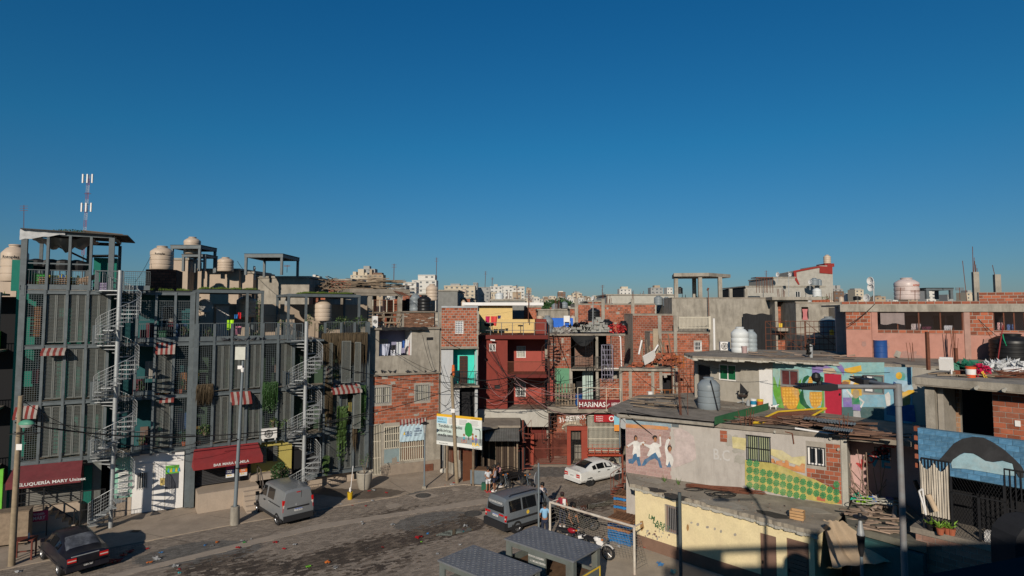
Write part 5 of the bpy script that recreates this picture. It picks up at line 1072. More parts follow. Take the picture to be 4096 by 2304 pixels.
tk(985,1268,1180,39.6,TBEI,'shaded beige tank on the planted terrace under the first pergola',wpx=74);tk(1290,1283,1199,39.9,TBEI,'beige tank on the terrace under the second pergola',wpx=68)
def steel_table(name,label,cat,us,vt,vb,y,d,roof=None,th=.12):
 t=T(name,label,cat,(0,y,0));a=AT(us[0],vt,y);b=AT(us[1],vt,y);zb=AT(us[0],vb,y).z
 for x in(a.x,b.x):
  for yy in(0,d):MB().box(x-.08,x+.08,yy-.08,yy+.08,zb,a.z-th).bd('leg',STEEL,t)
 for yy in(0,d):MB().box(a.x-.1,b.x+.1,yy-.09,yy+.09,a.z-th,a.z+.06).bd('beam',STEEL,t)
 for x in(a.x,b.x):MB().box(x-.08,x+.08,.09,d-.09,a.z-th+.01,a.z+.04).bd('beam',STEEL,t)
 MB().box(a.x-.12,b.x+.12,-.1,d+.1,a.z+.061,a.z+.1).bd('roof_sheet',roof or BLM,t);return t
steel_table('steel_canopy','open square steel frame canopy standing alone on the beige roof','canopy',(985,1128),1020,1100,43,3.2,th=.18)
steel_table('steel_canopy','steel frame canopy behind the large branded tank','canopy',(690,800),985,1085,43,2.2,th=.18)
steel_table('steel_tank_tower','braced steel stand under the raised beige tank','tank stand',(735,820),1022,1085,43.5,1.6,th=.1)
t,a=mid(688,1040,752,1090,45,BEIGE,'small beige roof hut with a metal lid beside the steel canopy',zb=11,depth=2)
FH=Fr(*AT(2690,1300,52).xy,-4)
Hb,hx0,hx1,hzt=block(FH,'concrete_house','large blank grey rendered building with a black net, concrete canopy on its roof','house',2688,3105,1196,0,8,CONC,CONCD,None,[],0)
can=TF('concrete_canopy','raw concrete slab on four slender columns on the grey building roof','canopy',FH,0,0,hzt)
a=AT(2700,1110,54);b=AT(2875,1110,54);p0=FH.inv(AT(2701,1105,53));p1=FH.inv(AT(2875,1105,53.2));p2=FH.inv(AT(2800,1112,52.4))
zc=AT(2750,1108,53).z-hzt
for q,yy in((p0[0],.8),(p1[0],1.2),(FH.x(2800,1150,.4),.4),(FH.x(2777,1150,3.6),3.6)):MB().box(q-.16,q+.16,yy-.16,yy+.16,.14,zc).bd('column',CONC,can)
xx0=FH.x(2696,1100,.2);xx1=FH.x(2835,1100,.0);xx2=FH.x(2912,1100,3.4);MB().slab([(xx0,.3),(xx1,.0),(xx2,2.6),(xx2-.4,4.0),(xx0+.6,4.2)],zc,zc+.3).bd('slab',CONC,can)
for u in(2924,2985):a=rc(FH,u-6,1155,u+6,1196,.5);MB().box(a[0],a[1],.5,.8,hzt+.14,a[3]).bd('stub_column',CONC,Hb)
m=MB();a=rc(FH,2972,1256,3096,1405,-.6);P=[];n=14
for i in range(n+1):
 for k in range(5):P.append((a[0]+(a[1]-a[0])*i/n,-.6+.06*math.sin(i*1.3+k),a[2]-.2+(a[3]-a[2]+.2)*k/4+.06*math.sin(i*.9)*(k==4)))
m.add(P,[(i*5+k,(i+1)*5+k,(i+1)*5+k+1,i*5+k+1)for i in range(n)for k in range(4)]);tag(m.bd('shade_net',mt('black_shade_net',(.018,.018,.02),.9,var=.1,fine=.2),loc=FH.w(0,0),rz=FH.ang),'black shade net hung in front of the blank grey wall','net')
m=MB();p=AT(2838,1330,50.8);m.cyl(p,AT(2832,1155,50.8),.04,5);m.cyl(AT(2834,1162,50.8)+VC((-.1,0,0)),AT(2834,1152,50.8),.08,6);tag(m.bd('antenna_pole',RUST),'thin rusty pole with a small white antenna before the concrete canopy','pole')
FI=Fr(*AT(3105,1300,50).xy,-6)
I,ix0,ix1,izt=block(FI,'brick_house','open brick rooms with concrete balcony and white tub right of the black net','house',3100,3232,1200,0,6,CONC,CONC,None,[(3110,1206,3182,1310),(3112,1326,3190,1360)],0)
bi=rc(FI,3112,1208,3184,1300,1.0);MB().box(ix0+.1,ix1-.1,1.0,1.15,3,izt-.05).bd('inner_wall',MORT,I);bricks(I,[(bi[0],bi[1]-.3,bi[2],bi[3]),],BRICK,(),.98,.33,.19,.02,120)
lw=rc(FI,3112,1360,3222,1415);bricks(I,[lw],BRICK,(),-.0,.33,.19,.02,120)
MB().box(ix0-.1,ix1+.1,-.9,.2,FI.z(3150,1325,-.9),FI.z(3150,1312,-.9)).bd('balcony_slab',CONC,I);MB().box(ix0-.3,ix1+1,-.3,5,izt,izt+.25).bd('roof_overhang',CONC,I)
q=FI.w(FI.x(3168,1305,-.4),-.4,FI.z(3168,1311,-.4));o=MB().lathe([(.01,0),(.4,0),(.46,.55),(.49,.56),(.49,.6),(.44,.6),(.01,.58)],18).bd('plastic_tub',WHITE,smooth=True,loc=q);tag(o,'large white plastic tub on the brick balcony slab','tub')
q=FI.w(FI.x(3122,1305,-.4),-.4,FI.z(3122,1311,-.4));o=MB().lathe([(.01,0),(.14,0),(.16,.36),(.01,.37)],12).bd('paint_bucket',YB,smooth=True,loc=q);tag(o,'small yellow paint bucket on the brick balcony slab','bucket')
FJ=Fr(*AT(3180,1300,47).xy,-8)
J,jx0,jx1,jzt=block(FJ,'concrete_house','streaky grey rendered house with a pink curtain in its small window','house',3184,3392,1216,0,6,CONC,CONCD,None,[(3206,1228,3234,1275)],0)
a=rc(FJ,3209,1236,3231,1280,-.05);m=MB();P=[]
for i in range(9):
 for k in range(4):wq=1-.45*math.sin(math.pi*k/3)*.6;P.append(((a[0]+a[1])/2+(i/8-.5)*(a[1]-a[0])*wq,.02*(i%2),a[3]-(a[3]-a[2])*k/3))
m.add(P,[(i*4+k,(i+1)*4+k,(i+1)*4+k+1,i*4+k+1)for i in range(8)for k in range(3)]);m.bd('curtain',mt('pink_check_curtain',(.5,.18,.18),.9),J,loc=(0,-.06,0))
MB().box(FJ.x(3335,1250,-1),FJ.x(3392,1250,-1),-1.2,0,3,FJ.z(3360,1230,-1)).bd('stair_tower',mt('pale_cream_wall',(.45,.38,.3),.9,streak=.4),J)
q=AT(3316,1345,43.5);MB().box(FJ.x(3232,1360,-3.2),FJ.x(3385,1360,-3.2),-4.0,-.01,3,AT(3300,1346,43.4).z).bd('tank_ledge',CONC,J)
tk(3315,1341,1266,43.6,TGREY,'grey water tank with a yellow tap tag on the concrete ledge',wpx=66)
o=MB().box(-.12,.12,-.06,.06,0,.33).box(-.04,.04,-.04,.04,.33,.38).bd('yellow_jug',YB,loc=AT(3327,1340,42.7));tag(o,'small yellow jug beside the grey ledge tank','jug')
def scaffold(u0,v0,u1,v1,y,nx,nz,label,mat=RUST,r=.03,diag=True):
 a=AT(u0,v1,y);b=AT(u1,v0,y);m=MB()
 for i in range(nx+1):x=a.x+(b.x-a.x)*i/nx;m.cyl((x,y,a.z),(x,y,b.z),r if i in(0,nx)else r*.5,4)
 for k in range(nz+1):z=a.z+(b.z-a.z)*k/nz;m.cyl((a.x,y,z),(b.x,y,z),r*.7,4)
 if diag:m.cyl((a.x,y,b.z),(b.x,y,a.z),r*.6,4)
 return tag(m.bd('scaffold',mat),label,'metal frame')
scaffold(3065,1285,3222,1412,42,8,5,'rusty wire mesh frame before the brick rooms');scaffold(3222,1285,3386,1422,41.5,9,6,'rusty wire mesh frame before the ledge with the grey tank');scaffold(2690,1410,2775,1590,42.5,6,4,'rusted cage of bars at the left end of the terrace house');scaffold(2620,1560,2700,1620,43,4,2,'orange painted pipe rail beside the buckets',mt('orange_iron',(.45,.14,.02),.7),.03,False);scaffold(2688,1425,2735,1470,44,2,2,'orange iron frame above the brick doorway',mt('orange_iron',(0,0,0)),.03,False)
scaffold(2345,1360,2372,1640,46.2,3,10,'tall dark ladder cage on the patchy brick house',BLM,.025,False);scaffold(2408,1380,2450,1520,46.1,4,7,'tangle of pale pipes before the inner balcony',mt('mauve_pipe',(.3,.28,.35),.6),.03)
FK=Fr(*AT(2990,1200,80).xy,-3)
t=TF('tall_house','tall pale house with red painted band and cream tank on top, right of centre','house',FK)
def pr_(pts,y0,y1,mat,name):MB().prism([FK.p(u,v,y0)for u,v in pts],y0,y1).bd(name,mat,t)
PG=mt('pale_patchy_wall',(.36,.34,.3),.9,var=.2,streak=.4,dcol=(.2,.19,.17));RB=mt('red_band_paint',(.25,.025,.02),.85,var=.12)
pr_([(3178,1200),(3178,1085),(3278,1066),(3278,1062),(3305,1062),(3330,1058),(3333,1200)],0,6,PG,'wall')
pr_([(3174,1083),(3278,1064),(3310,1066),(3310,1055),(3330,1055),(3330,1096),(3279,1092),(3279,1070),(3186,1088),(3187,1110),(3199,1138),(3193,1138),(3178,1116)],-.1,-.01,RB,'red_band')
MB().box(FK.x(3292,1060,1),FK.x(3330,1060,1),.5,3,FK.z(3310,1068,1),FK.z(3310,1055,1)).bd('roof_box',RB,t)
p=FK.w(FK.x(3309,1050,1.5),1.5,FK.z(3309,1054,1.5));tank('cream water tank topping the tall red banded house',p,.46,FK.z(3309,1019,1.5)-FK.z(3309,1054,1.5),TBEI)
mid(2984,1148,3300,1235,72,GRW if 0 else PG,'lower pale block with a small window and brick edge before the red banded house',holes=[(3182,1165,3202,1190)],zb=6)
mid(3095,1112,3180,1150,76,PG,'upper pale step left of the red banded house',zb=8)
for u,vb,vt,y,m_,l_,wp in((3258,1141,1112,70,TGREY,'left grey tank before the red banded wall',31),(3277,1142,1116,71,TGREY,'darker grey tank before the red banded wall',20),(3268,1188,1152,68,TWHT,'white tank on the pale block, below the grey pair',33),(3628,1199,1111,36,mt('pearl_tank_plastic',(.56,.46,.43),.4,var=.1),'big pearl white branded tank on the pink building roof',88),(3365,1212,1186,60,TBEI,'rusty cream tank by the parapet start',20),(3428,1201,1184,50,TBLK,'black covered tank at the left of the pink building roof',28)):
 tk(u,vb,vt,y,m_,l_,brand='AFFINITY' if wp==88 else None,wpx=wp,bc=flat('print_orange_red',(.5,.08,.02))if wp==88 else None)
for i,(u,v)in enumerate(((3190,1188),(3205,1190),(3216,1189),(3226,1190),(3240,1192))):
 p=AT(3255+i*14,1213,60);tt=T('potted_plant','small potted plant on the far grey parapet, %s of five in a row'%['first','second','third','fourth','last'][i],'potted plant',p,0,'potted plants on the parapet');MB().lathe([(.01,0),(.16,0),(.22,.35),(.01,.34)],10).bd('pot',mt('terracotta',(.35,.1,.05),.9),tt);MB().leaves((0,0,.5),(.25,.25,.25),30,.08).bd('foliage',LEAFG,tt,kind='stuff')
FP=Fr(*AT(3375,1422,34.6).xy,-17);PINK=mt('pink_paint',(.41,.2,.155),.9,var=.16,dirt=.5,dcol=(.38,.2,.16));
Pk=TF('pink_building','long pink and brick building with mesh covered openings below a heavy concrete beam','building',FP)
z0=4;x0=FP.x(3384,1300);x1=FP.x(4300,1300);ztop=FP.z(3700,1205);zbt=FP.z(3700,1218);zbb=FP.z(3700,1247);o1=rc(FP,3507,1250,3850,1320);o2=rc(FP,3975,1250,4140,1322)
zmid=FP.z(3600,1332)
MB().wall(x0,x1,z0,zbb,[o1,o2],0,.2).bd('pink_wall',PINK,Pk);MB().box(x0-.3,x1,-.12,.3,zbb,zbt).bd('concrete_beam',CONC,Pk)
m=[(x0,FP.x(3482,1300),FP.z(3430,1318),zbb),(FP.x(3875,1300),FP.x(3972,1300),FP.z(3900,1340),zbb),(FP.x(3507,1320),FP.x(3850,1320),zmid,o1[2]),(FP.x(3975,1320),x1,zmid+.1,o2[2])]
for r_ in m:MB().box(r_[0]+.01,r_[1]-.01,-.028,-.001,r_[2],r_[3]).bd('mortar_bed',MORT,Pk)
bricks(Pk,m,BRICK,(),-.028,.36,.2,.03,200);
pp=(x0-.2,FP.x(4300,1210),ztop-.22,ztop);MB().box(pp[0],pp[1],.0,.15,zbt,ztop).bd('parapet',MORT,Pk);bricks(Pk,[(pp[0],pp[1],zbt+.02,ztop)],BRICKD,(),-.0,.42,.19,.03,60)
p2=rc(FP,3915,1168,4300,1205,.8);MB().box(p2[0],p2[1],.8,1.0,zbt,p2[3]).bd('upper_parapet',MORT,Pk);bricks(Pk,[(p2[0],p2[1],ztop,p2[3])],BRICK,(),.8,.4,.19,.03,60)
for u in(3870,3500):a=rc(FP,u-12,1247,u+12,1420,-.04);MB().box(a[0],a[1],-.05,-.029,z0,zbb).bd('pilaster',PINK if u==3500 else mt('pink_grey_pilaster',(.36,.22,.18),.9,var=.2),Pk)
MB().box(x0,x1,.2,2.6,z0+.2,z0+.35).bd('floor_slab',CONCD,Pk);MB().box(x0,x1,2.6,2.8,z0,zbt).bd('inner_wall',mt('inner_pale_wall',(.4,.33,.32),.9),Pk);MB().box(x0,x1,.2,7,zbt-.1,zbt+.0).bd('roof_slab',CONC,Pk)
for u0,u1,mt_ in((3625,3683,mt('wood_door_red',(.2,.05,.025),.6)),(3735,3780,mt('brown_door_wood',(0,0,0))),(3790,3815,GLASS)):
 a=rc(FP,u0,1262,u1,1318,2.5);MB().box(a[0],a[1],2.5,2.59,z0+.35,a[3]).bd('inner_door',mt_,Pk)
for a in(o1,o2):
 g_=MB();s=.09;H=a[3]-a[2];x=a[0]
 while x<a[1]:
  g_.cyl((x,.03,a[2]),(x+H*.55,.03,a[3]),.006,3,cap=False);g_.cyl((x+H*.55,.045,a[2]),(x,.045,a[3]),.006,3,cap=False);x+=s
 g_.bd('diamond_mesh',mt('mesh_brown',(.09,.06,.05),.7),Pk,kind='stuff')
 for k in range(5):x=a[0]+(a[1]-a[0])*k/4;MB().box(x-.03,x+.03,.0,.05,a[2],a[3]).bd('mesh_post',RUST,Pk)
m=MB();P=[]
for i in range(9):
 for k in range(4):P.append((FP.x(3522+i*12,1290,-.05),-.06+.03*math.sin(i*2),FP.z(3560,1252,-.05)-(.62+.05*math.sin(i))*k/3))
m.add(P,[(i*4+k,i*4+k+1,(i+1)*4+k+1,(i+1)*4+k)for i in range(8)for k in range(3)]);m.bd('net_curtain',mt('grey_net_curtain',(.25,.2,.19),.9),Pk)
line_label='clothes line inside the mesh opening'
cloth_on_line(FP,[(3646,1295,3686,1318,(.6,.5,.5),'pink white cloth inside the long mesh opening'),(3688,1306,3726,1318,(.12,.03,.06),'dark maroon cloth inside the long mesh opening'),(3775,1302,3812,1320,(.6,.6,.65),'white towel at the right of the long mesh opening'),(3988,1290,4022,1318,(.6,.35,.35),'pink cloth in the right mesh opening'),(4026,1298,4064,1320,(.1,.18,.4),'blue cloth in the right mesh opening')],.3,'washing behind the mesh')
smear(Pk,x0+.2,FP.x(4090,1300),z0+4.4,FP.z(3600,1345),6,-.006,mt('faded_pink_patch',(.33,.19,.16),.9,var=.2),.5)
m_=[(3905,1188,1088,3,3891,986),(3990,1165,1098,2,3972,1060)]
for i,(u,vb,vt,yy,ur,vr)in enumerate(m_):
 q=FP.w(FP.x(u,vb,yy),yy);zz0=zbt;zz1=AT(u,vt,q.y).z;t=T('concrete_column',['taller','shorter'][i]+' bare concrete column with rebar on the pink building roof','column',(q.x,q.y,zz0),FP.ang);MB().box(-.14,.14,-.14,.14,0,zz1-zz0).bd('shaft',CONC,t)
 m=MB()
 for k in range(5):
  e=AT(ur+k*6,vr+k*14+(30 if k else 0),q.y);m.cyl((-.1+.05*k,.05*(k%2),zz1-zz0),(e.x-q.x if k<2 else-.1+.05*k,0,e.z-zz0),.018,4)
 m.bd('rebar',RUST,t)
for i,(u0,v0,u1,v1,y)in enumerate(((3868,1205,3850,1043,33),(3718,1200,3712,1500-300,33))):
 tag(MB().cyl(AT(u0,v0,y),AT(u1,v1,y),.02,4).bd('thin_rod',RUST),['tall leaning thin rod on the pink roof','short rod on the pink roof edge'][i],'rod')
def mast(u,vb,vt,y,label,dishes=()):
 a=AT(u,vb,y);b=AT(u,vt,y);t=T('antenna_mast',label,'antenna',a);MB().cyl((0,0,0),(b.x-a.x,0,b.z-a.z),.035,6).bd('pole',STEELB,t)
 for du,dv,r in dishes:
  c=AT(u+du,dv,y);o=MB().lathe([(.01,-.1),(r*.6,-.06),(r,.04),(r*.97,.06),(r*.5,0),(.01,-.03)],14).bd('dish',WHITE,t,smooth=True);o.location=(c.x-a.x,-.1,c.z-a.z);o.rotation_euler=(R(90),0,R(-75));
  MB().cyl((0,0,c.z-a.z),(c.x-a.x,-.1,c.z-a.z),.03,5).bd('bracket',STEELB,t)
mast(3495,1205,1125,35,'mast with two white round radio dishes by the pearl tank',((-16,1124,.24),(-14,1150,.24)))
m=mast(1020,1120,1065,44,'short mast with a white square antenna on the concrete wall',((0,1074,.2),))
steel_table('roof_table','flimsy white pipe table frame on the pink roof','table',(3707,3803),1158,1196,35.5,1.2,th=.05)
def pg(u,v):return G(u,v,2.9)
FM=Fr(*G(2504,1889,2.9).xy,-32.6)
MW=TF('painted_house','grey rendered house with mural of children in white coats and green discs','house',FM)
zt=5.78;xR=FM.x(3388,1850);wn=rc(FM,2986,1743,3082,1846);wn2=rc(FM,3231,1788,3299,1862)
GRN_W=mt('pale_grey_render',(.42,.385,.35),.9,var=.1,streak=.6,dcol=(.2,.18,.16),bump=.3)
MB().wall(0,xR,0,zt,[wn,wn2],0,.25).bd('front_wall',GRN_W,MW)
MB().box(0,.25,.25,6,0,zt).bd('side_wall',CONC,MW);MB().box(xR-.25,xR,.25,3.4,0,zt).bd('side_wall',CONCL,MW)
MB().box(-.35,FM.x(2865,1665),-.3,.2,zt-.02,zt+.12).bd('ledge',CONC,MW);MB().box(FM.x(2865,1665),xR+.05,-.04,.2,zt,zt+.12).bd('ledge',CONCD,MW)
smear(MW,FM.x(2905,1800),FM.x(2980,1800),3.2,5.5,3,-.006,GRN_W if 0 else mt('cement_grey_patch',(.34,.32,.28),.9,var=.2),.6)
brk=rc(FM,2880,1722,2910,1768);MB().box(brk[0],brk[1],-.004,.0-.001,brk[2],brk[3]).bd('mortar_bed',MORT,MW);cnt=[0];bricks(MW,[brk],BRICK,(),-.004,.33,.17,.02,cnt=cnt)
PBR=mt('pink_painted_brick',(.36,.24,.22),.9,var=.3,scale=3,dirt=.3,dcol=(.25,.12,.07),island=.12);PBL=mt('blue_painted_brick',(.26,.36,.42),.9,var=.25,island=.15,dirt=.3,dcol=(.3,.22,.18))
a=rc(FM,2504,1704,2716,1868);bricks(MW,[(0.01,a[1]-.4,2.9,a[3])],PBR,(),-.0,.36,.19,.012,150,.008,cnt=cnt);a2=rc(FM,2504,1655,2690,1704);bricks(MW,[(0.01,a2[1],a[3]+.01,zt-.03)],PBL,[rc(FM,2686,1683,2716,1709)],0,.36,.19,.012,60,.008,cnt=cnt)
a=rc(FM,2688,1684,2715,1708);MB().box(a[0],a[1],-.03,-.001,a[2],a[3]).bd('vent_shutter',mt('grey_vent',(.12,.14,.15),.6),MW)
bp=rc(FM,3226,1770,3364,1960);MB().wall(bp[0],bp[1],2.9,bp[3],[wn2],-.012,-.001).bd('mortar_bed',MORT,MW);bricks(MW,[(bp[0],bp[1],2.95,bp[3]-.02)],BRICKD if 0 else BRICK,[(wn2[0]-.05,wn2[1]+.05,wn2[2]-.05,wn2[3]+.05)],-.012,.36,.19,.025,150,cnt=cnt)
a=rc(FM,3364,1760,3388,1960);MB().box(a[0]+.02,xR+.02,-.05,-.001,0,zt).bd('corner_post',CONCL,MW)
window(MW,*wn,.05,mt('grey_aluminium',(0,0,0)),bars=11,barm=BLM,cross=1,glass=mt('greenish_blind',(.3,.33,.2),.6));window(MW,*wn2,.03,WHITE,bars=5,barm=BLM,cross=0,fw=.08)
_pk=[0]
def paint(parent,f,pts,mat,layer=1,y=0,name='mural_paint'):
 from mathutils.geometry import tessellate_polygon
 q=[f.p(u,v,y)for u,v in pts];yy=y-.022-.003*layer-.00004*_pk[0];_pk[0]=(_pk[0]+1)%60;V=[VC((x,yy,z))for x,z in q]
 m=MB();m.add(V,[tuple(t)for t in tessellate_polygon([V])]);me=m.mesh(name,mat)
 for p in me.polygons:
  if p.normal.y>0:p.flip()
 o=bpy.data.objects.new(name,me);col.objects.link(o);o.parent=parent;return o
def R6(*pts):return[(2450+x*.4857,1600+y*.4857)for x,y in pts]
def RM(*pts):return[(3050+x*.3796,1400+y*.3796)for x,y in pts]
def oval(cx,cy,rx,ry,n=14):return[(cx+rx*math.cos(2*math.pi*i/n),cy+ry*math.sin(2*math.pi*i/n))for i in range(n)]
def mp(name,c,**k):return mt(name,c,.85,var=k.pop('var',.26),scale=3,dirt=k.pop('dirt',.5),dcol=k.pop('dcol',(.36,.32,.28)),**k)
COAT=mp('mural_white',(.62,.6,.57),dirt=.2);JEAN=mp('mural_jeans',(.05,.13,.24));SKIN=mp('mural_skin',(.3,.13,.06));HAIR=mp('mural_black',(.025,.022,.02),dirt=0);OR_=mp('mural_orange',(.5,.22,.08));YLW=mp('mural_yellow',(.52,.45,.22),var=.3,dirt=.5,dcol=(.4,.37,.32));HAZE_=mp('mural_pink',(.46,.38,.36),dirt=.6);GRP=mp('mural_green_disc',(.03,.2,.07),dcol=(.3,.34,.14))
P_=lambda pts,m,l=1:paint(MW,FM,R6(*pts),m,l)
P_([(110,200),(300,205),(460,220),(460,245),(200,232),(110,225)],OR_)
P_([(500,240),(560,235),(620,260),(670,300),(685,400),(690,480),(640,510),(560,540),(500,560),(470,470),(520,380)],HAZE_)
for pts,m_,l in[([(165,345),(185,335),(205,335),(225,350),(268,338),(272,348),(228,375),(232,465),(205,468),(200,440),(185,440),(170,455),(165,440),(175,390),(170,362),(125,390),(118,375)],COAT,2),([(175,445),(200,440),(222,465),(238,540),(212,542),(198,490),(180,510),(170,525),(135,520),(130,490),(165,480)],JEAN,1),(oval(192,312,15,24),HAIR,2),(oval(194,318,9,17),SKIN,3),([(262,335),(278,342),(272,350),(262,346)],SKIN,3),([(120,375),(130,385),(124,395),(112,388)],SKIN,3),([(310,370),(340,350),(365,352),(390,365),(388,295),(398,292),(405,375),(385,390),(405,465),(380,475),(355,430),(330,445),(300,465),(285,455),(310,400),(262,372),(258,358)],COAT,2),([(330,445),(355,428),(385,460),(405,530),(412,560),(390,555),(375,500),(350,480),(310,495),(265,540),(240,540),(265,490),(300,470)],JEAN,1),(oval(350,308,21,19),HAIR,2),(oval(354,325,13,20),SKIN,3),([(245,355),(262,360),(260,375),(246,370)],SKIN,3),([(388,282),(396,282),(400,300),(386,300)],SKIN,3),([(470,310),(480,318),(462,360),(455,400),(462,430),(480,440),(500,470),(505,500),(492,545),(478,530),(470,500),(455,540),(440,530),(445,480),(435,430),(432,380),(445,330)],COAT,2),([(445,510),(480,508),(482,555),(448,552)],JEAN,1),(oval(472,395,19,24),HAIR,2),(oval(474,403,13,21),SKIN,3),([(465,305),(482,308),(480,322),(466,322)],SKIN,3)]:P_(pts,m_,l)
P_([(985,300),(1100,315),(1098,400),(1088,415),(1040,400),(990,395)],YLW);P_([(1305,400),(1400,415),(1480,470),(1590,460),(1590,560),(1480,520),(1400,500),(1305,450)],YLW)
fld=[(1092,490),(1130,500),(1300,515),(1400,545),(1500,590),(1590,625),(1660,650),(1760,700),(1880,775),(1880,860),(1800,855),(1640,825),(1400,780),(1200,735),(1092,700)]
P_(fld,mp('mural_lime_ochre',(.4,.34,.1),var=.35,dirt=.4,dcol=(.4,.36,.28)),2)
P_([(1310,480),(1330,485),(1330,520),(1345,520),(1350,500),(1400,495),(1400,515),(1420,515),(1425,490),(1450,500),(1455,540),(1500,550),(1510,535),(1540,545),(1560,520),(1585,525),(1585,600),(1500,585),(1400,545),(1310,512)],OR_,3)
dm=MB();pm=MB()
for r_ in range(6):
 for k in range(15):
  cx=1130+k*55+(r_%2)*0;cy=515+r_*62+k*9.5+(k*k*.55 if k>3 else 0)*.6
  if cy<505+max(0,(cx-1150))*.26+8 or cy>720+max(0,(cx-1150))*.19 or cx>1860:continue
  ang0=uni(0,1)
  for s in range(9):
   a0=ang0+s*.698;pts=R6((cx,cy),(cx+25*math.cos(a0),cy+28*math.sin(a0)),(cx+27*math.cos(a0+.3),cy+30*math.sin(a0+.3)),(cx+25*math.cos(a0+.58),cy+28*math.sin(a0+.58)))
   V=[FM.p(u,v)for u,v in pts];V=V[::-1];dm.sheet([(x,-.042 if cx>1570 else-.034,z)for x,z in V])
o=dm.bd('mural_discs',GRP,MW,kind='stuff')
for p in o.data.polygons:
 if p.normal.y>0:p.flip()
q=FM.p(2855,1836);text('B.C',MW,flat('chalk_paint',(.48,.46,.44)),q[0],-.03,q[1],.5,.75,'graffiti_lettering')
m=MB();a=FM.p(3215,1724,-.03);MB().cyl((FM.x(3180,1715,-.05),-.06,FM.z(3180,1713,-.05)),(FM.x(3395,1748,-.05),-.06,FM.z(3395,1746,-.05)),.045,6).bd('white_pipe',WHITE,MW)
for u,v in((3101,1725),(3323,1752),(3354,1795)):q=FM.p(u,v);MB().cyl((q[0],-.15,q[1]),(q[0],.02,q[1]),.06,8).bd('drain_pipe',CONCL,MW)
q=FM.p(3140,1727,-.08);MB().tube([(q[0],-.05,q[1]),(q[0]+.3,-.06,q[1]-.05),(q[0]+.35,-.06,q[1]-.5)],.025,5).bd('copper_pipe',RUST,MW)
ter=[FM.w(-.3,-.25).xy,FM.w(xR,-.0).xy,FM.w(xR+3.5,0).xy,(22,29),(13,40),(8,38.5),(5.3,33.5)]
MB().slab([tuple(FM.inv((p[0],p[1],0))[:2])for p in ter if 1][:2]+[tuple(FM.inv((p[0],p[1],0))[:2])for p in ter[2:]],5.7,5.9).bd('terrace_slab',CONCD,MW)
FR=Fr(*FM.w(xR,2.2).xy,-32.6);GW2=TF('pink_graffiti_wall','pink brick wall with red MORENA graffiti and white window in the shaded yard corner','wall',FR)
wr=rc(FR,3500,1790,3560,1840);MB().wall(0,5,0,5.7,[wr],0,.2).bd('wall',PINK if 0 else mt('faded_pink_wall',(.5,.32,.3),.9,var=.15,dirt=.3,dcol=(.35,.2,.16)),GW2);window(GW2,*wr,.03,WHITE,bars=5,cross=2,barm=BLM)
for s,u,v,h,mat,rt in(('MORENA',3448,1880,.36,flat('spray_red',(.4,.04,.04)),-42),('VE',3470,1862,.55,flat('spray_blue',(.03,.28,.45)),0)):q=FR.p(u,v);text(s,GW2,mat,q[0],-.01,q[1],h,None,'graffiti_lettering',rot=(0,R(rt),0))
cL=G(2524,1936,2.9);cR=G(3262,2124,2.9);cA=math.degrees(math.atan2(cR.y-cL.y,cR.x-cL.x));FX=Fr(cL.x,cL.y,cA);LX=(cR-cL).length
CR=TF('cream_outbuilding','long low cream outbuilding with crumbling flat concrete roof, brown doors and graffiti','outbuilding',FX)
CRM=mt('cream_paint',(.74,.62,.37),.88,var=.12,scale=1.2,dirt=.5,dcol=(.5,.4,.26),bump=.2)
wn=rc(FX,2664,2024,2720,2132,.15);d1=rc(FX,3042,2140,3106,2330,.15);d2=rc(FX,3148,2163,3236,2330,.15)
MB().wall(.12,LX-.12,0,2.72,[wn,(d1[0],d1[1],0,d1[3]),(d2[0],d2[1],0,d2[3])],.15,.4).bd('front_wall',CRM,CR)
MB().wall(.11,LX-.11,0,.55,[(d1[0],d1[1],0,.55),(d2[0],d2[1],0,.55)],.135,.149).bd('brown_skirting',mt('brown_skirting_paint',(.2,.12,.085),.85,var=.15),CR)
MB().box(.12,.37,.4,3.0,0,2.72).bd('side_wall',CRM,CR);MB().box(LX-.37,LX-.12,.4,3.0,0,2.72).bd('side_wall',CRM,CR)
BRD=mt('mauve_brown_paint',(.19,.115,.085),.7,var=.1)
for d in(d1,d2):
 o=MB().box(d[0],d[1],.2,.25,0,d[3]).bd('door',BRD,CR);m=MB()
 if d is d2:
  for k in range(12):m.box(d[0]+.08,d[1]-.08,.17,.199,.2+k*.17,.34+k*.17)
  m.bd('door_slats',BRD,o)
 MB().box(d[0]+.06,d[0]+.1,.14,.199,1.0,1.12).bd('handle',BLM,o)
window(CR,*wn,.17,BRD,bars=8,mull=0,fw=.12,barm=mt('grey_window_bars',(.25,.24,.24),.6),cross=0,glass=DARK)
corners=[G(2520,1934,2.9),G(3266,2128,2.9),G(3398,2034,2.9),FM.w(xR,-.01,2.9),FM.w(0,-.01,2.9)]
rp=[FX.inv(p)[:2]for p in corners];fr=[];N=70
for i in range(N+1):t_=i/N;fr.append((rp[0][0]+(rp[1][0]-rp[0][0])*t_,rp[0][1]+(rp[1][1]-rp[0][1])*t_+uni(-.03,.04)+.05*abs(math.sin(t_*34))))
MB().slab(fr+[rp[2],rp[3],rp[4]],2.74,2.9).bd('roof_slab',mt('dusty_grey_roof',(.31,.27,.215),.9,var=.35,scale=1,dirt=.55,dcol=(.1,.085,.068),bump=.4),CR)
m=MB()
for i in range(N):a,b=fr[i],fr[i+1];k=.05*abs(math.sin(i*.75));m.box(a[0],b[0],a[1]-.01,a[1]+.14,2.66-k,2.735)
m.bd('broken_roof_edge',CONCL,CR)
gtp=flat('green_spray',(.03,.12,.05));
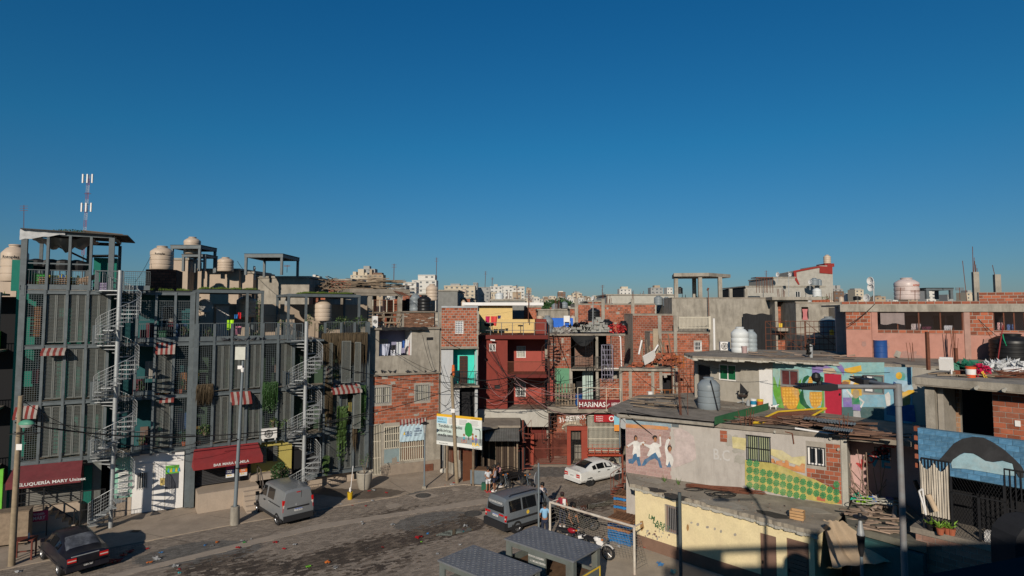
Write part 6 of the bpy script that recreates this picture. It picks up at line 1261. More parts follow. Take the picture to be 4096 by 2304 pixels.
for s,u,v,h in(('LM',2595,2072,.2),('LARRY',2612,2092,.22),('MOE',2620,2108,.17)):q=FX.p(u,v,.15);text(s,CR,gtp,q[0],.135,q[1],h,None,'graffiti_lettering',rot=(0,R(8),0))
def paintx(pts,mat,l=1):return paint(CR,FX,pts,mat,l,.165,'stain')
SM=mp('smudge_grey',(.35,.32,.27),dirt=0);
for u,v in((2768,2090),(2790,2097),(2830,2108),(2862,2115),(2885,2125),(2940,2138)):paintx(oval(u+uni(-3,3),v,uni(4,7),uni(4,7),7),SM,1)
paintx(oval(2752,2110,5,14,8),mp('ochre_stain',(.35,.2,.08),dirt=0));paintx([(2561,2085),(2573,2082),(2578,2110),(2568,2125),(2562,2110)],mp('ochre_stain',(0,0,0)))
for i in range(26):paintx(oval(2610+uni(-30,70),2135+uni(-20,22),uni(1.5,5),uni(1.5,6),6),SM if i%3 else mp('dark_stain',(.16,.09,.07)),1)
def wire_coil(P,r,n,label,mat=CABLE,jit=.25,t=.014):
 m=MB()
 for k in range(n):
  cx,cy=P.x+uni(-jit,jit)*2,P.y+uni(-jit,jit);rr=r*uni(.6,1.1);pts=[(cx+rr*math.cos(i*.52)*1.3,cy+rr*math.sin(i*.52)*.7,P.z+.02+uni(0,.04))for i in range(13)];m.tube(pts,t,3)
 return tag(m.bd('wire_coil',mat),label,'wire')
wire_coil(G(2790,1955,2.9),.4,5,'loose black wire loops on the cream outbuilding roof');wire_coil(G(2860,1980,2.9),.45,6,'tangle of thin wire nearer the roof edge of the cream outbuilding')
m=MB()
for i in range(34):a=G(2740+uni(0,30),1942+uni(-4,8),2.93);b=G(3075+uni(-130,0),1975+uni(-12,4),2.93);m.cyl(a+VC((0,0,i*.003)),b+VC((0,0,i*.003)),.014,3)
o=tag(m.bd('steel_rods',RUST),'bundle of long rusty steel rods on the cream outbuilding roof','steel rods');o['kind']='stuff'
q=G(3190,2075,2.9);t=T('wooden_crate','small wooden fruit crate standing on the cream outbuilding roof','crate',q,R(-35));CW=mt('fresh_crate_wood',(.45,.27,.13),.85,var=.15)
for x,y,sx,sy in((0,-.2,.5,.02),(0,.2,.5,.02),(-.25,0,.02,.4),(.25,0,.02,.4)):
 for k in range(3):MB().box(x-sx/2,x+sx/2,y-sy/2,y+sy/2,.02+k*.11,.11+k*.11).bd('slat',CW,t)
MB().box(-.24,.24,-.19,.19,0,.02).bd('bottom',CW,t)
for u,v,s in((2658,1928,.35),(2760,1905,.3),(2940,1935,.35),(2715,1940,.3),(2985,1945,.25)):
 P=G(u,v,2.9);m=MB()
 for i in range(14):a_=uni(0,6.3);m.add([P+VC((.02,0,0)),P+VC((-.02,0,0)),P+VC((s*.5*math.cos(a_),s*.3*math.sin(a_),s*uni(.5,1.3)))],[(0,1,2)])
 tag(m.bd('weed_tuft',LEAFG),'green weed tuft on the cream outbuilding roof, %s'%{2658:'leftmost',2760:'by the wire loops',2940:'between wires and rods',2715:'lower left',2985:'rightmost'}[u],'weed','weeds along the outbuilding roof')
tag(MB().cyl(FX.w(0,-.0,0)+VC((0,0,0)),(0,0,0),.0,3).bd('x',RUST),'x','x')if 0 else None
g0=G(2779,1589,5.9);g1=G(3695,1700,5.9);FT2=Fr(g0.x,g0.y,math.degrees(math.atan2(g1.y-g0.y,g1.x-g0.x)));LT=(g1-g0).length
TH_=TF('mural_house','rooftop house with a corn harvest mural, scarlet door and long chipped concrete roof','house',FT2,0,0,0)
zR=FT2.z(3300,1452);dk=rc(FT2,2792,1461,2841,1560);gw=rc(FT2,2874,1458,2944,1522);wd=rc(FT2,3037,1476,3091,1628);w1_=rc(FT2,3122,1480,3192,1543);rd=rc(FT2,3299,1496,3367,1662);w2_=rc(FT2,3451,1501,3534,1574)
GR2=mt('terrace_grey_render',(.36,.33,.28),.9,var=.13,streak=.5,dcol=(.18,.16,.13),bump=.2)
MB().wall(0,LT+1.5,5.9,zR-.0,[(dk[0],dk[1],5.9,dk[3]),gw,w1_,w2_,(wd[0],wd[1],5.9,wd[3]),(rd[0],rd[1],5.9,rd[3])],0,.2).bd('front_wall',GR2,TH_)
MB().box(0,.2,.2,4,5.9,zR).bd('side_wall',CONCL,TH_);MB().box(0,LT+1.5,3.8,4,5.9,zR).bd('back_wall',CONC,TH_)
rl=[FT2.inv(G(2735,1420,zR+.0))[:2],FT2.inv(G(2770,1432,zR))[:2],FT2.inv(G(3100,1444,zR))[:2],FT2.inv(G(3520,1463,zR))[:2],FT2.inv(G(3760,1476,zR))[:2]]
e=MB();fr=[]
for(a,b)in zip(rl[:-1],rl[1:]):
 for i in range(14):t_=i/14;fr.append((a[0]+(b[0]-a[0])*t_,a[1]+(b[1]-a[1])*t_+uni(-.03,.03)))
MB().slab(fr+[rl[-1],(LT+3,1),(LT+3,9),(6,9),(-.5,5)],zR,zR+.12).bd('roof_slab',CONCD,TH_)
CHIP=mt('chipped_white_edge',(.5,.47,.4),.9,var=.35,dirt=.5,dcol=(.14,.12,.1))
for i in range(0,len(fr)-1):
 if i%4!=3:a,b=fr[i],fr[i+1];e.box(a[0]+.01,b[0],a[1]-.012,a[1]+.12,zR-.09-uni(0,.05),zR-.002)
 else:a,b=fr[i],fr[i+1];e.box(a[0],b[0],a[1]+.01,a[1]+.12,zR-.06,zR-.002)
e.bd('chipped_edge',CHIP,TH_)
MB().box(dk[0],dk[1],.12,.18,5.9,dk[3]).bd('door',BLM,TH_);MB().box(wd[0],wd[1],.02,.08,5.9,wd[3]).bd('door',WHITE,TH_,label='plain white door');o=MB().box(rd[0],rd[1],.02,.08,5.9,rd[3]).bd('door',mt('scarlet_paint',(.42,.02,.045),.7,var=.15),TH_,label='scarlet painted door');MB().box(rd[1]-.12,rd[1]-.06,-.03,.019,6.9,7.0).bd('handle',BLM,o)
window(TH_,*gw,.05,WHITE,glass=mt('green_glass',(.01,.11,.045),.35,var=.2));window(TH_,*w1_,.05,mt('grey_aluminium',(0,0,0)),glass=mt('reflecting_glass',(.1,.03,.03),.15,var=.6));window(TH_,*w2_,.05,mt('grey_aluminium',(0,0,0)),glass=mt('pale_blue_glass',(.12,.2,.19),.3),curtain=None)
MB().box(w2_[0]+.08,(w2_[0]+w2_[1])/2-.05,.06,.07,w2_[2]+.08,w2_[3]-.08).bd('curtain',WHITE,TH_)
Q=lambda pts,m,l=1:paint(TH_,FT2,RM(*pts),m,l)
def bgp(u0,v0,u1,v1,mat):Q([(u0,v0),(u1,v0),(u1,v1),(u0,v1)],mat,0)
SKYT=mp('mural_turquoise',(.24,.44,.44),var=.25,dirt=.4,dcol=(.4,.38,.22));BRN=mp('mural_brown',(.3,.16,.07));SKB=mp('mural_sky_blue',(.2,.4,.5),var=.22);DGB=mp('mural_dark_sea',(.07,.13,.13));LEA=mp('mural_leaf_green',(.12,.34,.04));DKG=mp('mural_deep_green',(.01,.1,.04),dirt=.15);CRN=mp('mural_corn',(.6,.3,.04));PUR=mp('mural_purple',(.22,.16,.42));SUN_=mp('mural_sun_yellow',(.68,.4,.04));LB=mp('mural_navy',(.03,.09,.25))
W1=[(190,205),(380,205),(380,382),(190,382)]
bgp(110,130,188,640,SKYT);bgp(188,130,382,204,SKYT);bgp(188,384,382,650,BRN);bgp(382,130,650,690,SKYT);bgp(650,130,838,246,SKYT);bgp(838,130,1048,600,SKYT);bgp(1048,130,1285,260,SKYT);bgp(1285,180,1580,780,SKB);bgp(1048,470,1285,600,SKB);bgp(838,600,1285,740,DGB)
for pts,m_,l in[([(115,280),(130,290),(165,400),(185,280),(190,400),(200,500),(240,640),(200,640),(165,520),(115,420)],LEA,2),([(110,390),(125,395),(200,610),(185,640),(120,470)],LEA,2),([(200,392),(380,392),(395,480),(385,560),(350,615),(280,625),(230,560),(205,480)],CRN,2),([(385,330),(410,300),(400,420),(440,560),(500,640),(560,690),(650,690),(650,640),(560,640),(480,600),(400,640),(360,610),(385,540),(400,480),(380,420)],LEA,2),([(420,330),(440,285),(480,265),(500,280),(450,340),(430,420),(440,500),(470,570),(530,630),(470,620),(400,560),(385,480),(420,420)],DKG,3),([(580,300),(620,275),(645,290),(640,330),(600,330),(600,350),(580,340)],DKG,3),([(500,280),(540,272),(530,350),(500,380),(480,340)],CRN,4),([(500,440),(630,440),(632,520),(610,580),(560,620),(520,590),(495,510)],CRN,4),([(630,330),(648,340),(650,700),(600,660),(630,560)],LEA,3),([(520,170),(640,150),(740,190),(780,215),(760,250),(700,250),(660,225),(600,240),(560,270),(525,240)],PUR,2),([(640,195),(750,190),(785,240),(720,250),(640,235)],mp('mural_tan',(.5,.38,.25)),3),([(650,130),(830,150),(865,200),(860,270),(840,240),(780,170)],PUR,3),([(845,320),(935,310),(930,400),(960,250),(985,330),(1040,320),(1050,480),(940,480),(935,400),(850,370)],SUN_,2),([(850,200),(1040,160),(1048,220),(940,250),(880,230)],SUN_,2),([(940,270),(955,260),(975,340),(940,380),(925,370)],COAT,4),([(835,340),(870,325),(915,340),(910,370),(840,375)],SKIN,4),([(850,500),(940,500),(950,600),(855,600)],PUR,4),([(845,390),(900,380),(915,500),(850,505)],mp('mural_pale_blue',(.4,.55,.65)),3),(oval(987,460,38,50),mp('mural_blond',(.4,.3,.16)),5),([(945,500),(1020,495),(1030,575),(950,575)],mp('mural_shirt_green',(.02,.22,.1)),4),([(950,572),(1030,572),(1035,640),(955,632)],PUR,5),([(1020,495),(1078,545),(1045,610),(1030,600),(1058,548),(1020,520)],COAT,4),([(890,410),(955,480),(945,505),(885,430)],COAT,5),([(960,640),(1030,640),(1040,710),(960,700)],mp('mural_pale_leg',(.4,.4,.4)),3),(oval(1440,270,34,38),SUN_,4),(oval(1468,280,40,50),mp('mural_headscarf',(.1,.35,.3)),3),([(1385,330),(1430,318),(1480,318),(1560,340),(1590,400),(1600,450),(1540,470),(1560,520),(1420,560),(1395,470),(1410,390)],mp('mural_apron',(.35,.5,.6)),3),([(1385,330),(1410,345),(1405,400),(1380,440),(1375,360)],LB,4),([(1540,420),(1600,420),(1605,455),(1480,490),(1440,470)],SUN_,5),([(1410,440),(1480,430),(1560,480),(1560,570),(1480,590),(1430,570),(1415,500)],mp('mural_basket',(.3,.24,.08)),4),([(1400,560),(1600,580),(1620,760),(1440,740)],LB,3),([(1290,470),(1330,440),(1350,480),(1350,600),(1310,600),(1300,540)],COAT,3),([(1310,590),(1400,590),(1420,700),(1310,680)],mp('mural_denim',(.04,.15,.3)),3)]:Q(pts,m_,l)
cm=MB()
def mort_lines(x0,x1,y0,y1,nx,ny):
 for k in range(ny):
  y=y0+(y1-y0)*(k+.5)/ny
  for i in range(nx):
   x=x0+(x1-x0)*(i+.5)/nx;c=RM(*oval(x+(k%2)*3,y,(x1-x0)/nx*.38,(y1-y0)/ny*.38,8));cm.sheet([(*[FT2.p(u,v)[0]],-.047,FT2.p(u,v)[1])for u,v in c][::-1])
mort_lines(215,375,400,590,5,6);mort_lines(508,622,450,590,4,4);mort_lines(488,532,285,360,2,3)
o=cm.bd('mural_kernels',mp('mural_kernel',(.75,.42,.07)),TH_,kind='stuff')
for p in o.data.polygons:
 if p.normal.y>0:p.flip()
p=G(2836,1634,5.9);tank('large grey water tank with a black hose, standing on the dark terrace',(p.x,p.y,5.9),.6,1.72,TGREY,rz=0)
m=MB();pts=[VC((p.x-.1,p.y-.62,7.45))]+[VC((p.x-.1+.35*(i/8),p.y-.66-.02*i,7.5-1.7*(i/8)))for i in range(9)]+[VC((p.x+.1,p.y-1.0,5.6)),VC((p.x-.3,p.y-1.3,5.5)),VC((p.x-.7,p.y-1.1,5.8))]
tag(m.tube(pts,.03,6).bd('black_hose',CABLE),'black hose hanging from the big grey terrace tank over the edge','hose')
def table(P,label,w_=.9,d=.6,h=.74,mat=WOODG,rz=0,x=True):
 t=T('folding_table',label,'table',P,rz);
 for k in range(6):MB().box(-w_/2+k*w_/6,-w_/2+(k+.9)*w_/6,-d/2,d/2,h-.03,h).bd('slat',mat,t)
 for s in(-1,1):
  for y in(-d/2+.05,d/2-.05):MB().cyl((-s*w_/2*.8,y,0),(s*w_/2*.8,y,h-.03),.025,4).bd('leg',mat,t)
table(G(2928,1600,5.9),'brown folding slatted table on the dark terrace',rz=.2)
def office_chair(P,label,rz):
 t=T('office_chair',label,'chair',P,rz);MB().lathe([(.01,.42),(.24,.42),(.27,.47),(.24,.52),(.01,.53)],14).bd('seat',mt('dark_seat',(.04,.025,.02),.7),t,smooth=True);MB().obox((0,.27,.85),.46,.09,.6,0,0,R(-8)).bd('backrest',BLM,t);MB().cyl((0,0,.1),(0,0,.43),.03,8).cyl((0,.1,.45),(0,.28,.6),.025,6).bd('column',STEELB,t)
 m=MB();[m.cyl((0,0,.13),(.32*math.cos(i*1.257),.32*math.sin(i*1.257),.06),.022,5)for i in range(5)];m.bd('star_base',STEELB,t)
 for sx in(-.27,.27):MB().box(sx-.03,sx+.03,-.15,.15,.68,.71).box(sx-.015,sx+.015,-.02,.02,.45,.68).bd('armrest',BLM,t)
office_chair(G(2972,1615,5.9),'black office chair with brown seat on the dark terrace',R(-40))
def bucket(P,label,mat,r=.16,h=.36,band=None,rz=0,name='paint_bucket'):
 t=T(name,label,'bucket',P,rz);MB().lathe([(.01,0),(r*.86,0),(r,h),(r*.95,h),(.01,h-.03)],16).bd('pail',mat,t,smooth=True)
 if band:MB().lathe([(r*.905,h*.28),(r*.985,h*.78),(r*.985,h*.781)],16).bd('band_label',band,t,smooth=True)
 m=MB();m.lathe([(r*1.0,h*.93),(r*1.06,h*.94),(r*1.06,h*1.0),(r*1.0,h*1.01)],16);m.bd('rim',mat,t);return t
bucket(G(3014,1626,5.9),'white paint bucket with blue label on the terrace',WHITE,.17,.42,flat('label_blue',(.01,.2,.35)));bucket(G(3041,1628,5.9),'yellow paint bucket with red label on the terrace',flat('bucket_yellow',(.65,.48,.02)),.17,.42,flat('label_red',(.5,.12,.03)))
tag(MB().lathe([(.01,0),(.11,0),(.11,.22),(.04,.3),(.04,.34),(.01,.34)],10).bd('plastic_jug',mt('clear_grey_plastic',(.3,.32,.33),.3),loc=G(2993,1622,5.9)),'small clear jug beside the white paint bucket','jug')
tag(MB().lathe([(.01,0),(.17,0),(.2,.35),(.01,.36)],12).bd('orange_pail',flat('pail_orange',(.55,.1,.03)),loc=G(2936,1602,5.9)),'tipped orange pail under the folding table','pail')
P=G(3094,1638,5.9);t=T('cat','white and black cat standing by the white terrace door','cat',P,R(-30));t.scale=(.75,)*3
def skm(verts,edges,mat,name,parent,sub=2,root=0,**k):
 me=bpy.data.meshes.new(name);me.from_pydata([v[:3]for v in verts],edges,[]);o=bpy.data.objects.new(name,me)
 md=o.modifiers.new('s','SKIN');md.use_smooth_shade=True
 me.skin_vertices[0].data[root].use_root=True
 for i,v in enumerate(verts):r=v[3];me.skin_vertices[0].data[i].radius=(r,v[4]if len(v)>4 else r)
 o.modifiers.new('u','SUBSURF').levels=sub
 nm=bake(o)
 nm.materials.clear();nm.materials.append(mat);nm.polygons.foreach_set('use_smooth',[True]*len(nm.polygons));nm.name=name
 q=bpy.data.objects.new(name,nm);col.objects.link(q);q.parent=parent;return q
skm([(0,0,.24,.075),(.16,0,.25,.07),(-.16,0,.24,.07),(.25,0,.33,.045),(.33,0,.38,.055),(.39,0,.36,.03),(-.3,0,.3,.02),(-.4,0,.42,.015),(.16,.05,.14,.025),(.17,.05,.0,.02),(.16,-.05,.14,.025),(.17,-.05,.0,.02),(-.18,.05,.16,.035),(-.22,.05,.08,.02),(-.18,.05,.0,.02),(-.18,-.05,.16,.035),(-.22,-.05,.08,.02),(-.18,-.05,.0,.02)],[(0,1),(0,2),(1,3),(3,4),(4,5),(2,6),(6,7),(1,8),(8,9),(1,10),(10,11),(2,12),(12,13),(13,14),(2,15),(15,16),(16,17)],WHITE,'body',t)
MB().add([(.31,.03,.42),(.35,.04,.42),(.33,.045,.48),(.31,-.03,.42),(.35,-.04,.42),(.33,-.045,.48)],[(0,1,2),(3,4,5)]).bd('ears',BLM,t)
skm([(-.17,0,.27,.072),(-.02,0,.275,.076),(.3,0,.395,.05)],[(0,1)],BLM,'black_patch',t,1)
gpz=[G(2858,1700,5.9),G(3072,1640,5.9)];tag(MB().slab([tuple((gpz[0]+VC((0,0,0))).xy),tuple(gpz[1].xy),tuple((gpz[1]+VC((.15,.25,0))).xy),tuple((gpz[0]+VC((.15,.25,0))).xy)],5.9,6.25).bd('green_parapet',mt('dark_green_paint',(.03,.12,.05),.85,var=.2)),'low dark green painted parapet in front of the paint buckets','parapet')
Yf=mt('yellow_metal_paint',(.55,.36,.02),.7,var=.2,dirt=.3,dcol=(.2,.1,.03));cs=[G(3014,1692,6.0),G(3110,1648,6.3),G(3304,1634,6.35),G(3217,1682,6.0)]
t=T('fallen_gate','yellow steel gate with rusty mesh lying flat on the roof below the corn mural','gate',cs[0]);
for i in range(4):MB().cyl(cs[i]-cs[0],cs[(i+1)%4]-cs[0],.06,4).bd('frame_bar',Yf,t)
m=MB()
for i in range(1,26):k=i/26;m.cyl((cs[0].lerp(cs[1],k))-cs[0],(cs[3].lerp(cs[2],k))-cs[0],.008,3,cap=False);m.cyl((cs[0].lerp(cs[3],k))-cs[0],(cs[1].lerp(cs[2],k))-cs[0],.008,3,cap=False)
m.bd('rusty_mesh',RUST,t,kind='stuff')
def debris(pts,n,L0,L1,mat,label,z=5.9,h=.3,w_=(.06,.2),rot=(-.7,-.1),name='board_pile'):
 m=MB();
 for i in range(n):
  a,b=rnd(),rnd();u=(pts[0][0]*(1-a)+pts[1][0]*a)*(1-b)+(pts[3][0]*(1-a)+pts[2][0]*a)*b;v=(pts[0][1]*(1-a)+pts[1][1]*a)*(1-b)+(pts[3][1]*(1-a)+pts[2][1]*a)*b
  P=G(u,v,z);m.obox((P.x,P.y,z+.03+h*rnd()),uni(L0,L1),uni(*w_),uni(.02,.06),uni(*rot),uni(-.12,.12),uni(-.2,.2))
 o=tag(m.bd(name,mat),label,'boards');o['kind']='stuff';return o
debris([(3080,1688),(3260,1672),(3420,1720),(3390,1745)],90,.6,2.2,mt('brown_scrap_wood',(.14,.08,.055),.9,var=.35,island=.5),'heap of dark brown boards and scrap below the farm mural');debris([(2930,1690),(3060,1690),(3200,1715),(3050,1700)],26,.6,1.6,mt('brown_scrap_wood',(0,0,0)),'scattered scrap boards left of the yellow frame')
for i,(u,v,L_,c)in enumerate(((3290,1680,1.6,.35),(3345,1690,1.5,.3),(3350,1718,1.1,.4))):
 m=MB();P=G(u,v,6.3);n=24;V=[]
 for k in range(n+1):V+=[(-L_/2+L_*k/n,-.35,.03*(k%2)),(-L_/2+L_*k/n,.35,.03*(k%2))]
 m.add(V,[(2*k,2*k+2,2*k+3,2*k+1)for k in range(n)]);tag(m.bd('corrugated_sheet',mt('blue_grey_zinc',(.2,.24,.26),.5,.4,var=.4),loc=P,rz=R(-35)),['long corrugated sheet just below the harvest mural','second corrugated sheet overlapping near the red door','small corrugated sheet at the slab edge'][i],'metal sheet')
debris([(3380,1740),(3500,1735),(3600,1780),(3420,1760)],16,.8,2.0,mt('brown_scrap_wood',(0,0,0)),'few shaded planks on the slab beside the grey lamp post')
zq=zR+.12
def onr(u,v):return G(u,v,zq)
for u,vb,wp,h,m_,lab in((2961,1409,68,1.72,TWHT,'front white water tank on the long roof'),(3005,1405,46,1.5,mt('shaded_white_tank',(.3,.34,.36),.5),'second pale tank half hidden behind the front one')):  # shade is painted into the second tank's white as blue grey
 p=onr(u,vb);tank(lab,(p.x,p.y,zq),wp/2400*p.y/2,h*.93,m_)
p=onr(2882,1401);ac('cream air conditioner box on the left of the long roof',p,R(-10),.62,.55,.5)
p=onr(3523,1430);t=T('barrel','blue metal drum standing on the long roof against the pink wall','barrel',p);MB().lathe([(.01,0),(.34,0),(.34,.3),(.355,.31),(.34,.32),(.34,.62),(.355,.63),(.34,.64),(.34,.95),(.35,.97),(.33,.97),(.01,.94)],22).bd('drum',mt('blue_drum_paint',(.015,.07,.25),.5,var=.2,dirt=.2),t,smooth=True)
p=onr(2980,1409);bucket(onr(2978,1412),'pinkish bucket in front of the white tanks',flat('bucket_pink_grey',(.4,.28,.27)),.17,.42)
tag(MB().cyl((0,0,0),(0,0,2.1),.07,8).bd('white_pipe',WHITE,loc=onr(2858,1400)),'upright cream pipe beside the air conditioner box','pipe')
p=onr(3245,1430);t=T('bagged_chimney','grey pipe with a black bag tied on it on the long roof','pipe',p);MB().cyl((0,0,0),(0,0,.75),.09,10).bd('pipe',STEELB,t);MB().leaves((-.12,0,.55),(.16,.14,.5),60,.14,shell=.5).bd('bag',CABLE,t)
p=onr(3590,1430);tag(MB().obox((p.x,p.y,p.z+.18),.5,.4,.35,.4,.3,.2).bd('concrete_rubble',CONCL),'lump of concrete rubble right of the blue drum','rubble')
def rods(u,v,n,h,label,y=None,s=.15,lean=.1):
 p=onr(u,v)if y is None else G(u,v,y);m=MB()
 for i in range(n):x,yy=uni(-s,s),uni(-s,s)*.5;m.cyl((x,yy,0),(x+uni(-lean,lean)*h,yy,h*uni(.7,1.1)),.014,4)
 o=tag(m.bd('rebar',RUST,loc=p),label,'reinforcing bars');o['kind']='stuff'
rods(3645,1445,4,.9,'short bent bars in front of the pink wall, left group',lean=.3);rods(3822,1440,9,1.6,'tall fan of bars in front of the pink wall, right group');rods(2840,1405,3,1.0,'three thin bars by the white pipe');rods(2975,1700,6,.8,'thin bars sprouting from the slab right of the big grey tank',5.9,.35,.2);rods(2735,1660,5,2.4,'tall thin bars at the left corner of the dark terrace',5.9,.25,.12);rods(3375,1750,4,1.0,'bars at the corner of the painted house slab',5.9)
for u,v,h,lab in((3714,1480,1.7,'brown square post at the roof edge'),(3826,1470,.9,'short brown post behind the orange bucket')):tag(MB().box(-.06,.06,-.06,.06,0,h).bd('iron_post',RUST,loc=onr(u,v)),lab,'post')
p=G(4036,1447,zq);tank('very large black ribbed tank at the right edge of the photo',(p.x+.15,p.y,zq),.93,1.45,TBLK,ribs=4)
tag(MB().tube([onr(3990,1450)+VC((0,0,0)),onr(4005,1450)+VC((0,0,1.0)),onr(4020,1450)+VC((0,0,1.9))],.025,5).bd('red_rod',mt('red_rod_paint',(.25,.03,.03),.6)),'thin red rod in front of the black ribbed tank','rod')
tag(MB().tube([onr(4020,1450)+VC((0,-.1,z_))+VC((.12*math.sin(z_*3.3),0,0))for z_ in[i*.13 for i in range(12)]],.025,5).bd('green_hose',mt('green_hose_rubber',(.01,.3,.14),.5)),'green hose wound along the red rod','hose')
b0=AT(3668,1712,22.2);FN=Fr(b0.x,b0.y,-49);N_=TF('slab_house','shaded house at right edge with blue brick wall, black painted arch and barred veranda','house',FN)
XE=6.5;zb1=FN.z(3668,1712);zb0=FN.z(3672,1884);BLUEB=mt('blue_painted_block',(.07,.19,.32),.9,var=.3,scale=2,island=.25,dirt=.35,dcol=(.2,.3,.36))
MB().box(0,XE,.05,.3,zb0,zb1).bd('balcony_wall',mt('blue_mortar',(.1,.2,.28),.9,var=.2),N_);bricks(N_,[(0,XE,zb0+.01,zb1)],BLUEB,(),.05,.36,.19,.014,260,.01)
BK=mt('mural_charcoal',(.03,.03,.032),.9,var=.3,dirt=.3,dcol=(.08,.08,.085));R7=lambda*p:[(3400+x*.3824,1750+y*.3824)for x,y in p]
paint(N_,FN,R7((930,240),(1020,140),(1090,60),(1180,10),(1290,-10),(1400,0),(1500,50),(1620,130),(1720,220),(1790,290),(1820,340),(1820,420),(1770,415),(1720,330),(1700,270),(1600,240),(1500,255),(1420,240),(1340,190),(1290,165),(1200,158),(1150,180),(1080,230),(1060,265)),BK,1,.04)
paint(N_,FN,R7((1060,265),(1080,230),(1150,182),(1200,162),(1290,168),(1340,194),(1420,244),(1500,258),(1600,244),(1700,274),(1730,400),(1600,390),(1400,355),(1200,325),(1070,318)),mp('mural_ice_blue',(.3,.45,.5),dirt=.3,dcol=(.4,.28,.2)),2,.04)
for k in range(5):MB().box(-.12,.0,.06,.28,zb0+.1+k*.33,zb0+.26+k*.33).bd('hollow_brick_end',BRICK,N_)
MB().box(0,XE,.3,4.5,zb0-.1,zb0+.1).bd('floor_slab',CONCD,N_)
zs0=FN.z(3800,1553,.4);zs1=FN.z(3800,1518,.4);sx0=FN.x(3648,1530,.4)
MB().box(sx0,XE,.4,5,zs0+.05,zs1).bd('roof_slab',CONC,N_);MB().box(sx0+.1,XE,.42,.62,zs0-.0,zs0+.049).bd('beam',CONCD,N_)
c_=rc(FN,3702,1565,3736,1710,.7);MB().box(c_[0],c_[0]+.3,.7,1.0,zb0,zs0+.04).bd('column',CONC,N_)
bw_=mt('brick_beige',(.3,.17,.1),.9,island=.2,var=.2)
MB().box(c_[0]+.32,c_[0]+.5,1.0,3.6,zb0,zs0+.04).bd('cross_wall',MORT,N_)
bwp=rc(FN,3738,1560,3842,1740,2.6);MB().box(bwp[0],bwp[1],2.6,2.8,zb0,zs0+.04).bd('inner_wall',MORT,N_);bricks(N_,[(bwp[0],bwp[1],zb0+.4,zs0)],bw_,(),2.6,.25,.19,.025,80)
MB().box(c_[0],XE,4.3,4.5,zb0,zs0+.04).bd('back_wall',DARK,N_)
pi=rc(FN,3972,1560,4028,1760,1.2);MB().box(pi[0],XE,1.2,1.5,zb0,zs0+.04).bd('brick_wall',MORT,N_);bricks(N_,[(pi[0],XE,zb0+.2,zs0)],BRICK,(),1.2,.36,.19,.02,90);MB().box(pi[0]+.6,pi[0]+.75,1.15,1.18,zs0-1.2,zs0-1.0).bd('switch_box',WHITE,N_)
for u in(3910,4020):q=FN.p(u,1528,.4);MB().cyl((q[0],.15,zs0+.1),(q[0],.42,zs0+.12),.06,8).bd('drain_pipe',CONCL,N_)
zv=3.45;bars(N_,FN,3690,1840,3800,2085,-.0,8,BLM,.035,2,zv,'bar_screen');bars(N_,FN,4022,1890,4200,2085,.0,8,BLM,.035,2,zv,'bar_screen')
a=FN.x(3800,1950,0);b=FN.x(4022,1950,0);MB().box(a,b,-.03,.02,zb0-.55,zb0-.5).box(a,a+.07,-.03,.02,zv,zb0).box((a+b)/2,(a+b)/2+.07,-.03,.02,zv,zb0-.5).box(b-.07,b,-.03,.02,zv,zb0).bd('gate_frame',BLM,N_)
g_=MB();x=a
while x<b:g_.cyl((x,.03,zv),(x+1.0,.03,zb0),.006,3,cap=False);g_.cyl((x+1.0,.045,zv),(x,.045,zb0),.006,3,cap=False);x+=.09
g_.bd('diamond_mesh',BLM,N_,kind='stuff')
MB().box(-.2,XE,1.6,1.8,0,zb0-.1).bd('inner_wall',DARK,N_);MB().box(-.3,XE,-.15,1.6,zv-.2,zv).bd('veranda_floor',CONCD,N_)
MB().box(-.15,XE,-.1,.1,0,zv-.2).bd('base_wall',MORT,N_);bricks(N_,[(-.15,XE,zv-2.2,zv-.22)],mt('dusty_block',(.28,.16,.12),.9,island=.2,var=.25),(),-.1,.4,.2,.02,100)
m=MB();P=[];cl_=rc(FN,3683,1850,3796,2065,-.06);
for i in range(37):
 x=cl_[0]+(cl_[1]-cl_[0])*i/36;dip=abs(math.sin(math.pi*i/18))*.28
 for k in range(6):P.append((x*(1)+.12*(k/5)*(1-i/18)*0,-.08+.035*math.sin(i*2.0)+.02*math.sin(i*.9+k),cl_[3]-dip-(cl_[3]-dip-cl_[2])*k/5))
m.add(P,[(i*6+k,i*6+k+1,(i+1)*6+k+1,(i+1)*6+k)for i in range(36)for k in range(5)]);tag(m.bd('hanging_cloth',mt('off_white_curtain',(.5,.45,.38),.9,var=.15),loc=FN.w(0,0),rz=FN.ang,smooth=True),'off white cloth hanging in two scallops from the veranda bars','cloth')
tag(MB().cyl(FN.w(*(lambda q:(q[0],-.3,q[1]))(FN.p(3712,1978,-.3))),FN.w(*(lambda q:(q[0],-.3,q[1]))(FN.p(3745,2045,-.3))),.09,12).bd('cardboard_tube',mt('beige_tube',(.5,.38,.26),.8)),'thick beige tube leaning against the hanging cloth','tube')
tag(MB().tube([FN.w(*(lambda q:(q[0],-.4,q[1]))(FN.p(u,v,-.4)))for u,v in((3676,1965),(3690,1955),(3704,2060),(3676,1965),(3703,2050))],.03,6).bd('ironing_board',WHITE),'white tubular folding frame standing by the hanging cloth','frame')
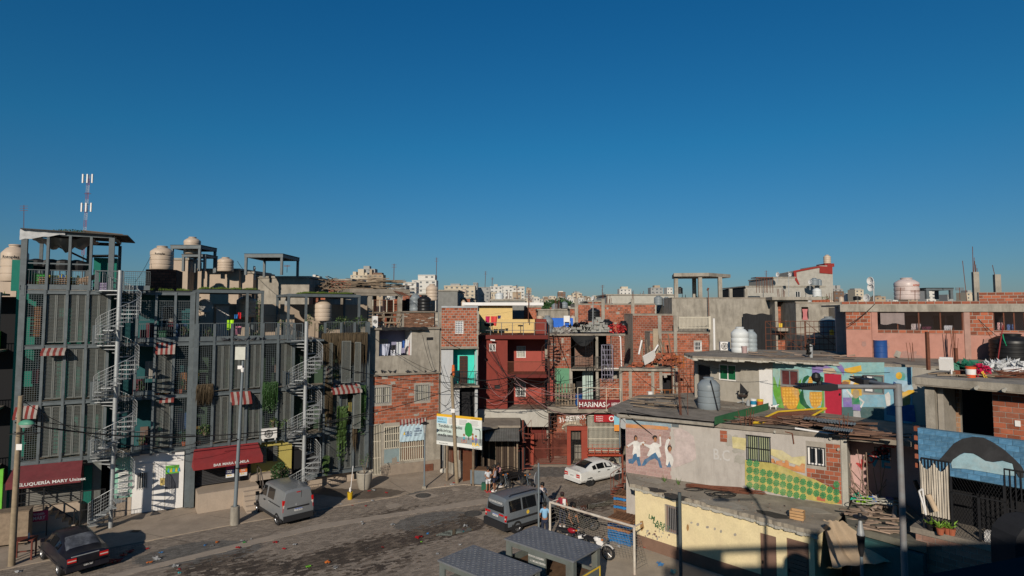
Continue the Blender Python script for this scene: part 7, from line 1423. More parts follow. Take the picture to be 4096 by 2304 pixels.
for i,u in enumerate((3715,3748,3782,3798,3760)):
 q=FN.p(u,2080,-.25);t=T('potted_plant','leafy potted plant on the veranda edge, %s of five'%['first','second','third','fourth','back'][i],'potted plant',FN.w(q[0],-.05-.22*(i==4),zv),0,'potted plants on the veranda edge');MB().lathe([(.01,0),(.09,0),(.13,.22),(.01,.21)],12).bd('pot',mt('terracotta',(0,0,0))if i!=0 else BLM,t)
 m=MB()
 for k in range(16):a_=uni(0,6.28);d=VC((math.cos(a_),math.sin(a_)*.6,uni(.5,1.4)))*uni(.14,.28);s=VC((-math.sin(a_),math.cos(a_),0))*.035;b_=VC((0,0,.2));m.sheet([b_,b_+d*.6+s,b_+d+VC((0,0,-.05)),b_+d*.6-s])
 m.bd('leaves',mt('bright_leaf',(.14,.26,.03),.6,island=.4),t)
q=FN.p(3950,2110,-.15);o=MB()
tag(MB().box(0,.5,0,.35,0,.32).bd('plastic_basket',WHITE,loc=FN.w(FN.x(3935,2100,.1),.1,zv),rz=FN.ang),'white perforated plastic basket behind the mesh gate','basket')
def onN(u,v):return G(u,v,zs1)
m=MB();p=onN(3787,1504);t=T('plastic_chair','white plastic chair with one visible leg on the slab house roof edge','chair',p,R(-40));MB().obox((0,0,.42),.45,.45,.05,0,0,R(-70)).bd('seat',WHITE,t);MB().cyl((.15,0,0),(.15,0,.25),.03,6).bd('leg',WHITE,t);MB().obox((0,.12,.5),.42,.06,.4,0,0,R(10)).bd('backrest',WHITE,t)
bucket(onN(3884,1510),'orange plastic bucket with pale lid on the slab house roof',flat('bucket_orange',(.6,.08,.02)),.17,.4,WHITE)
m=MB().leaves((0,0,.25),(.32,.2,.28),70,.16,shell=.6);o=tag(m.bd('crumpled_sack',flat('sack_crimson',(.45,.01,.06),.5),loc=onN(3925,1508)),'crimson printed rubble sack beside the orange bucket','sack')
text('BAZAR',o,YB,-.2,-.26,.2,.1,.4,rot=(0,R(60),0))
for u,v,r_,lab in((3990,1475,.35,'left white rubble sack on the slab house roof'),(4030,1470,.3,'middle white rubble sack under the black tank'),(4075,1478,.35,'right white rubble sack at the photo edge'),(3965,1480,.25,'small grey bag left of the white sacks')):
 tag(MB().leaves((0,0,.2),(r_,.25,.25),110,.16,shell=.7).bd('rubble_sack',mt('white_sack',(.55,.56,.57),.6,island=.15),loc=onN(u,v+12)),lab,'sack','rubble sacks on the slab house roof')
p=onN(4018,1500);t=T('stacked_buckets','row of white buckets nested on their side on the slab house roof','buckets',p,R(-49));
for k in range(5):b_=MB().lathe([(.13,0),(.155,.3),(.165,.3),(.165,.33),(.13,.33)],16).bd('bucket',WHITE,t,smooth=True);b_.rotation_euler=(0,R(90),0);b_.location=(k*.08,0,.18)
MB().lathe([(.01,0),(.17,0),(.17,.03),(.01,.03)],16).bd('lid',mt('off_white_lid',(.5,.5,.44),.5),t,loc=(.68,0,.18)).rotation_euler=(0,R(90),0)
m=MB()
for i in range(30):P=onN(uni(3950,4095),1508+uni(-4,10));a_=uni(-.9,.2);m.cyl(P+VC((0,0,.05+uni(0,.2))),P+VC((1.0*math.cos(a_),.6*math.sin(a_),.05+uni(0,.25))),.015,4)
tag(m.bd('rusty_rod_heap',RUST),'tangle of rusty rods along the slab house roof edge','steel rods')['kind']='stuff'
tag(MB().leaves((0,0,.12),(.7,.4,.16),90,.25,shell=.4).bd('green_tarpaulin',mt('green_tarp',(.015,.13,.08),.6,island=.2),loc=onN(3880,1478)),'dark green tarpaulin crumpled behind the orange bucket','tarpaulin')
m=MB().obox((0,0,.1),.4,.2,.2,0);tag(m.bd('hollow_brick',BRICK,loc=onN(3840,1503),rz=.4),'single hollow brick on the slab house roof','brick')
debris([(3760,1500),(4090,1490),(4090,1515),(3760,1508)],22,.4,1.4,WOODG,'scrap boards strewn along the slab house roof',zs1,.08)
P0=[G(3380,2060,3.0),G(3440,2060,3.0),G(3390,2100,3.0),G(3705,2185,3.0),G(3720,2100,3.0),G(3600,1990,3.0),G(3420,1985,3.0)]
t=T('yard_platform','mossy dark concrete platform covered with junk behind the grey lamp post','platform',(0,0,0));MB().slab([tuple(p.xy)for p in(P0[0],P0[2],P0[3],P0[4],P0[5],P0[6])],2.75,3.0).bd('slab',mt('mossy_concrete',(.15,.14,.11),.9,var=.3,dirt=.5,dcol=(.04,.045,.025)),t)
FQ=Fr(*G(3470,2150,3.0).xy,-35);MB().slab([tuple(p.xy)for p in(G(3440,2120,3),G(3690,2190,3),G(3740,2130,3),G(3560,2030,3))],0,2.7).bd('teal_wall',mt('teal_patchy_wall',(.03,.1,.1),.9,var=.4,dirt=.5,dcol=(.1,.08,.06)),t)
for i,(u0,v0,u1,v1)in enumerate(((3434,2022,3470,2060),(3522,2017,3516,2042),(3480,2042,3522,2020),(3575,2080,3580,2030))):
 a=G(u0,v0,3.1);b=G(u1,v1,3.1);m=MB();m.cyl(a,b,.09,12,cap=False);tag(m.bd('clay_pipe',mt('pale_clay_pipe',(.42,.33,.27),.8)),['first pale clay pipe on the platform, leftmost','upright pointing clay pipe in the middle of the platform','clay pipe crossing behind the middle one','rightmost clay pipe by the lamp post'][i],'pipe')
m=MB()
for i in range(24):P=G(3430+uni(0,100),2000+uni(-12,12),3.0);m.cyl(P,P+VC((uni(-1.6,1.0),uni(-.2,.5),uni(.5,2.2))),uni(.008,.022),4)
tag(m.bd('scrap_rods',mt('mixed_scrap',(.22,.16,.12),.8,island=.6)),'stack of leaning scrap rods and pipes in the shaded yard corner','scrap rods')['kind']='stuff'
for u,v,c,lab,rr in((3460,2015,(.25,.5,.02),'lime green plastic bag among the junk',.35),(3430,2000,(.02,.35,.22),'turquoise green bag at the left of the junk',.25),(3485,2012,(.02,.15,.5),'blue plastic basin in the junk heap',.2),(3505,2010,(.4,.38,.36),'pale crumpled sheet in the junk heap',.3)):
 tag(MB().leaves((0,0,.12),(rr,rr*.7,.14),60,.12,shell=.4).bd('plastic_bag',flat('bag_%d'%u,c,.5),loc=G(u,v,3.0)),lab,'bag')
bucket(G(3557,2030,3.0),'pale purple bucket with white rim on the platform',flat('bucket_purple',(.16,.13,.25)),.16,.4,WHITE)
wire_coil(G(3500,2005,3.4),.35,6,'loops of pale wire hanging over the junk heap',mt('pale_wire',(.4,.38,.33),.6),.3,.02)
m=MB();P=G(3405,2010,3.0);m.cyl(P+VC((-.3,0,.1)),P+VC((-1.6,.8,2.9)),.035,5);tag(m.bd('leaning_pole',RUST),'long rusty pole leaning toward the brick corner','pole')
m=MB();P=G(3700,2100,3.0);m.obox(P+VC((0,0,.8)),.12,.08,1.9,0,R(-20));tag(m.bd('leaning_plank',mt('dark_plank',(.06,.045,.035),.9)),'dark plank leaning at the right end of the platform','plank')
m=MB();C4=[G(3290,2080,2.9),G(3375,2085,3.1),G(3592,2245,2.2),G(3330,2270,2.0)];N=14;V=[]
for i in range(N+1):
 for k in range(N+1):
  a,b=i/N,k/N;p=C4[0].lerp(C4[1],a).lerp(C4[3].lerp(C4[2],a),b);p.z-=.35*math.sin(math.pi*a)*math.sin(math.pi*b)*(1+.2*math.sin(a*18));p.z+=.03*math.sin(a*22+b*3);V.append(p)
m.add(V,[(i*(N+1)+k,i*(N+1)+k+1,(i+1)*(N+1)+k+1,(i+1)*(N+1)+k)for i in range(N)for k in range(N)]);tag(m.bd('shade_cloth',mt('tan_shade_cloth',(.4,.3,.2),.9,var=.12),smooth=True),'tan shade cloth sagging between the outbuilding and the platform','cloth')
tag(MB().box(-.04,.04,-.04,.04,0,3.2).bd('iron_post',BLM,loc=G(3285,2260,0)),'dark post holding the shade cloth','post')
t=T('camera_side_building','dark foreground roof edge and rounded parapet at the lower right corner','building',(0,0,0))
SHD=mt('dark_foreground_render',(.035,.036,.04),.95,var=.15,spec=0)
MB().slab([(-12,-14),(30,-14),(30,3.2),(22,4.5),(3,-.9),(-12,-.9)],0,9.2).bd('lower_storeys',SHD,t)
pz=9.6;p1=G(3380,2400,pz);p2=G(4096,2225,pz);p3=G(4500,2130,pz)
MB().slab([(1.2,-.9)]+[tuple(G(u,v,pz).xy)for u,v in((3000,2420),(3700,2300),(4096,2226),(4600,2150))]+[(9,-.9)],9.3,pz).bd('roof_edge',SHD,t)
q=AT(4066,2250,5.6);m=MB();pr=[]
for i in range(9):a_=math.pi*i/8;pr.append((.42*math.cos(a_),.0+.35*math.sin(a_)))
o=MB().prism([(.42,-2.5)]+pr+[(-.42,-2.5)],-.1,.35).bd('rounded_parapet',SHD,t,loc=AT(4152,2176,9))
MB().box(-12,-.9,-6,-5.6,9.2,12.6).bd('unseen_shadow_wall',SHD,t);MB().box(-.9,30,-6,-5.6,9.2,14.3).bd('unseen_shadow_wall',SHD,t);MB().box(-.4,1.6,-6,-5.6,14.301,15.1).box(6.5,30,-6,-5.6,14.301,15.0).bd('unseen_shadow_wall',SHD,t);MB().box(1.6,6.5,-5.85,-5.75,14.9,15.15).box(3,3.1,-5.85,-5.75,14.3,14.9).box(4.6,5.1,-5.9,-5.7,14.3,15.6).bd('roof_rail',SHD,t)  # unseen walls and rail behind the camera, shaped to cast the foreground shadow
random.seed(21)
CW_=[mt('city_white',(.56,.54,.5),.9,var=.04,scale=.1),mt('city_cream',(.5,.43,.33),.9,var=.05,scale=.1),mt('city_grey',(.3,.3,.29),.9,var=.05,scale=.1),mt('city_tan',(.36,.28,.2),.9,var=.05,scale=.1),mt('city_brown',(.16,.1,.07),.9,var=.05,scale=.1)]
CWIN=mt('city_window',(.12,.13,.14),.3,var=.1,fine=0)
HA=MB()
def city(u0,u1,vt,D,mi,label,cat='building',floors=None,steps=(),vb=1250,win=True,group='far city buildings'):
 a=AT(u0,vt,D);b=AT(u1,vt,D);W=b.x-a.x;H=a.z+25 if 0 else a.z;t=T('city_building',label,cat,(a.x,D,0),0,group);MB().box(0,W,0,max(12,W*.6),0,H).bd('wall',CW_[mi],t)
 zt=H
 for f0,f1,dv in steps:hh=dv/2400*D;MB().box(W*f0,W*f1,2,max(10,W*.4),H,H+hh).bd('roof_block',CW_[(mi+(1 if dv<10 else 0))%5],t)
 if win:
  fh=3.0 if D<900 else 4;nx=max(2,int(W/(fh*1.2)));m=MB();nz=min(int(H/fh),int((1262-vt)/2400*D/fh)+1)
  for k in range(nz):
   for i in range(nx):
    x=W*(i+.3)/nx;z=H-fh*(k+.75);m.box(x,x+W/nx*uni(.3,.5),-.12,.0-.01,z,z+fh*.4)if rnd()>.15 else 0
  m.bd('windows',CWIN,t,kind='stuff')
  if D<900:
   m=MB()
   for k in range(nz):z=H-fh*k-.2;m.box(-.15,W+.15,-.35,-.13,z-.35,z-.05)if k%2==0 else None
   m.bd('balcony_bands',CW_[mi],t)
 return t
def tw(u0,u1,vt,D,mi,lab,steps=(),**k):return city(u0,u1,vt,D,mi,lab,steps=steps,**k)
tw(1240,1278,1110,520,0,'small white tower rising left of the broken boards',[(.2,.5,12),(.6,.9,6)])
tw(1402,1470,1100,560,1,'cream stepped tower with chimneys, left of the dark mansard',[(.1,.3,14),(.4,.75,24),(.8,.95,10)]);tw(1470,1532,1098,540,3,'dark mansard block with an antenna',[(.1,.25,20),(.3,.9,8)])
tw(1440,1500,1075,620,2,'grey rooftop towers behind the cream stepped tower',[(.2,.6,12)]);tw(1360,1450,1118,480,0,'low white block with terraces left of the stepped tower')
tw(1648,1745,1120,430,0,'white terraced base block under the white modern top');tw(1672,1740,1099,440,0,'white modern block, tallest left of centre');tw(1612,1665,1128,400,0,'white terraced lower block left of the tall white one');tw(1560,1625,1140,380,2,'grey glass fronted block behind the beige tank')
tw(1776,1900,1142,460,1,'wide cream block with small roof huts',[(.2,.5,8),(.6,.75,4)]);tw(1893,1910,1130,480,2,'slim grey tower behind the wide cream block');tw(1900,1960,1148,500,2,'grey white terraces right of the wide cream block');tw(1960,2010,1145,520,0,'white terraced block in the left centre',[(.3,.6,8)])
tw(2003,2050,1142,560,0,'bright white stepped building, first of the steps');tw(2050,2098,1150,560,0,'bright white stepped building, right wing',[(.0,.3,6),(.5,1.0,4)]);tw(2050,2085,1168,440,3,'tan block below the white stepped building');tw(2102,2124,1172,700,2,'dark glass office block beside the white steps')
tw(2232,2262,1168,900,4,'dark office tower in the centre gap',[(.1,.7,4)]);tw(2290,2327,1172,620,1,'cream residential tower with brown balconies in the centre gap',[(.2,.8,6)]);tw(2262,2290,1192,700,0,'white block between the two centre towers');tw(2372,2398,1182,700,1,'small tan tower right of the cream tower');
tw(2478,2525,1155,600,0,'white apartment tower above the long pale wall',[(.2,.75,9)]);tw(2603,2652,1150,560,2,'grey white apartment tower near the dog house',[(.35,.8,9)]);tw(2668,2690,1150,540,0,'white sliver tower behind the concrete column')
tw(2946,2976,1168,650,0,'banded blue white tower right of the concrete canopy',[(.2,.6,4)]);tw(3334,3370,1155,520,2,'grey twin topped tower right of the red banded house',[(.05,.35,14),(.5,.9,14)]);tw(3336,3375,1165,420,4,'dark glass tower before the twin topped one');tw(3384,3415,1172,560,0,'small cream tower with antennas');tw(3420,3454,1158,540,1,'cream tower with curved grey top',[(.1,.9,5)]);tw(3500,3542,1186,500,3,'brown and white low tower left of the pearl tank',[(.4,.7,4)]);tw(3632,3670,1176,480,3,'tan tower right of the pearl tank',[(.1,.5,4)]);tw(3705,3742,1156,520,0,'pale striped tower behind the white table frame',[(.2,.7,4)]);tw(3790,3812,1178,600,2,'small grey block behind the table frame');tw(3865,3900,1170,520,1,'cream tower with a round tank, left of the taller concrete column',[(.35,.8,9)]);tw(3675,3705,1190,560,2,'low grey block with dark roof right of the tan tower')
desc=['white','cream','grey','tan','brown']
for i in range(190):
 u=2100+i*6.2+uni(-5,5)if i<46 else(uni(1240,2120)if i<100 else uni(1750,2720));wpx=uni(14,34);D=uni(350,1300);mi=random.choice([0,0,0,1,1,2,3])
 tw(u,u+wpx,uni(1185,1212)if i<46 or i>=100 else uni(1150,1195),D,mi,'low %s block in the dense far skyline of the centre gap'%desc[mi]if i<46 or i>=100 else 'low %s block far behind the left roofs'%desc[mi],steps=[(uni(0,.3),uni(.4,.9),uni(2,7))],group='dense far skyline %s'%desc[mi])
for i in range(16):
 u=3390+i*38+uni(-9,9);mi=random.choice([0,1,2]);tw(u,u+uni(14,30),uni(1196,1206),uni(700,1100),mi,'low %s block on the far right skyline'%desc[mi],group='far right skyline %s'%desc[mi])
for i,(u,v,D)in enumerate(((2170,1222,260),(2205,1212,280),(2240,1205,270),(2265,1215,250),(2280,1222,255),(2190,1225,240))):
 p=AT(u,v,D);t=T('tree','dark green round tree in the far centre gap, %s of six'%['leftmost','second','tallest','fourth','rightmost','front'][i],'tree',(p.x,D,0),0,'trees in the far gap');MB().cyl((0,0,0),(0,0,p.z-2),.4,6).bd('trunk',WOODG,t);MB().leaves((0,0,p.z-1.5),(4,3,3.2),420,.7,shell=.2).bd('crown',LEAFD,t,kind='stuff')
RT=[mt('far_roof_brick',(.22,.09,.06),.9,var=.2,scale=.5),CONCD,CONC,mt('far_roof_pale',(.38,.35,.3),.9,var=.15,scale=.4)]
for i in range(130):
 y=uni(62,230);x=uni(-.5,.85)*y;
 if abs(x)<2 and y<70:continue
 w_,d,h=uni(4,9),uni(6,12),uni(7.5,11.4 if y>110 else 10.2)
 if 2690<PX+x/y*2400<3400 and y<100:continue
 k=random.randrange(4);t=T('rooftop_house','low %s far roof in the crowded quarter behind the front houses'%['brick','dark grey','grey','pale'][k],'house',(x,y,0),uni(-.3,.3),'far %s roofs'%['brick','dark grey','grey','pale'][k]);MB().box(-w_/2,w_/2,0,d,0,h).bd('walls',RT[k],t);MB().box(-w_/2-.1,w_/2+.1,-.1,d+.1,h,h+.2).bd('roof_slab',CONCD,t);MB().box(-w_*.3,w_*.1,d*.3,d*.7,h+.2,h+uni(.6,1.6)).bd('roof_hut',RT[(k+1)%4],t)
t=T('lattice_mast','red and white lattice phone mast with panel antennas on the left skyline','mast',(AT(333,1000,120).x,120,0));zt_=AT(342,700,120).z;X0=0;m=[MB(),MB()];n=46;zb_=AT(333,1020,120).z
for i in range(n):
 z0=zb_+(zt_-zb_)*i/n;z1=zb_+(zt_-zb_)*(i+1)/n;q=m[(i//4)%2];s=.28
 C_=[(s,0),(-s*.5,s*.87),(-s*.5,-s*.87)];lx=lambda z:(z-zb_)/(zt_-zb_)*.45
 for k in range(3):a,b=C_[k],C_[(k+1)%3];q.cyl((a[0]+lx(z0),a[1],z0),(a[0]+lx(z1),a[1],z1),.028,4);q.cyl((a[0]+lx(z0),a[1],z0),(b[0]+lx(z1),b[1],z1),.018,3)
m[0].bd('lattice_red',mt('mast_red',(.35,.06,.06),.7),t,kind='stuff');m[1].bd('lattice_white',mt('mast_white',(.5,.45,.45),.7),t,kind='stuff')
MB().box(-.08,.08,-.08,.08,0,zb_).bd('base_column',STEEL,t)
for vv in(715,830):
 z=AT(340,vv,120).z
 for sx in(-.9,.0,1.0):MB().box(sx-.13+.35,sx+.13+.35,-.3,-.1,z-.9,z+.9).bd('panel_antenna',WHITE,t)
 MB().cyl((-.9+.35,-.1,z+.6),(1.35,-.1,z+.6),.04,4).cyl((-.9+.35,-.1,z-.6),(1.35,-.1,z-.6),.04,4).bd('antenna_bracket',STEEL,t)
MB().cyl((-.3,0,AT(340,775,120).z),(1.1,0,AT(340,775,120).z),.05,4).bd('antenna_bracket',RUST,t)
random.seed(5)
for i,(u,vb,vt,y)in enumerate(((95,930,820,36),(1575,1130,1055,60),(1745,1110,1030,80),(1940,1150,1085,90),(1968,1150,1110,90),(2408,1190,1140,80),(2070,1235,1140,60),(3065,1170,1082,70),(2113,1290,1160,50),(1148,1090,1060,48),(3600,1200,1150,34),(3840,1200,1150,34),(3660,1200,1160,34),(2325,1190,1178,70))):
 a=AT(u,vb,y);b=AT(u+uni(-3,3),vt,y);m=MB().cyl(a,b,.02 if y<50 else .035,4);
 for k in range(3):c=a.lerp(b,.8+.08*k);m.cyl(c-VC((.25,0,0)),c+VC((.25,0,0)),.012,3)
 tag(m.bd('roof_antenna',RUST),'thin rod antenna '+('at the far left terrace corner','above the rooftop shelter','behind the white modern block','over the cream far blocks','right of the tallest centre antenna','above the black conical tank','rising from the red house roof room','by the rebar cage on the pale roof','before the dark grey block','beside the lone steel canopy','left of the pearl tank','between table and tall rod','right of the pearl tank','over the long brick house')[i],'antenna','thin rod antennas on the roofs')
for i in range(6):
 p=AT(3000+i*16,1172,66);q=AT(3000+i*16,1108+uni(0,8),66)
m=MB();a=AT(3025,1110,66);b=AT(3090,1108,66);m.box(a.x,b.x,66,67.5,a.z-.05,a.z+.05)
for i in range(7):x=a.x+(b.x-a.x)*i/6;m.cyl((x,66,a.z),(x,66,a.z-1.7),.03,4)
tag(m.bd('rebar_cage',RUST),'rebar cage with a top bar on the pale roof left of the red band','reinforcing bars')
TYRE=mt('tyre_rubber',(.015,.015,.016),.85,var=.1);RIM=mt('wheel_rim_metal',(.45,.45,.46),.35,.7,var=.05);CGL=mt('car_glass',(.008,.009,.011),.05,var=0,spec=.8,fine=0);BUMP=mt('black_bumper_plastic',(.02,.02,.022),.6,var=.05)
REDL_=mt('tail_lamp_red',(.5,.01,.01),.25,var=.1);WHL_=mt('tail_lamp_clear',(.6,.5,.45),.2,var=.05);PLT=mt('plate_white',(.7,.7,.68),.5,var=0);ORG=mt('lamp_orange',(.7,.2,.02),.3)
def carpaint(n,c):return mt(n,c,.28,.15,var=.04,dirt=.12,dcol=(.12,.1,.08),spec=.6)
def car(name,label,cat,st,paint_,wx,wr,loc,rz,track=.72,side=(),front=None,rear=None,bump=.34,hub=RIM,yoff=0):
 """st: stations (x, zbottom, zbelt, zroof, half width at belt, half width at roof)"""
 t=T(name,label,cat,loc,rz);m=MB();rings=[]
 for(x,zb,zl,zr,wb,wt)in st:
  h=[(x,0,zb),(x,wb*.9,zb),(x,wb,zb+.1),(x,wb*1.01,(zb+zl)/2+.05),(x,wb*.985,zl),(x,wt,zr-.06),(x,wt*.82,zr-.005),(x,wt*.4,zr+.012)]
  rings.append(h+[(x,0,zr+.016)]+[(a,-b,c)for a,b,c in h[:0:-1]])
 n=len(rings[0]);vs=[p for r in rings for p in r]
 fs=[(i*n+k,(i+1)*n+k,(i+1)*n+(k+1)%n,i*n+(k+1)%n)for i in range(len(st)-1)for k in range(n)]+[tuple(range(n)),tuple(range(len(vs)-1,len(vs)-n-1,-1))]
 me=bpy.data.meshes.new('body');me.from_pydata(vs,[],fs);me.materials.append(paint_)
 import bmesh
 b=bmesh.new();b.from_mesh(me);bmesh.ops.recalc_face_normals(b,faces=b.faces);b.to_mesh(me);b.free()
 me.polygons.foreach_set('use_smooth',[True]*len(me.polygons));me.set_sharp_from_angle(angle=R(32));o=bpy.data.objects.new('body',me);col.objects.link(o);o.parent=t
 def S(i,k,s,t_,sg=1):
  i0=min(int(i),len(st)-2);f=i-i0;a=VC(rings[i0][k]).lerp(VC(rings[i0+1][k]),f);b_=VC(rings[i0][k+1]).lerp(VC(rings[i0+1][k+1]),f);p=a.lerp(b_,t_);return VC((p.x,p.y*sg,p.z))
 for(i0,i1,t0,t1)in side:
  for sg in(1,-1):
   q=[S(i0,4,0,t0,sg),S(i1,4,0,t0,sg),S(i1,4,0,t1,sg),S(i0,4,0,t1,sg)];q=[p+VC((0,.012*sg,.002))for p in q]
   w_=MB().sheet(q if sg<0 else q[::-1]).bd('side_window',CGL,t)
 for nm,pr in(('windscreen',front),('rear_window',rear)):
  if not pr:continue
  i0,i1,ins_=pr[:3];q_=sorted({i0,i1}|{j for j in range(20)if min(i0,i1)<j<max(i0,i1)})
  nrm=VC((1 if nm=='windscreen' else-1,0,.9)).normalized()*.014;m2=MB();rows=[]
  for j in q_:
   A=[S(j,k_,0,0)for k_ in(5,6,7)];A=[VC((p.x,p.y*(1-ins_),p.z))+nrm for p in A];A.append(VC((A[2].x,0,A[2].z+.004)));rows+=A+[VC((p.x,-p.y,p.z))for p in A[2::-1]]
  m2.add(rows,[(r_*7+i,r_*7+i+1,(r_+1)*7+i+1,(r_+1)*7+i)for r_ in range(len(q_)-1)for i in range(6)]);m2.bd(nm,CGL if len(pr)<4 else pr[3],t,smooth=True)
 for x in wx:
  for sg in(1,-1):
   y=track*sg;w_=T_wheel(t,x,y,wr,sg,hub);m3=MB().cyl((x,y-.12*sg,wr+.02),(x,(st[2][4]+.006)*sg,wr+.02),wr*1.2,18);m3.bd('wheel_arch',BUMP,t)
 return t,S
def T_wheel(t,x,y,r,sg,hub=RIM,w_=.19):
 ty=MB().lathe([(r*.6,-w_/2),(r*.93,-w_/2),(r,-w_*.35),(r,w_*.35),(r*.93,w_/2),(r*.6,w_/2)],22).bd('wheel',TYRE,t,smooth=True);ty.rotation_euler=(R(90),0,0);ty.location=(x,y+.03*sg,r)
 m=MB().lathe([(.01,w_*.42),(r*.18,w_*.46),(r*.2,w_*.36),(r*.52,w_*.3),(r*.6,w_*.5),(r*.62,w_*.5)],22)
 for k in range(8):a=k*.785;m.obox((r*.38*math.cos(a),r*.38*math.sin(a),w_*.36),r*.3,.035,.02,a)
 h=m.bd('rim',hub,ty,smooth=False)
 if sg>0:h.rotation_euler=(R(180),0,0)
def place(t,wl,wheel_local,rz):
 c,s=math.cos(rz),math.sin(rz);x,y=wheel_local;t.location=(wl[0]-(x*c-y*s),wl[1]-(x*s+y*c),0.01)
def rearlamps(t,x,z0,z1,y0,y1,mat=REDL_,clear=True):
 for sg in(1,-1):
  a,b=sorted((y0*sg,y1*sg));m=MB().box(x-.02,x+.09,a,b,z0,z1);o=m.bd('tail_lamp',mat,t)
  if clear:MB().box(x-.026,x-.0201,a+.01,b-.01,z0+(z1-z0)*.35,z0+(z1-z0)*.6).bd('clear_lens',WHL_,o)
def plate(t,x,z,s,blue=True,w_=.42,mat=None,tm=None):
 o=MB().box(x-.012,x,-w_/2,w_/2,z,z+.13).bd('number_plate',mat or PLT,t);
 if blue:MB().box(x-.016,x-.0121,-w_/2,w_/2,z+.1,z+.13).bd('plate_band',flat('plate_blue',(.02,.08,.4)),t)
 text(s,t,tm or INK,x-.018,w_*.42,z+.025,.065,w_*.84,'plate_lettering',rot=(0,0,R(-90)))
VG=carpaint('van_grey_paint',(.2,.21,.22));rz=R(133)
t,S=car('van','grey delivery van parked on the pavement below the steps, seen from behind left','van',[(-2.02,.38,1.0,1.1,.76,.7),(-2.0,.3,1.05,1.72,.84,.66),(-1.9,.28,1.07,1.82,.86,.7),(-1.0,.27,1.07,1.86,.87,.72),(.2,.27,1.06,1.85,.87,.71),(.75,.27,1.04,1.78,.87,.66),(1.35,.27,1.0,1.12,.86,.66),(1.7,.27,.92,.98,.83,.64),(2.05,.3,.78,.82,.74,.56),(2.16,.36,.62,.66,.62,.5)],VG,(-1.35,1.32),.31,(0,0,0),rz,.76,[(3.15,3.85,.12,.85),(4.05,5.0,.12,.85),(5.05,5.6,.08,.55)],(5.98,5.05,.05),None)
place(t,(-12.39,32.33),(-1.35,.86),rz)
MB().box(-2.09,-1.93,-.8,.8,.26,.55).box(-2.0,2.05,.842,.885,.26,.42).box(-2.0,2.05,-.885,-.842,.26,.42).bd('bumper',BUMP,t);rearlamps(t,-1.99,.75,1.35,.7,.83);plate(t,-2.035,.72,'AC 697 ED');
MB().box(-2.03,-2.0,-.6,.6,.88,.96).bd('tailgate_handle',BUMP,t);MB().box(-2.012,-1.99,-.17,-.15,.6,1.72).bd('door_seam',BUMP,t);MB().box(-2.02,-1.97,-.1,.1,1.66,1.7).bd('brake_lamp',REDL_,t)
MB().prism([(-.05,0),(0,.08),(.05,0),(0,-.08)],-.01,.01).bd('badge',STEELB,t,loc=(-2.02,.12,1.06),rz=R(90));
for sg in(1,-1):MB().box(1.15,1.3,.86*sg-.03*(sg<0),.86*sg+.16*sg if sg>0 else-.83,1.0,1.18).bd('side_mirror',BUMP,t)if sg>0 else MB().box(1.15,1.3,-1.02,-.86,1.0,1.18).bd('side_mirror',BUMP,t)
MB().box(-1.7,-.2,.873,.885,.98,1.02).bd('side_strip',BUMP,t)
for x in(.35,-.35):MB().box(x-.1,x+.1,.875,.9,.92,.98).bd('door_handle',BUMP if x>0 else STEELB,t)
VB=carpaint('black_blue_paint',(.008,.009,.018));rz=R(140)
TAPE=mt('taped_plastic_film',(.06,.065,.08),.3,var=.5,scale=5,dirt=.5,dcol=(.3,.32,.35))
t,S=car('saloon_car','black saloon car with plastic film taped over its rear window, lower left corner','car',[(-2.12,.42,.78,.86,.74,.62),(-2.05,.3,.88,.96,.8,.64),(-1.5,.26,.92,1.0,.84,.66),(-.95,.25,.93,1.28,.85,.6),(-.45,.25,.92,1.4,.85,.56),(.3,.25,.91,1.42,.85,.56),(.85,.25,.9,1.3,.85,.58),(1.3,.25,.88,.97,.84,.66),(1.85,.27,.76,.84,.8,.62),(2.1,.33,.6,.66,.7,.52)],VB,(-1.28,1.3),.3,(0,0,0),rz,.74,[(3.0,3.9,.15,.8),(4.1,4.95,.12,.85),(5.05,5.9,.12,.8)],(6.9,5.6,.06),(2.15,3.6,.04,TAPE))
place(t,(-19.33,26.23),(-1.28,.86),rz)
MB().box(-2.17,-2.0,-.78,.78,.3,.52).box(-1.9,1.9,.842,.87,.42,.48).box(-1.9,1.9,-.87,-.842,.42,.48).bd('bumper',VB,t);rearlamps(t,-2.13,.66,.84,.42,.74);plate(t,-2.175,.42,'GBD·387',False,.4,mat=BUMP,tm=WLET);MB().box(-2.12,-2.08,-.4,.6,.88,.91).bd('chrome_strip',STEELB,t)
MB().box(.9,1.05,.85,1.0,.9,1.05).bd('side_mirror',VB,t)
VW=carpaint('white_car_paint',(.72,.72,.7));rz=R(35.5)
t,S=car('saloon_car','white four door saloon car parked across from the red pillars','car',[(-2.05,.42,.82,.9,.72,.62),(-1.98,.3,.92,1.0,.79,.64),(-1.45,.26,.95,1.04,.83,.66),(-.95,.25,.94,1.3,.84,.6),(-.5,.25,.93,1.4,.84,.56),(.25,.25,.92,1.42,.84,.56),(.8,.25,.9,1.28,.84,.58),(1.2,.25,.89,.98,.83,.66),(1.75,.27,.8,.86,.79,.62),(1.98,.33,.62,.68,.7,.52)],VW,(-1.2,1.24),.29,(0,0,0),rz,.73,[(3.0,3.7,.15,.8),(3.85,4.75,.12,.85),(4.85,5.9,.12,.8)],(6.9,5.6,.06),(2.15,3.6,.06),hub=BUMP)
place(t,(5.07,39.23),(-1.2,-.85),rz)
MB().box(-2.11,-1.95,-.76,.76,.3,.52).box(-1.85,1.8,.835,.86,.42,.48).box(-1.85,1.8,-.86,-.835,.42,.48).bd('bumper',VW,t);rearlamps(t,-2.06,.6,.8,.42,.72);plate(t,-2.07,.62,'WAZ 52',False,.4);MB().box(-2.06,-1.9,-.6,.6,1.0,1.03).bd('spoiler_lip',VW,t)
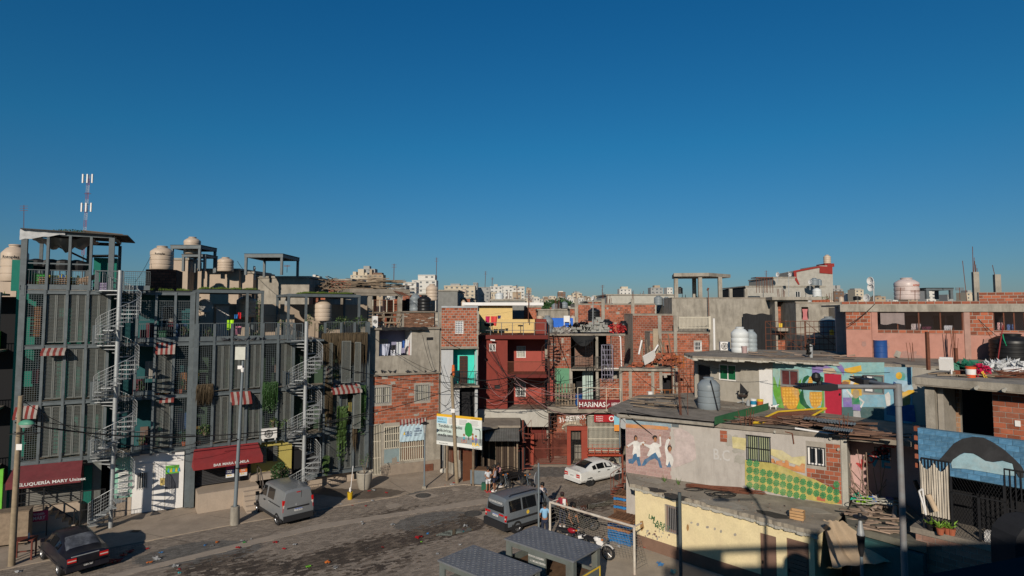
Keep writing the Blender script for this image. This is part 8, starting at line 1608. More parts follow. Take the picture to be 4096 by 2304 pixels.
MB().box(.85,1.0,-.98,-.84,.9,1.04).bd('side_mirror',VW,t);text('GNC',t,INK,-2.075,-.45,.62,.06,.15,rot=(0,0,R(-90)))
for x in(-.5,.35):MB().box(x-.1,x+.1,-.875,-.85,.8,.84).bd('door_handle',BUMP,t)
VM=carpaint('minivan_grey_paint',(.15,.17,.19));rz=R(41)
t,S=car('minivan','grey minivan with roof rails and rear window lettering, beside the men in the street','minivan',[(-1.98,.36,.98,1.08,.76,.7),(-1.95,.28,1.0,1.62,.82,.64),(-1.82,.27,1.02,1.76,.84,.68),(-.9,.26,1.02,1.8,.85,.7),(.2,.26,1.01,1.79,.85,.69),(.75,.26,1.0,1.7,.85,.64),(1.3,.26,.96,1.08,.84,.66),(1.75,.27,.88,.95,.81,.62),(2.03,.3,.74,.79,.72,.54),(2.13,.36,.6,.64,.6,.48)],VM,(-1.25,1.42),.31,(0,0,0),rz,.74,[(2.1,2.95,.1,.88),(3.05,3.9,.1,.88),(4.05,4.95,.1,.88),(5.05,5.6,.08,.55)],(5.98,5.05,.05),None)
place(t,(.27,31.16),(-1.25,-.84),rz)
MB().box(-2.1,-1.88,-.84,.84,.25,.62).box(-1.95,2.0,.83,.88,.26,.4).box(-1.95,2.0,-.88,-.83,.26,.4).box(-1.95,2.0,-.868,-.83,.66,.76).bd('bumper',BUMP,t)
MB().add([(-1.99,-.66,1.05),(-1.99,.66,1.05),(-1.945,.6,1.6),(-1.945,-.6,1.6)],[(3,2,1,0)]).bd('rear_window',CGL,t);text('QUE DIOS ME ACOMPAÑE',t,WLET,-1.985,.52,1.46,.09,1.04,rot=(R(-4),0,R(-90)))
rearlamps(t,-1.98,.68,.98,.72,.82);plate(t,-2.0,.8,'AA 838 UE');
for y in(.6,-.45):MB().box(-2.0,-1.985,y-.17,y+.17,.9,.98).bd('red_reflector',REDL_,t)
for sg in(1,-1):MB().tube([(-1.6,.6*sg,1.8),(-1.5,.62*sg,1.88),(.1,.62*sg,1.87),(.25,.6*sg,1.8)],.025,5).bd('roof_rail',BUMP,t)
MB().lathe([(.01,0),(.09,0),(.1,.004)],10).bd('hand_sticker',YB,t,loc=(-.55,-.868,.92)).rotation_euler=(R(90),0,0)
CGR=mt('container_grey_paint',(.15,.17,.16),.65,.2,var=.2,dirt=.3,dcol=(.12,.07,.04));CTOP=mt('chequer_plate',(.2,.21,.225),.5,.3,var=.2,fine=.25)
def container(P0,ang,label,Lx=3.3,W=1.8,H=2.1):
 t=T('waste_container',label,'waste container',(P0[0],P0[1],0),ang)
 MB().box(-.05,Lx+.05,-.05,W+.05,H-.06,H).bd('roof',CTOP,t);m=MB()
 for k in range(26):
  for j in range(12):
   if(k+j)%2==0:m.obox((.1+k*.125,.1+j*.145,H+.004),.09,.02,.008,.78)
 m.bd('chequer_pattern',CTOP,t,kind='stuff')
 for y0,y1 in((0,.07),(W-.07,W)):
  MB().wall(0,Lx,.35,H-.06,[(.28,1.15,1.2,1.85),(2.0,2.95,1.2,1.85)],y0,y1).bd('side_panel',CGR,t)
 for x0,x1 in((0,.07),(Lx-.07,Lx)):MB().box(x0,x1,.071,W-.071,.35,1.35).bd('end_panel',CGR,t);MB().box(x0,x1,.071,.2,1.35,H-.061).box(x0,x1,W-.2,W-.071,1.35,H-.061).bd('end_post',CGR,t)
 MB().box(-.02,Lx+.02,-.03,-.001,.9,1.12).bd('rim_bar',CGR,t);MB().box(Lx+.001,Lx+.02,.0,W,1.3,1.36).box(Lx+.001,Lx+.02,W-.05,W,.5,1.3).bd('yellow_stripe',YB,t)
 MB().box(.1,Lx-.1,.1,W-.1,.36,1.1).bd('rubbish_fill',mt('brown_rubbish',(.12,.07,.04),.9,var=.5,scale=4),t)
 for s,x,z in(('POR FAVOR COLOQUEMOS',1.17,1.72),('L  S BOLSAS DENTRO',1.25,1.55),('D  RA      TENEDO',1.2,1.38)):text(s,t,WLET,x,-.006,z,.07,.76)
 for x in(.3,Lx-.3):
  for y in(.1,W-.1):MB().cyl((x,y-.05,.17),(x,y+.05,.17),.17,14).bd('wheel',TYRE,t)
ca_=math.atan2(-2.13,2.47)
container((-.24-.0,24.82),ca_,'right grey waste container with chequered roof, lettering and yellow edge stripe');t=bpy.data.objects[-1]if 0 else None
container((-2.68,22.73),ca_,'left grey waste container, cut off by the bottom edge of the photo')
for o in[o for o in bpy.data.objects if o.name.startswith('waste_container')]:
 d=VC((math.cos(ca_+math.pi/2),math.sin(ca_+math.pi/2),0))*0;o.location+=d
SK1=mt('skin_brown',(.3,.14,.08),.6,var=.05);HR=mt('black_hair',(.01,.009,.008),.7,var=.1)
def person(label,loc,rz,shirt,legs,skin=SK1,h=1.7,shorts=False,cap=None,hair=True,lean=0,arm=((.3,.05,1.12),(.32,-.12,.9)),arm2=None,short_sleeve=True,shoe=None,vest=False,crouch=0,towel=None,long_hair=False):
 t=T('person',label,'person',loc,rz);k=h/1.72;y=lambda z:-lean*(max(0,z-.9));c=crouch
 V=[];E=[];
 def a(x,yy,z,r,p=None,r2=None):V.append((x*k,(yy+y(z))*k,max(z-c*(1 if z>.5 else 0),.03)*k,r*k,(r2 or r)*k));
 def add(x,yy,z,r,p,r2=None):a(x,yy,z,r,None,r2);E.append((p,len(V)-1));return len(V)-1
 a(0,0,.93,.14,None,.1);s1=add(0,0,1.1,.13,0,.095);s2=add(0,0,1.3,.15,s1,.1);s3=add(0,.0,1.42,.08,s2);nk=add(0,0,1.5,.052,s3);hd=add(0,-.01,1.58,.075,nk,.085);hd2=add(0,0,1.66,.078,hd,.09);
 add(0,-.095,1.585,.014,hd)
 arms=(arm,arm2 or arm);sh=[];
 for sg,am in((1,arms[0]),(-1,arms[1])):
  q=add(.17*sg,0,1.4,.055,s2 if 0 else s3);e=add(am[0][0]*sg,am[0][1],am[0][2],.042,q);w_=add(am[1][0]*sg,am[1][1],am[1][2],.03,e);dv=(VC(am[1])-VC(am[0])).normalized();dv=VC((dv.x*sg,dv.y,dv.z));pw=VC((am[1][0]*sg,am[1][1],am[1][2]));pc=pw+dv*.07;pm_=add(*pc,.034,w_,.02);sh.append((q,e))
  sd=VC((0,1,0))if abs(dv.y)<.6 else VC((1,0,0))
  for j,l in enumerate((.07,.085,.08,.062)):
   b_=pc+dv*.03+sd*(.02*(j-1.5));f=add(*(b_+dv*l*.5),.0095,pm_);add(*(b_+dv*l-sd.cross(dv)*.012),.008,f)
  th_=add(*(pw+dv*.03+sd*-.045),.011,w_);add(*(pw+dv*.07+sd*-.055),.009,th_)
 lg=[]
 for sg in(1,-1):
  hp=add(.095*sg,0,.86,.085,0);kn=add(.11*sg,-.03-c*.5,.5,.058,hp);an=add(.11*sg,.02,.1,.038,kn);to=add(.12*sg,-.12,.045,.032,an);lg.append((hp,kn,an))
 skm(V,E,skin,'body',t,1)
 def cl(ids,edges,extra,name,mat,cut=None):
  vv=[];mp_={}
  for i in ids:
   p=V[i];mp_[i]=len(vv);vv.append((p[0],p[1],p[2],p[3]+extra,p[4]+extra))
  for i,(p0,p1,f)in(cut or{}).items():
   A_=V[p0];B_=V[p1];mp_[i]=len(vv);vv.append(tuple(A_[j]+(B_[j]-A_[j])*f+(extra if j>2 else 0)for j in range(5)))
  skm(vv,[(mp_[x],mp_[y_])for x,y_ in edges],mat,name,t,1)
 cut={};ed=[(0,s1),(s1,s2),(s2,s3)]
 if not vest:
  for j,(q,e)in enumerate(sh):cut[1000+j]=(q,e,.65 if short_sleeve else 1.0);ed+=[(s3,q),(q,1000+j)]
  cl([0,s1,s2,s3]+[q for q,e in sh],ed,.016,'shirt',shirt,cut)
 else:cl([0,s1,s2,s3],ed,.03,'vest',shirt)
 cut={};ed=[]
 for j,(hp,kn,an)in enumerate(lg):cut[2000+j]=(hp,kn,.9)if shorts else(kn,an,.95);ed+=[(0,hp)]+([(hp,2000+j)]if shorts else[(hp,kn),(kn,2000+j)])
 cl([0]+[x for l in lg for x in(l[:1]if shorts else l[:2])],ed,.018,'shorts' if shorts else 'trousers',legs,cut)
 hx,hy,hz=V[hd2][:3]
 if cap:MB().lathe([(.112,-.02),(.112,.03),(.09,.075),(.04,.1),(.001,.105)],14,(hx,hy,hz)).slab([(hx-.07,hy-.08),(hx+.07,hy-.08),(hx+.05,hy-.2),(hx-.05,hy-.2)],hz-.01,hz+.005).bd('cap',cap,t,smooth=True)
 MB().lathe([(.088,-.09),(.098,-.03),(.1,.03),(.08,.08),(.03,.098),(.001,.1)],14,(hx,hy+.016,hz+(-.02 if cap else .008)),sy=1.05).bd('hair',HR,t,smooth=True)
 if long_hair:MB().lathe([(.03,-.3),(.07,-.2),(.09,0)],10,(hx,hy+.05,hz)).bd('hair',HR,t,smooth=True)
 MB().box(hx-.045,hx-.02,hy-.1,hy-.088,hz-.045,hz-.03).box(hx+.02,hx+.045,hy-.1,hy-.088,hz-.045,hz-.03).bd('eyes',CABLE,t);MB().box(hx-.025,hx+.025,hy-.103,hy-.09,hz-.125,hz-.115).bd('mouth',mt('lip',(.25,.06,.05)),t)
 for ear in(-1,1):MB().lathe([(.001,-.03),(.018,0),(.001,.03)],6,(hx+ear*.095,hy+.01,hz-.05)).bd('ear',skin,t)
 for hp,kn,an in lg:p=V[an];MB().obox((p[0],p[1]-.06,.04*k),.1,.28,.08).bd('shoe',shoe or WHITE,t)
 if towel:MB().obox((-.12*k,(.1+y(1.35))*k,(1.28-c)*k),.16,.06,.32,0,0,R(8)).bd('towel',towel,t)
 return t
WSH=flat('shirt_white_grey',(.5,.52,.55),.9);DEN=flat('denim_white',(.55,.55,.58),.9);NV=flat('navy_cloth',(.02,.025,.05),.9);
p=G(1952,1968);person('girl in white top and white shorts standing by the food cart',(p.x,p.y,0),R(20),WSH,DEN,h=1.5,shorts=True,arm=((.24,-.02,1.15),(.14,-.25,1.12)),shoe=flat('red_shoe',(.45,.03,.04)),long_hair=True)
p=G(1972,1968);person('person in pale grey quilted vest and dark shorts with dark cap, facing the girl',(p.x+.1,p.y+.1,0),R(-110),flat('vest_lilac_grey',(.33,.3,.33),.9),NV,h=1.62,shorts=True,cap=CABLE,arm=((.25,0,1.15),(.2,-.28,1.1)),vest=True)
p=G(2000,1955);person('child in pink top leaning behind the first motorbike',(p.x,p.y+.4,0),R(-60),flat('pink_cloth',(.6,.3,.35),.9),flat('child_jeans',(.1,.15,.25)),h=1.5,lean=.25,arm=((.26,-.05,1.18),(.3,-.3,1.15)))
p=AT(2170,1925,33.9);person('man in black cap and pale lilac shirt standing behind the minivan',(p.x,p.y,0),R(-35),flat('shirt_pale_lilac',(.5,.45,.46),.9),NV,h=1.74,cap=CABLE,arm=((.25,.05,1.15),(.26,-.1,.9)),short_sleeve=False)
p=AT(2249,1961,32.1);person('man in dark red shirt with white towel on his shoulder and hand on hip',(p.x,p.y,0),R(165),flat('shirt_dark_red',(.26,.02,.035),.9),NV,h=1.74,cap=flat('cap_brown',(.04,.02,.02)),arm=((.34,.12,1.15),(.2,-.02,.98)),arm2=((.26,0,1.13),(.28,-.05,.88)),towel=flat('towel_white',(.6,.57,.55)))
p=AT(2179,2002,30.5);person('man in light blue t-shirt seen from behind near the goal post',(p.x,p.y,0),R(175),flat('shirt_light_blue',(.22,.42,.62),.9),NV,h=1.7,arm=((.25,-.02,1.13),(.24,-.2,.98)))
p=AT(2279,2012,30.9);person('man in dark brown shirt leaning forward behind the goal net',(p.x,p.y,0),R(35),flat('shirt_dark_brown',(.1,.07,.06),.9),CABLE,h=1.68,lean=.45,arm=((.27,-.15,1.1),(.22,-.35,.9)),crouch=.05)
CHR=mt('chrome',(.5,.5,.5),.2,.9,var=0)
def moto(label,loc,rz,tank_,bed=False,s=1.0,fair=None):
 t=T('motorbike',label,'motorbike',loc,rz)
 for x in((.65,-.62)if not bed else(.65,)):
  w_=MB().lathe([(.24,-.04),(.29,-.05),(.32,0),(.29,.05),(.24,.04)],22).bd('wheel',TYRE,t,smooth=True);w_.rotation_euler=(R(90),0,0);w_.location=(x,0,.32)
  m=MB().lathe([(.22,-.025),(.245,-.03),(.245,.03),(.22,.025)],20)
  for k in range(10):m.cyl((0,0,0),(.23*math.cos(k*.628),.23*math.sin(k*.628),0),.008,3)
  m.bd('rim',CHR,w_)
 m=MB()
 for sg in(.08,-.08):m.cyl((.65,sg,.32),(.42,sg,.95),.025,6)
 m.bd('front_fork',CHR,t);MB().lathe([(.01,-.1),(.1,-.02),(.11,.05),(.01,.05)],12).bd('headlight',CHR,t,loc=(.52,0,.88)).rotation_euler=(0,R(-80),0)
 MB().tube([(.3,.36,1.08),(.4,.2,1.0),(.42,-.2,1.0),(.3,-.36,1.08)],.015,5).bd('handlebar',BLM,t)
 MB().lathe([(.01,-.2),(.1,-.12),(.14,.05),(.1,.2),(.01,.24)],12).bd('fuel_tank',tank_,t,smooth=True,loc=(.12,0,.82)).rotation_euler=(0,R(90),0)
 MB().obox((-.3,0,.8),.65,.24,.1,0,R(4)).bd('seat',BLM,t);MB().cyl((0,-.12,.42),(0,.12,.42),.15,10).obox((.05,0,.58),.16,.2,.22,0,R(20)).bd('engine',mt('engine_metal',(.1,.1,.1),.4,.6,var=.3),t)
 MB().tube([(.4,0,.9),(.2,0,.35),(-.2,0,.3),(-.5,0,.75),(.3,0,.85)],.022,5).bd('frame',BLM,t);MB().tube([(.15,-.13,.4),(-.1,-.16,.25),(-.75,-.17,.3)],.035,8).bd('exhaust',CHR,t)
 MB().lathe([(.01,-.02),(.05,-.02),(.05,.02),(.01,.02)],8,(.45,.18,.92)).lathe([(.01,-.02),(.05,-.02),(.05,.02),(.01,.02)],8,(.45,-.18,.92)).bd('indicator',ORG,t)
 m=MB()
 for k in range(6):a_=.4+k*.35;m.obox((.65+.35*math.cos(a_+.5),0,.32+.36*math.sin(a_+.5)),.14,.1,.015,0,-(a_+.5)+R(90))
 m.bd('front_mudguard',fair or BLM,t)
 if fair:MB().obox((-.65,0,.78),.35,.2,.12,0,R(-15)).obox((.3,0,.72),.3,.24,.25,0,R(30)).bd('fairing',fair,t)
 if bed:
  MB().box(-2.1,-.65,-.55,.55,.5,.56).bd('cargo_floor',BLM,t);m=MB()
  for y in(-.55,.55):
   for z in(.7,.85):m.box(-2.1,-.65,y-.015,y+.015,z,z+.03)
   for k in range(5):m.box(-2.1+k*.36,-2.07+k*.36,y-.015,y+.015,.56,.88)
  for x in(-2.1,-.67):m.box(x,x+.03,-.55,.55,.85,.88).box(x,x+.03,-.55,.55,.7,.73)
  m.bd('cargo_rails',BLM,t)
  for y in(.5,-.5):w_=MB().lathe([(.14,-.06),(.27,-.07),(.3,0),(.27,.07),(.14,.06)],18).bd('wheel',TYRE,t,smooth=True);w_.rotation_euler=(R(90),0,0);w_.location=(-1.5,y,.3)
 return t
def bike_at(u,v,rz,*a,**k):
 p=G(u,v);x=.65;return moto(a[0],(p.x-x*math.cos(rz),p.y-x*math.sin(rz),0),rz,*a[1:],**k)
bike_at(2030,1959,R(-48),'black cargo motor tricycle nearest the girl, chrome fork facing the street',BLM,bed=True);bike_at(2118,1961,R(-52),'second black cargo motor tricycle with orange indicators, left of the sign post',BLM,bed=True)
p=G(2380,2228);moto('white and black motorbike parked behind the goal net',(p.x,p.y,0),R(-35),WHITE,fair=WHITE);p=G(2275,2190);moto('dark motorbike with red trim left of the white one behind the net',(p.x,p.y,0),R(-25),mt('dark_red_tank',(.25,.01,.02),.3))
p=G(2330,2130);moto('dark motorbike farthest back behind the goal net',(p.x,p.y,0),R(-160),BLM)
p=G(2425,1880);t=T('cargo_trailer','red painted cargo tricycle bed standing behind the white car','trailer',(p.x,44.1,0),0);MB().box(-1.2,1.3,0,1.3,.75,.82).bd('bed_floor',mt('bright_red_oxide',(.36,.05,.02),.7,var=.2),t)
m=MB()
for y in(0,1.3):
 for z in(.82,1.05,1.28):m.box(-1.2,1.3,y-.02,y+.02,z,z+.04)
 for k in range(6):m.box(-1.2+k*.49,-1.16+k*.49,y-.02,y+.02,.8,1.3)
for x in(-1.2,1.27):
 for z in(1.05,1.28):m.box(x,x+.03,0,1.3,z,z+.04)
m.bd('bed_rails',mt('bright_red_oxide',(0,0,0)),t)
for y in(.1,1.2):w_=MB().lathe([(.14,-.06),(.28,-.07),(.32,0),(.28,.07),(.14,.06)],18).bd('wheel',TYRE,t);w_.rotation_euler=(R(90),0,0);w_.location=(.6,y,.32)
for x in(-1.0,-1.0+.0):MB().cyl((x,.65,.0),(x,.65,.75),.03,6).bd('prop_leg',BLM,t)
gl=VC((1.84,29.7,0));gr=VC((5.25,26.4,0));t=T('football_goal','weathered white football goal with torn net at the bottom centre right','goal',gl);d=gr-gl;dn=VC((d.y,-d.x,0)).normalized()*-1.0;GP=mt('chipped_white_paint',(.55,.5,.43),.7,var=.2,dirt=.5,dcol=(.2,.08,.04));H=2.0
MB().cyl((0,0,0),(0,0,H),.055,10).bd('goal_post',GP,t);MB().cyl(d,d+VC((0,0,H)),.055,10).bd('goal_post',GP,t);MB().cyl(VC((0,0,H)),d+VC((0,0,H)),.055,10).bd('crossbar',GP,t);MB().cyl(VC((0,0,H)),VC((0,0,H))-d.normalized()*-.0+dn*.6,.03,6).cyl(d+VC((0,0,H)),d+VC((0,0,H))+dn*.6,.03,6).bd('net_bracket',GP,t)
m=MB();NX,NZ=30,14
def np_(i,k):f=i/NX;g_=k/NZ;return d*f+dn*(.15+.9*(g_)+.1*math.sin(f*9))+VC((0,0,H*(1-g_)*(1-.12*math.sin(math.pi*f)*(1-g_))))
for i in range(NX+1):
 for k in range(NZ):
  if rnd()>.04:m.cyl(np_(i,k),np_(i,k+1),.0065,3,cap=False)
for k in range(NZ+1):
 for i in range(NX):
  if rnd()>.04:m.cyl(np_(i,k),np_(i+1,k),.0065,3,cap=False)
for e in(0,1):
 for k in range(10):
  a_=d*e+VC((0,0,H*(1-k/10)));m.cyl(a_,a_+dn*(.15+.09*k),.0065,3,cap=False)
m.bd('net',mt('net_cord',(.24,.22,.18),.8),t,kind='stuff')
def pallet(P,rz,mat,label,group=None):
 t=T('pallet',label,'pallet',P,rz,group)
 for k in range(7):ins(_pb[mat.name][0],'board',t,(k*.175,0,.12))
 for k in range(3):ins(_pb[mat.name][1],'stringer',t,(0,k*.5,.022))
 for k in range(3):ins(_pb[mat.name][0],'board',t,(k*.52,0,0))
 return t
BLP=mt('blue_pallet_paint',(.02,.16,.4),.85,var=.25,dirt=.25,dcol=(.15,.1,.06));BRP=mt('brown_pallet_wood',(.17,.085,.045),.9,var=.35,island=.2);ORP=mt('orange_pallet_wood',(.35,.15,.06),.9,var=.3)
_pb={m_.name:(MB().box(0,.13,0,1.08,0,.022).mesh('board',m_),MB().box(0,1.18,0,.09,0,.098).mesh('stringer',m_))for m_ in(BLP,BRP,ORP)}
p=G(2432,2162);o_=['bottom','second','third','fourth','fifth','sixth','seventh','top']
for k,m_ in enumerate((BLP,BLP,BLP,BLP,ORP,BLP,BRP,BRP)):pallet((p.x+uni(-.04,.04),p.y+uni(-.04,.04),.0+k*.145),R(-38)+uni(-.03,.03),m_,'%s pallet, %s of the front stack against the cream wall corner'%({'blue_pallet_paint':'blue','orange_pallet_wood':'orange brown','brown_pallet_wood':'dark brown'}[m_.name],o_[k]),'pallets stacked by the outbuilding')
p=G(2455,2075);
for k,m_ in enumerate((BLP,BRP,BRP,BRP,BLP,BRP,BRP,BLP,BRP)):pallet((p.x,p.y,k*.145),R(-30)+uni(-.05,.05),m_,'%s pallet, number %s from the ground in the rear stack'%({'blue_pallet_paint':'blue','brown_pallet_wood':'brown'}[m_.name],['one','two','three','four','five','six','seven','eight','nine'][k]),'pallets of the rear stack')
p=G(2492,2030);spiral('spiral_staircase','rusty red spiral staircase standing in the lane behind the pallets',(p.x,p.y,0),.7,[2.3],3.0,mt('rust_red_iron',(.18,.05,.03),.8,var=.3),start=100,mesh=False,poler=.06,pm=mt('rust_red_iron',(0,0,0)),railm=mt('rust_red_iron',(0,0,0)),perlevel=10,turn=.8)
def lantern(u,v,hz,label,z=0,r=.055,y=None):
 p=G(u,v)if y is None else None;t=T('street_lamp',label,'street lamp',(p.x,p.y,0));GPm=mt('grey_lamp_paint',(.17,.2,.22),.6,.2,var=.1)
 MB().cyl((0,0,0),(0,0,hz-.35),r,10).bd('pole',GPm,t);MB().box(-.12,.12,-.12,.12,0,.18).bd('pole_base',CONC,t);MB().lathe([(.045,hz-.75),(.07,hz-.6),(.1,hz-.35),(.12,hz-.12),(.1,hz-.1),(.01,hz-.1)],14).bd('lamp_glass',STEELB,t,smooth=True)
 MB().lathe([(.01,hz-.12),(.27,hz-.1),(.28,hz-.07),(.12,hz-.03),(.05,hz+.03),(.01,hz+.03)],18).bd('lamp_hat',BLM,t,smooth=True);return t
p=G(1697,1955);zt_=AT(1697,1688,p.y).z;lantern(1697,1955,zt_,'grey lantern street lamp with flat black hat in front of the laundry house')
p=G(2480,1862);lantern(2480,1862,AT(2480,1655,p.y).z,'grey lantern street lamp beside the barred shop front');o=MB().box(-.42,-.05,-.02,.02,2.5,3.6).bd('course_banner',flat('banner_sky',(.2,.45,.55)),loc=(p.x,p.y-.1,0));tag(o,'small light blue and orange vertical banner on the lantern post','banner');MB().box(-.42,-.05,-.026,-.021,2.5,2.95).bd('banner_band',flat('banner_orange',(.65,.25,.04)),o)
t=tag(MB().lathe([(.01,0),(.38,0),(.38,.02),(.01,.02)],20).bd('round_sign',flat('sign_back_grey',(.35,.36,.37)),loc=(p.x+.35,p.y+.05,3.0)),'round grey sign back beside the lantern post','sign');t.rotation_euler=(R(90),0,0)
pn=AT(3440,2062,20);t=T('street_lamp','near lantern street lamp with black hat in front of the tan shade cloth','street lamp',(pn.x,20,0));hz=pn.z;GPm=mt('grey_lamp_paint',(0,0,0))
MB().cyl((0,0,0),(0,0,hz-.7),.05,10).bd('pole',GPm,t);MB().lathe([(.05,hz-1.3),(.09,hz-1.1),(.12,hz-.7),(.13,hz-.62)],14).bd('pole_collar',BLM,t,smooth=True);MB().lathe([(.12,hz-.62),(.05,hz-.15),(.045,hz-.08)],14).bd('lamp_glass',STEELB,t,smooth=True);MB().lathe([(.01,hz-.1),(.22,hz-.08),(.22,hz-.03),(.08,hz+.0),(.06,hz+.07),(.01,hz+.08)],20).bd('lamp_hat',BLM,t,smooth=True)
Y=11.2;a=AT(3590,1535,Y);t=T('double_lamp_post','tall grey rust flecked lamp post with two black luminaires, right foreground','street lamp',(a.x,Y,0));LPM=mt('rust_flecked_grey_paint',(.21,.22,.23),.55,.1,var=.12,dirt=.5,dcol=(.16,.07,.03),scale=6)
MB().cyl((0,0,0),(0,0,a.z-.35),.062,16,.052).cyl((0,0,a.z-.4),(0,0,a.z+.0),.068,16).bd('pole',LPM,t,smooth=True);b=AT(3325,1546,Y-.1)-VC((a.x,Y,0));c=AT(3478,1528,Y+1.1)-VC((a.x,Y,0))
MB().cyl((0,0,a.z-.06),b,.042,12).bd('arm',LPM,t,smooth=True);MB().cyl((0,0,a.z-.06),c,.042,12).bd('arm',LPM,t,smooth=True)
def lum(P,d_,label_=None):
 d_=VC(d_).normalized();rz=math.atan2(d_.y,d_.x);o=MB().prism([(-.05,-.05),(.1,-.07),(.62,-.04),(.66,0),(.3,.04),(.1,.07),(-.05,.05)],-.13,.13)
 for k in range(9):o.box(.3+k*.038,.315+k*.038,-.12,.12,.03,.055)
 q=o.bd('luminaire',mt('luminaire_black',(.03,.032,.036),.5,.3),t,loc=P,rz=rz);MB().lathe([(.01,.1),(.045,.1),(.05,.05)],12).bd('photocell',BLM,q,loc=(.22,0,.0))
 return q
q1=lum(b,(-1,-.05,0));MB().lathe([(.01,.0),(.06,.02),(.085,.09),(.06,.16),(.01,.18)],14).bd('dome_camera',BLM,q1,loc=(.28,0,.08));lum(c,(c.x,c.y,0))
PW_=mt('wooden_pole',(.27,.21,.14),.9,var=.25,scale=5,streak=.5,dcol=(.12,.09,.06))
def wpole(u0,v0,u1,v1,label,lamp=None,r=.13,plate_=None):
 a=G(u0,v0);b=AT(u1,v1,a.y-.1);t=T('utility_pole',label,'utility pole',a);MB().cyl((0,0,0),b-a,r,12,r*.72).bd('shaft',PW_,t,smooth=True)
 if lamp:
  c=AT(*lamp,a.y-.4)-a;o=MB().lathe([(.01,-.12),(.17,-.1),(.24,-.02),(.25,.0)],16,sy=.55).bd('lamp_bowl',mt('milky_lamp_bowl',(.3,.32,.3),.3),t,smooth=True);o.location=c;h=MB().lathe([(.25,0),(.26,.02),(.2,.1),(.08,.14),(.01,.15)],16,sy=.55).bd('lamp_cover',mt('green_lamp_cover',(.08,.27,.18),.5,var=.1),t,smooth=True);h.location=c
  for q in(o,h):q.scale=(1.35,1.35,1.35)
  MB().cyl((b-a)*((c.z)/(b.z)),c,.03,6).bd('lamp_arm',BLM,t)
 if plate_:c=AT(*plate_,a.y-.22)-a;MB().box(c.x-.13,c.x+.13,c.y-.02,c.y,c.z-.13,c.z+.13).bd('number_plate',WHITE,t)
 return t,a,b
P1=wpole(46,2267,84,1583,'weathered wooden pole with green lamp at the far left pavement',(106,1697),.14,(77,1788));P2=wpole(1828,1935,1806,1502,'leaning wooden pole in front of the billboard',None,.13,(1811,1643));P3=wpole(2043,1790,2067,1495,'wooden pole with green lamp before the red house balconies',(2088,1572),.12)
p=G(939,2098);t=T('camera_pole','tall grey steel pole with cabinet and white dome camera on a concrete stub','pole',(p.x,p.y,0));zt_=AT(955,1390,p.y).z;GPm2=mt('grey_lamp_paint',(0,0,0))
MB().cyl((0,0,0),(0,0,.95),.24,16,.22).bd('concrete_stub',CONC,t,smooth=True);MB().cyl((0,0,.9),(.12,0,5),.1,14,.085).cyl((.12,0,5),(.22,0,zt_),.08,14,.06).bd('pole',GPm2,t,smooth=True);a=AT(960,1439,p.y-.2)-VC((p.x,p.y,0));MB().box(a.x-.27,a.x+.27,a.y,a.y+.2,a.z,a.z+.68).bd('cabinet',mt('cream_cabinet',(.5,.5,.44),.5),t)
a=AT(965,1478,p.y-.25)-VC((p.x,p.y,0));MB().box(a.x-.2,a.x+.05,a.y,a.y+.15,a.z+.02,a.z+.2).bd('camera_bracket',WHITE,t);MB().lathe([(.01,-.17),(.08,-.13),(.1,0),(.11,.06),(.01,.1)],14).bd('dome_camera',WHITE,t,smooth=True,loc=(a.x+.08,a.y,a.z))
for z in(2.9,4.4):MB().cyl((.06,0,z),(.07,0,z+.07),.105,12).bd('clamp',BLM,t)
def spole(u0,v0,vt,y,label,r,mat,sign=False):
 a=G(u0,v0)if y is None else AT(u0,v0,y);b=AT(u0,vt,a.y);t=T('steel_post',label,'post',(a.x,a.y,0));MB().cyl((0,0,0),(0,0,b.z),r,12).bd('pole',mat,t,smooth=True)
 if sign:
  o=MB().lathe([(.01,0),(.33,0),(.33,.02),(.01,.02)],20).bd('round_sign',flat('sign_back_grey',(0,0,0)),t);o.rotation_euler=(R(90),0,R(68));o.location=(-.12,-.08,b.z-.75)
spole(2155,2120,1852,None,'slim grey post with a round sign seen edge on, before the minivan',.05,GPm2,True);spole(2724,2330,1970,None,'dark grey steel post standing before the cream wall',.075,mt('dark_grey_post_paint',(.07,.085,.09),.6,.1))
p=G(1457,1956,.05);t=T('planter','large round concrete planter with a spindly shrub, beside the gate bars','planter',p);MB().lathe([(.01,0),(.3,0),(.36,.1),(.46,.55),(.5,.95),(.52,1.0),(.5,1.06),(.44,1.06),(.42,.95),(.01,.92)],26).bd('pot',mt('planter_concrete',(.33,.3,.25),.85,var=.12),t,smooth=True)
m=MB();f=MB()
for i in range(7):a_=i*.9;e=VC((.25*math.cos(a_),.2*math.sin(a_),uni(1.5,2.2)));m.cyl((0,0,.92),e,.015,4,.006);f.leaves(e,(.16,.16,.3),14,.05)
m.bd('stems',WOODG,t);f.bd('foliage',LEAFG,t,kind='stuff')
p=G(1400,1997,.05);bucket(p,'yellow paint bucket holding a mop on the wet pavement',flat('bucket_yellow_ochre',(.5,.32,.01)),.16,.42);tag(MB().cyl((p.x,p.y,.3),(p.x+.15,p.y,2.0),.02,6).lathe([(.01,0),(.07,.02),(.05,.2),(.01,.25)],8,(p.x,p.y,.5)).bd('mop',WHITE),'white handled mop standing in the yellow bucket','mop')
p=G(95,2235,.05);t=T('side_table','worn red brown wooden table beside the far left pole','table',p,R(20));RT_=mt('red_brown_wood',(.13,.03,.02),.6,var=.2);MB().box(-.42,.42,-.3,.3,.85,.9).bd('tabletop',RT_,t)
for x in(-.36,.36):
 for y in(-.25,.25):MB().box(x-.03,x+.03,y-.03,y+.03,0,.85).bd('leg',RT_,t)
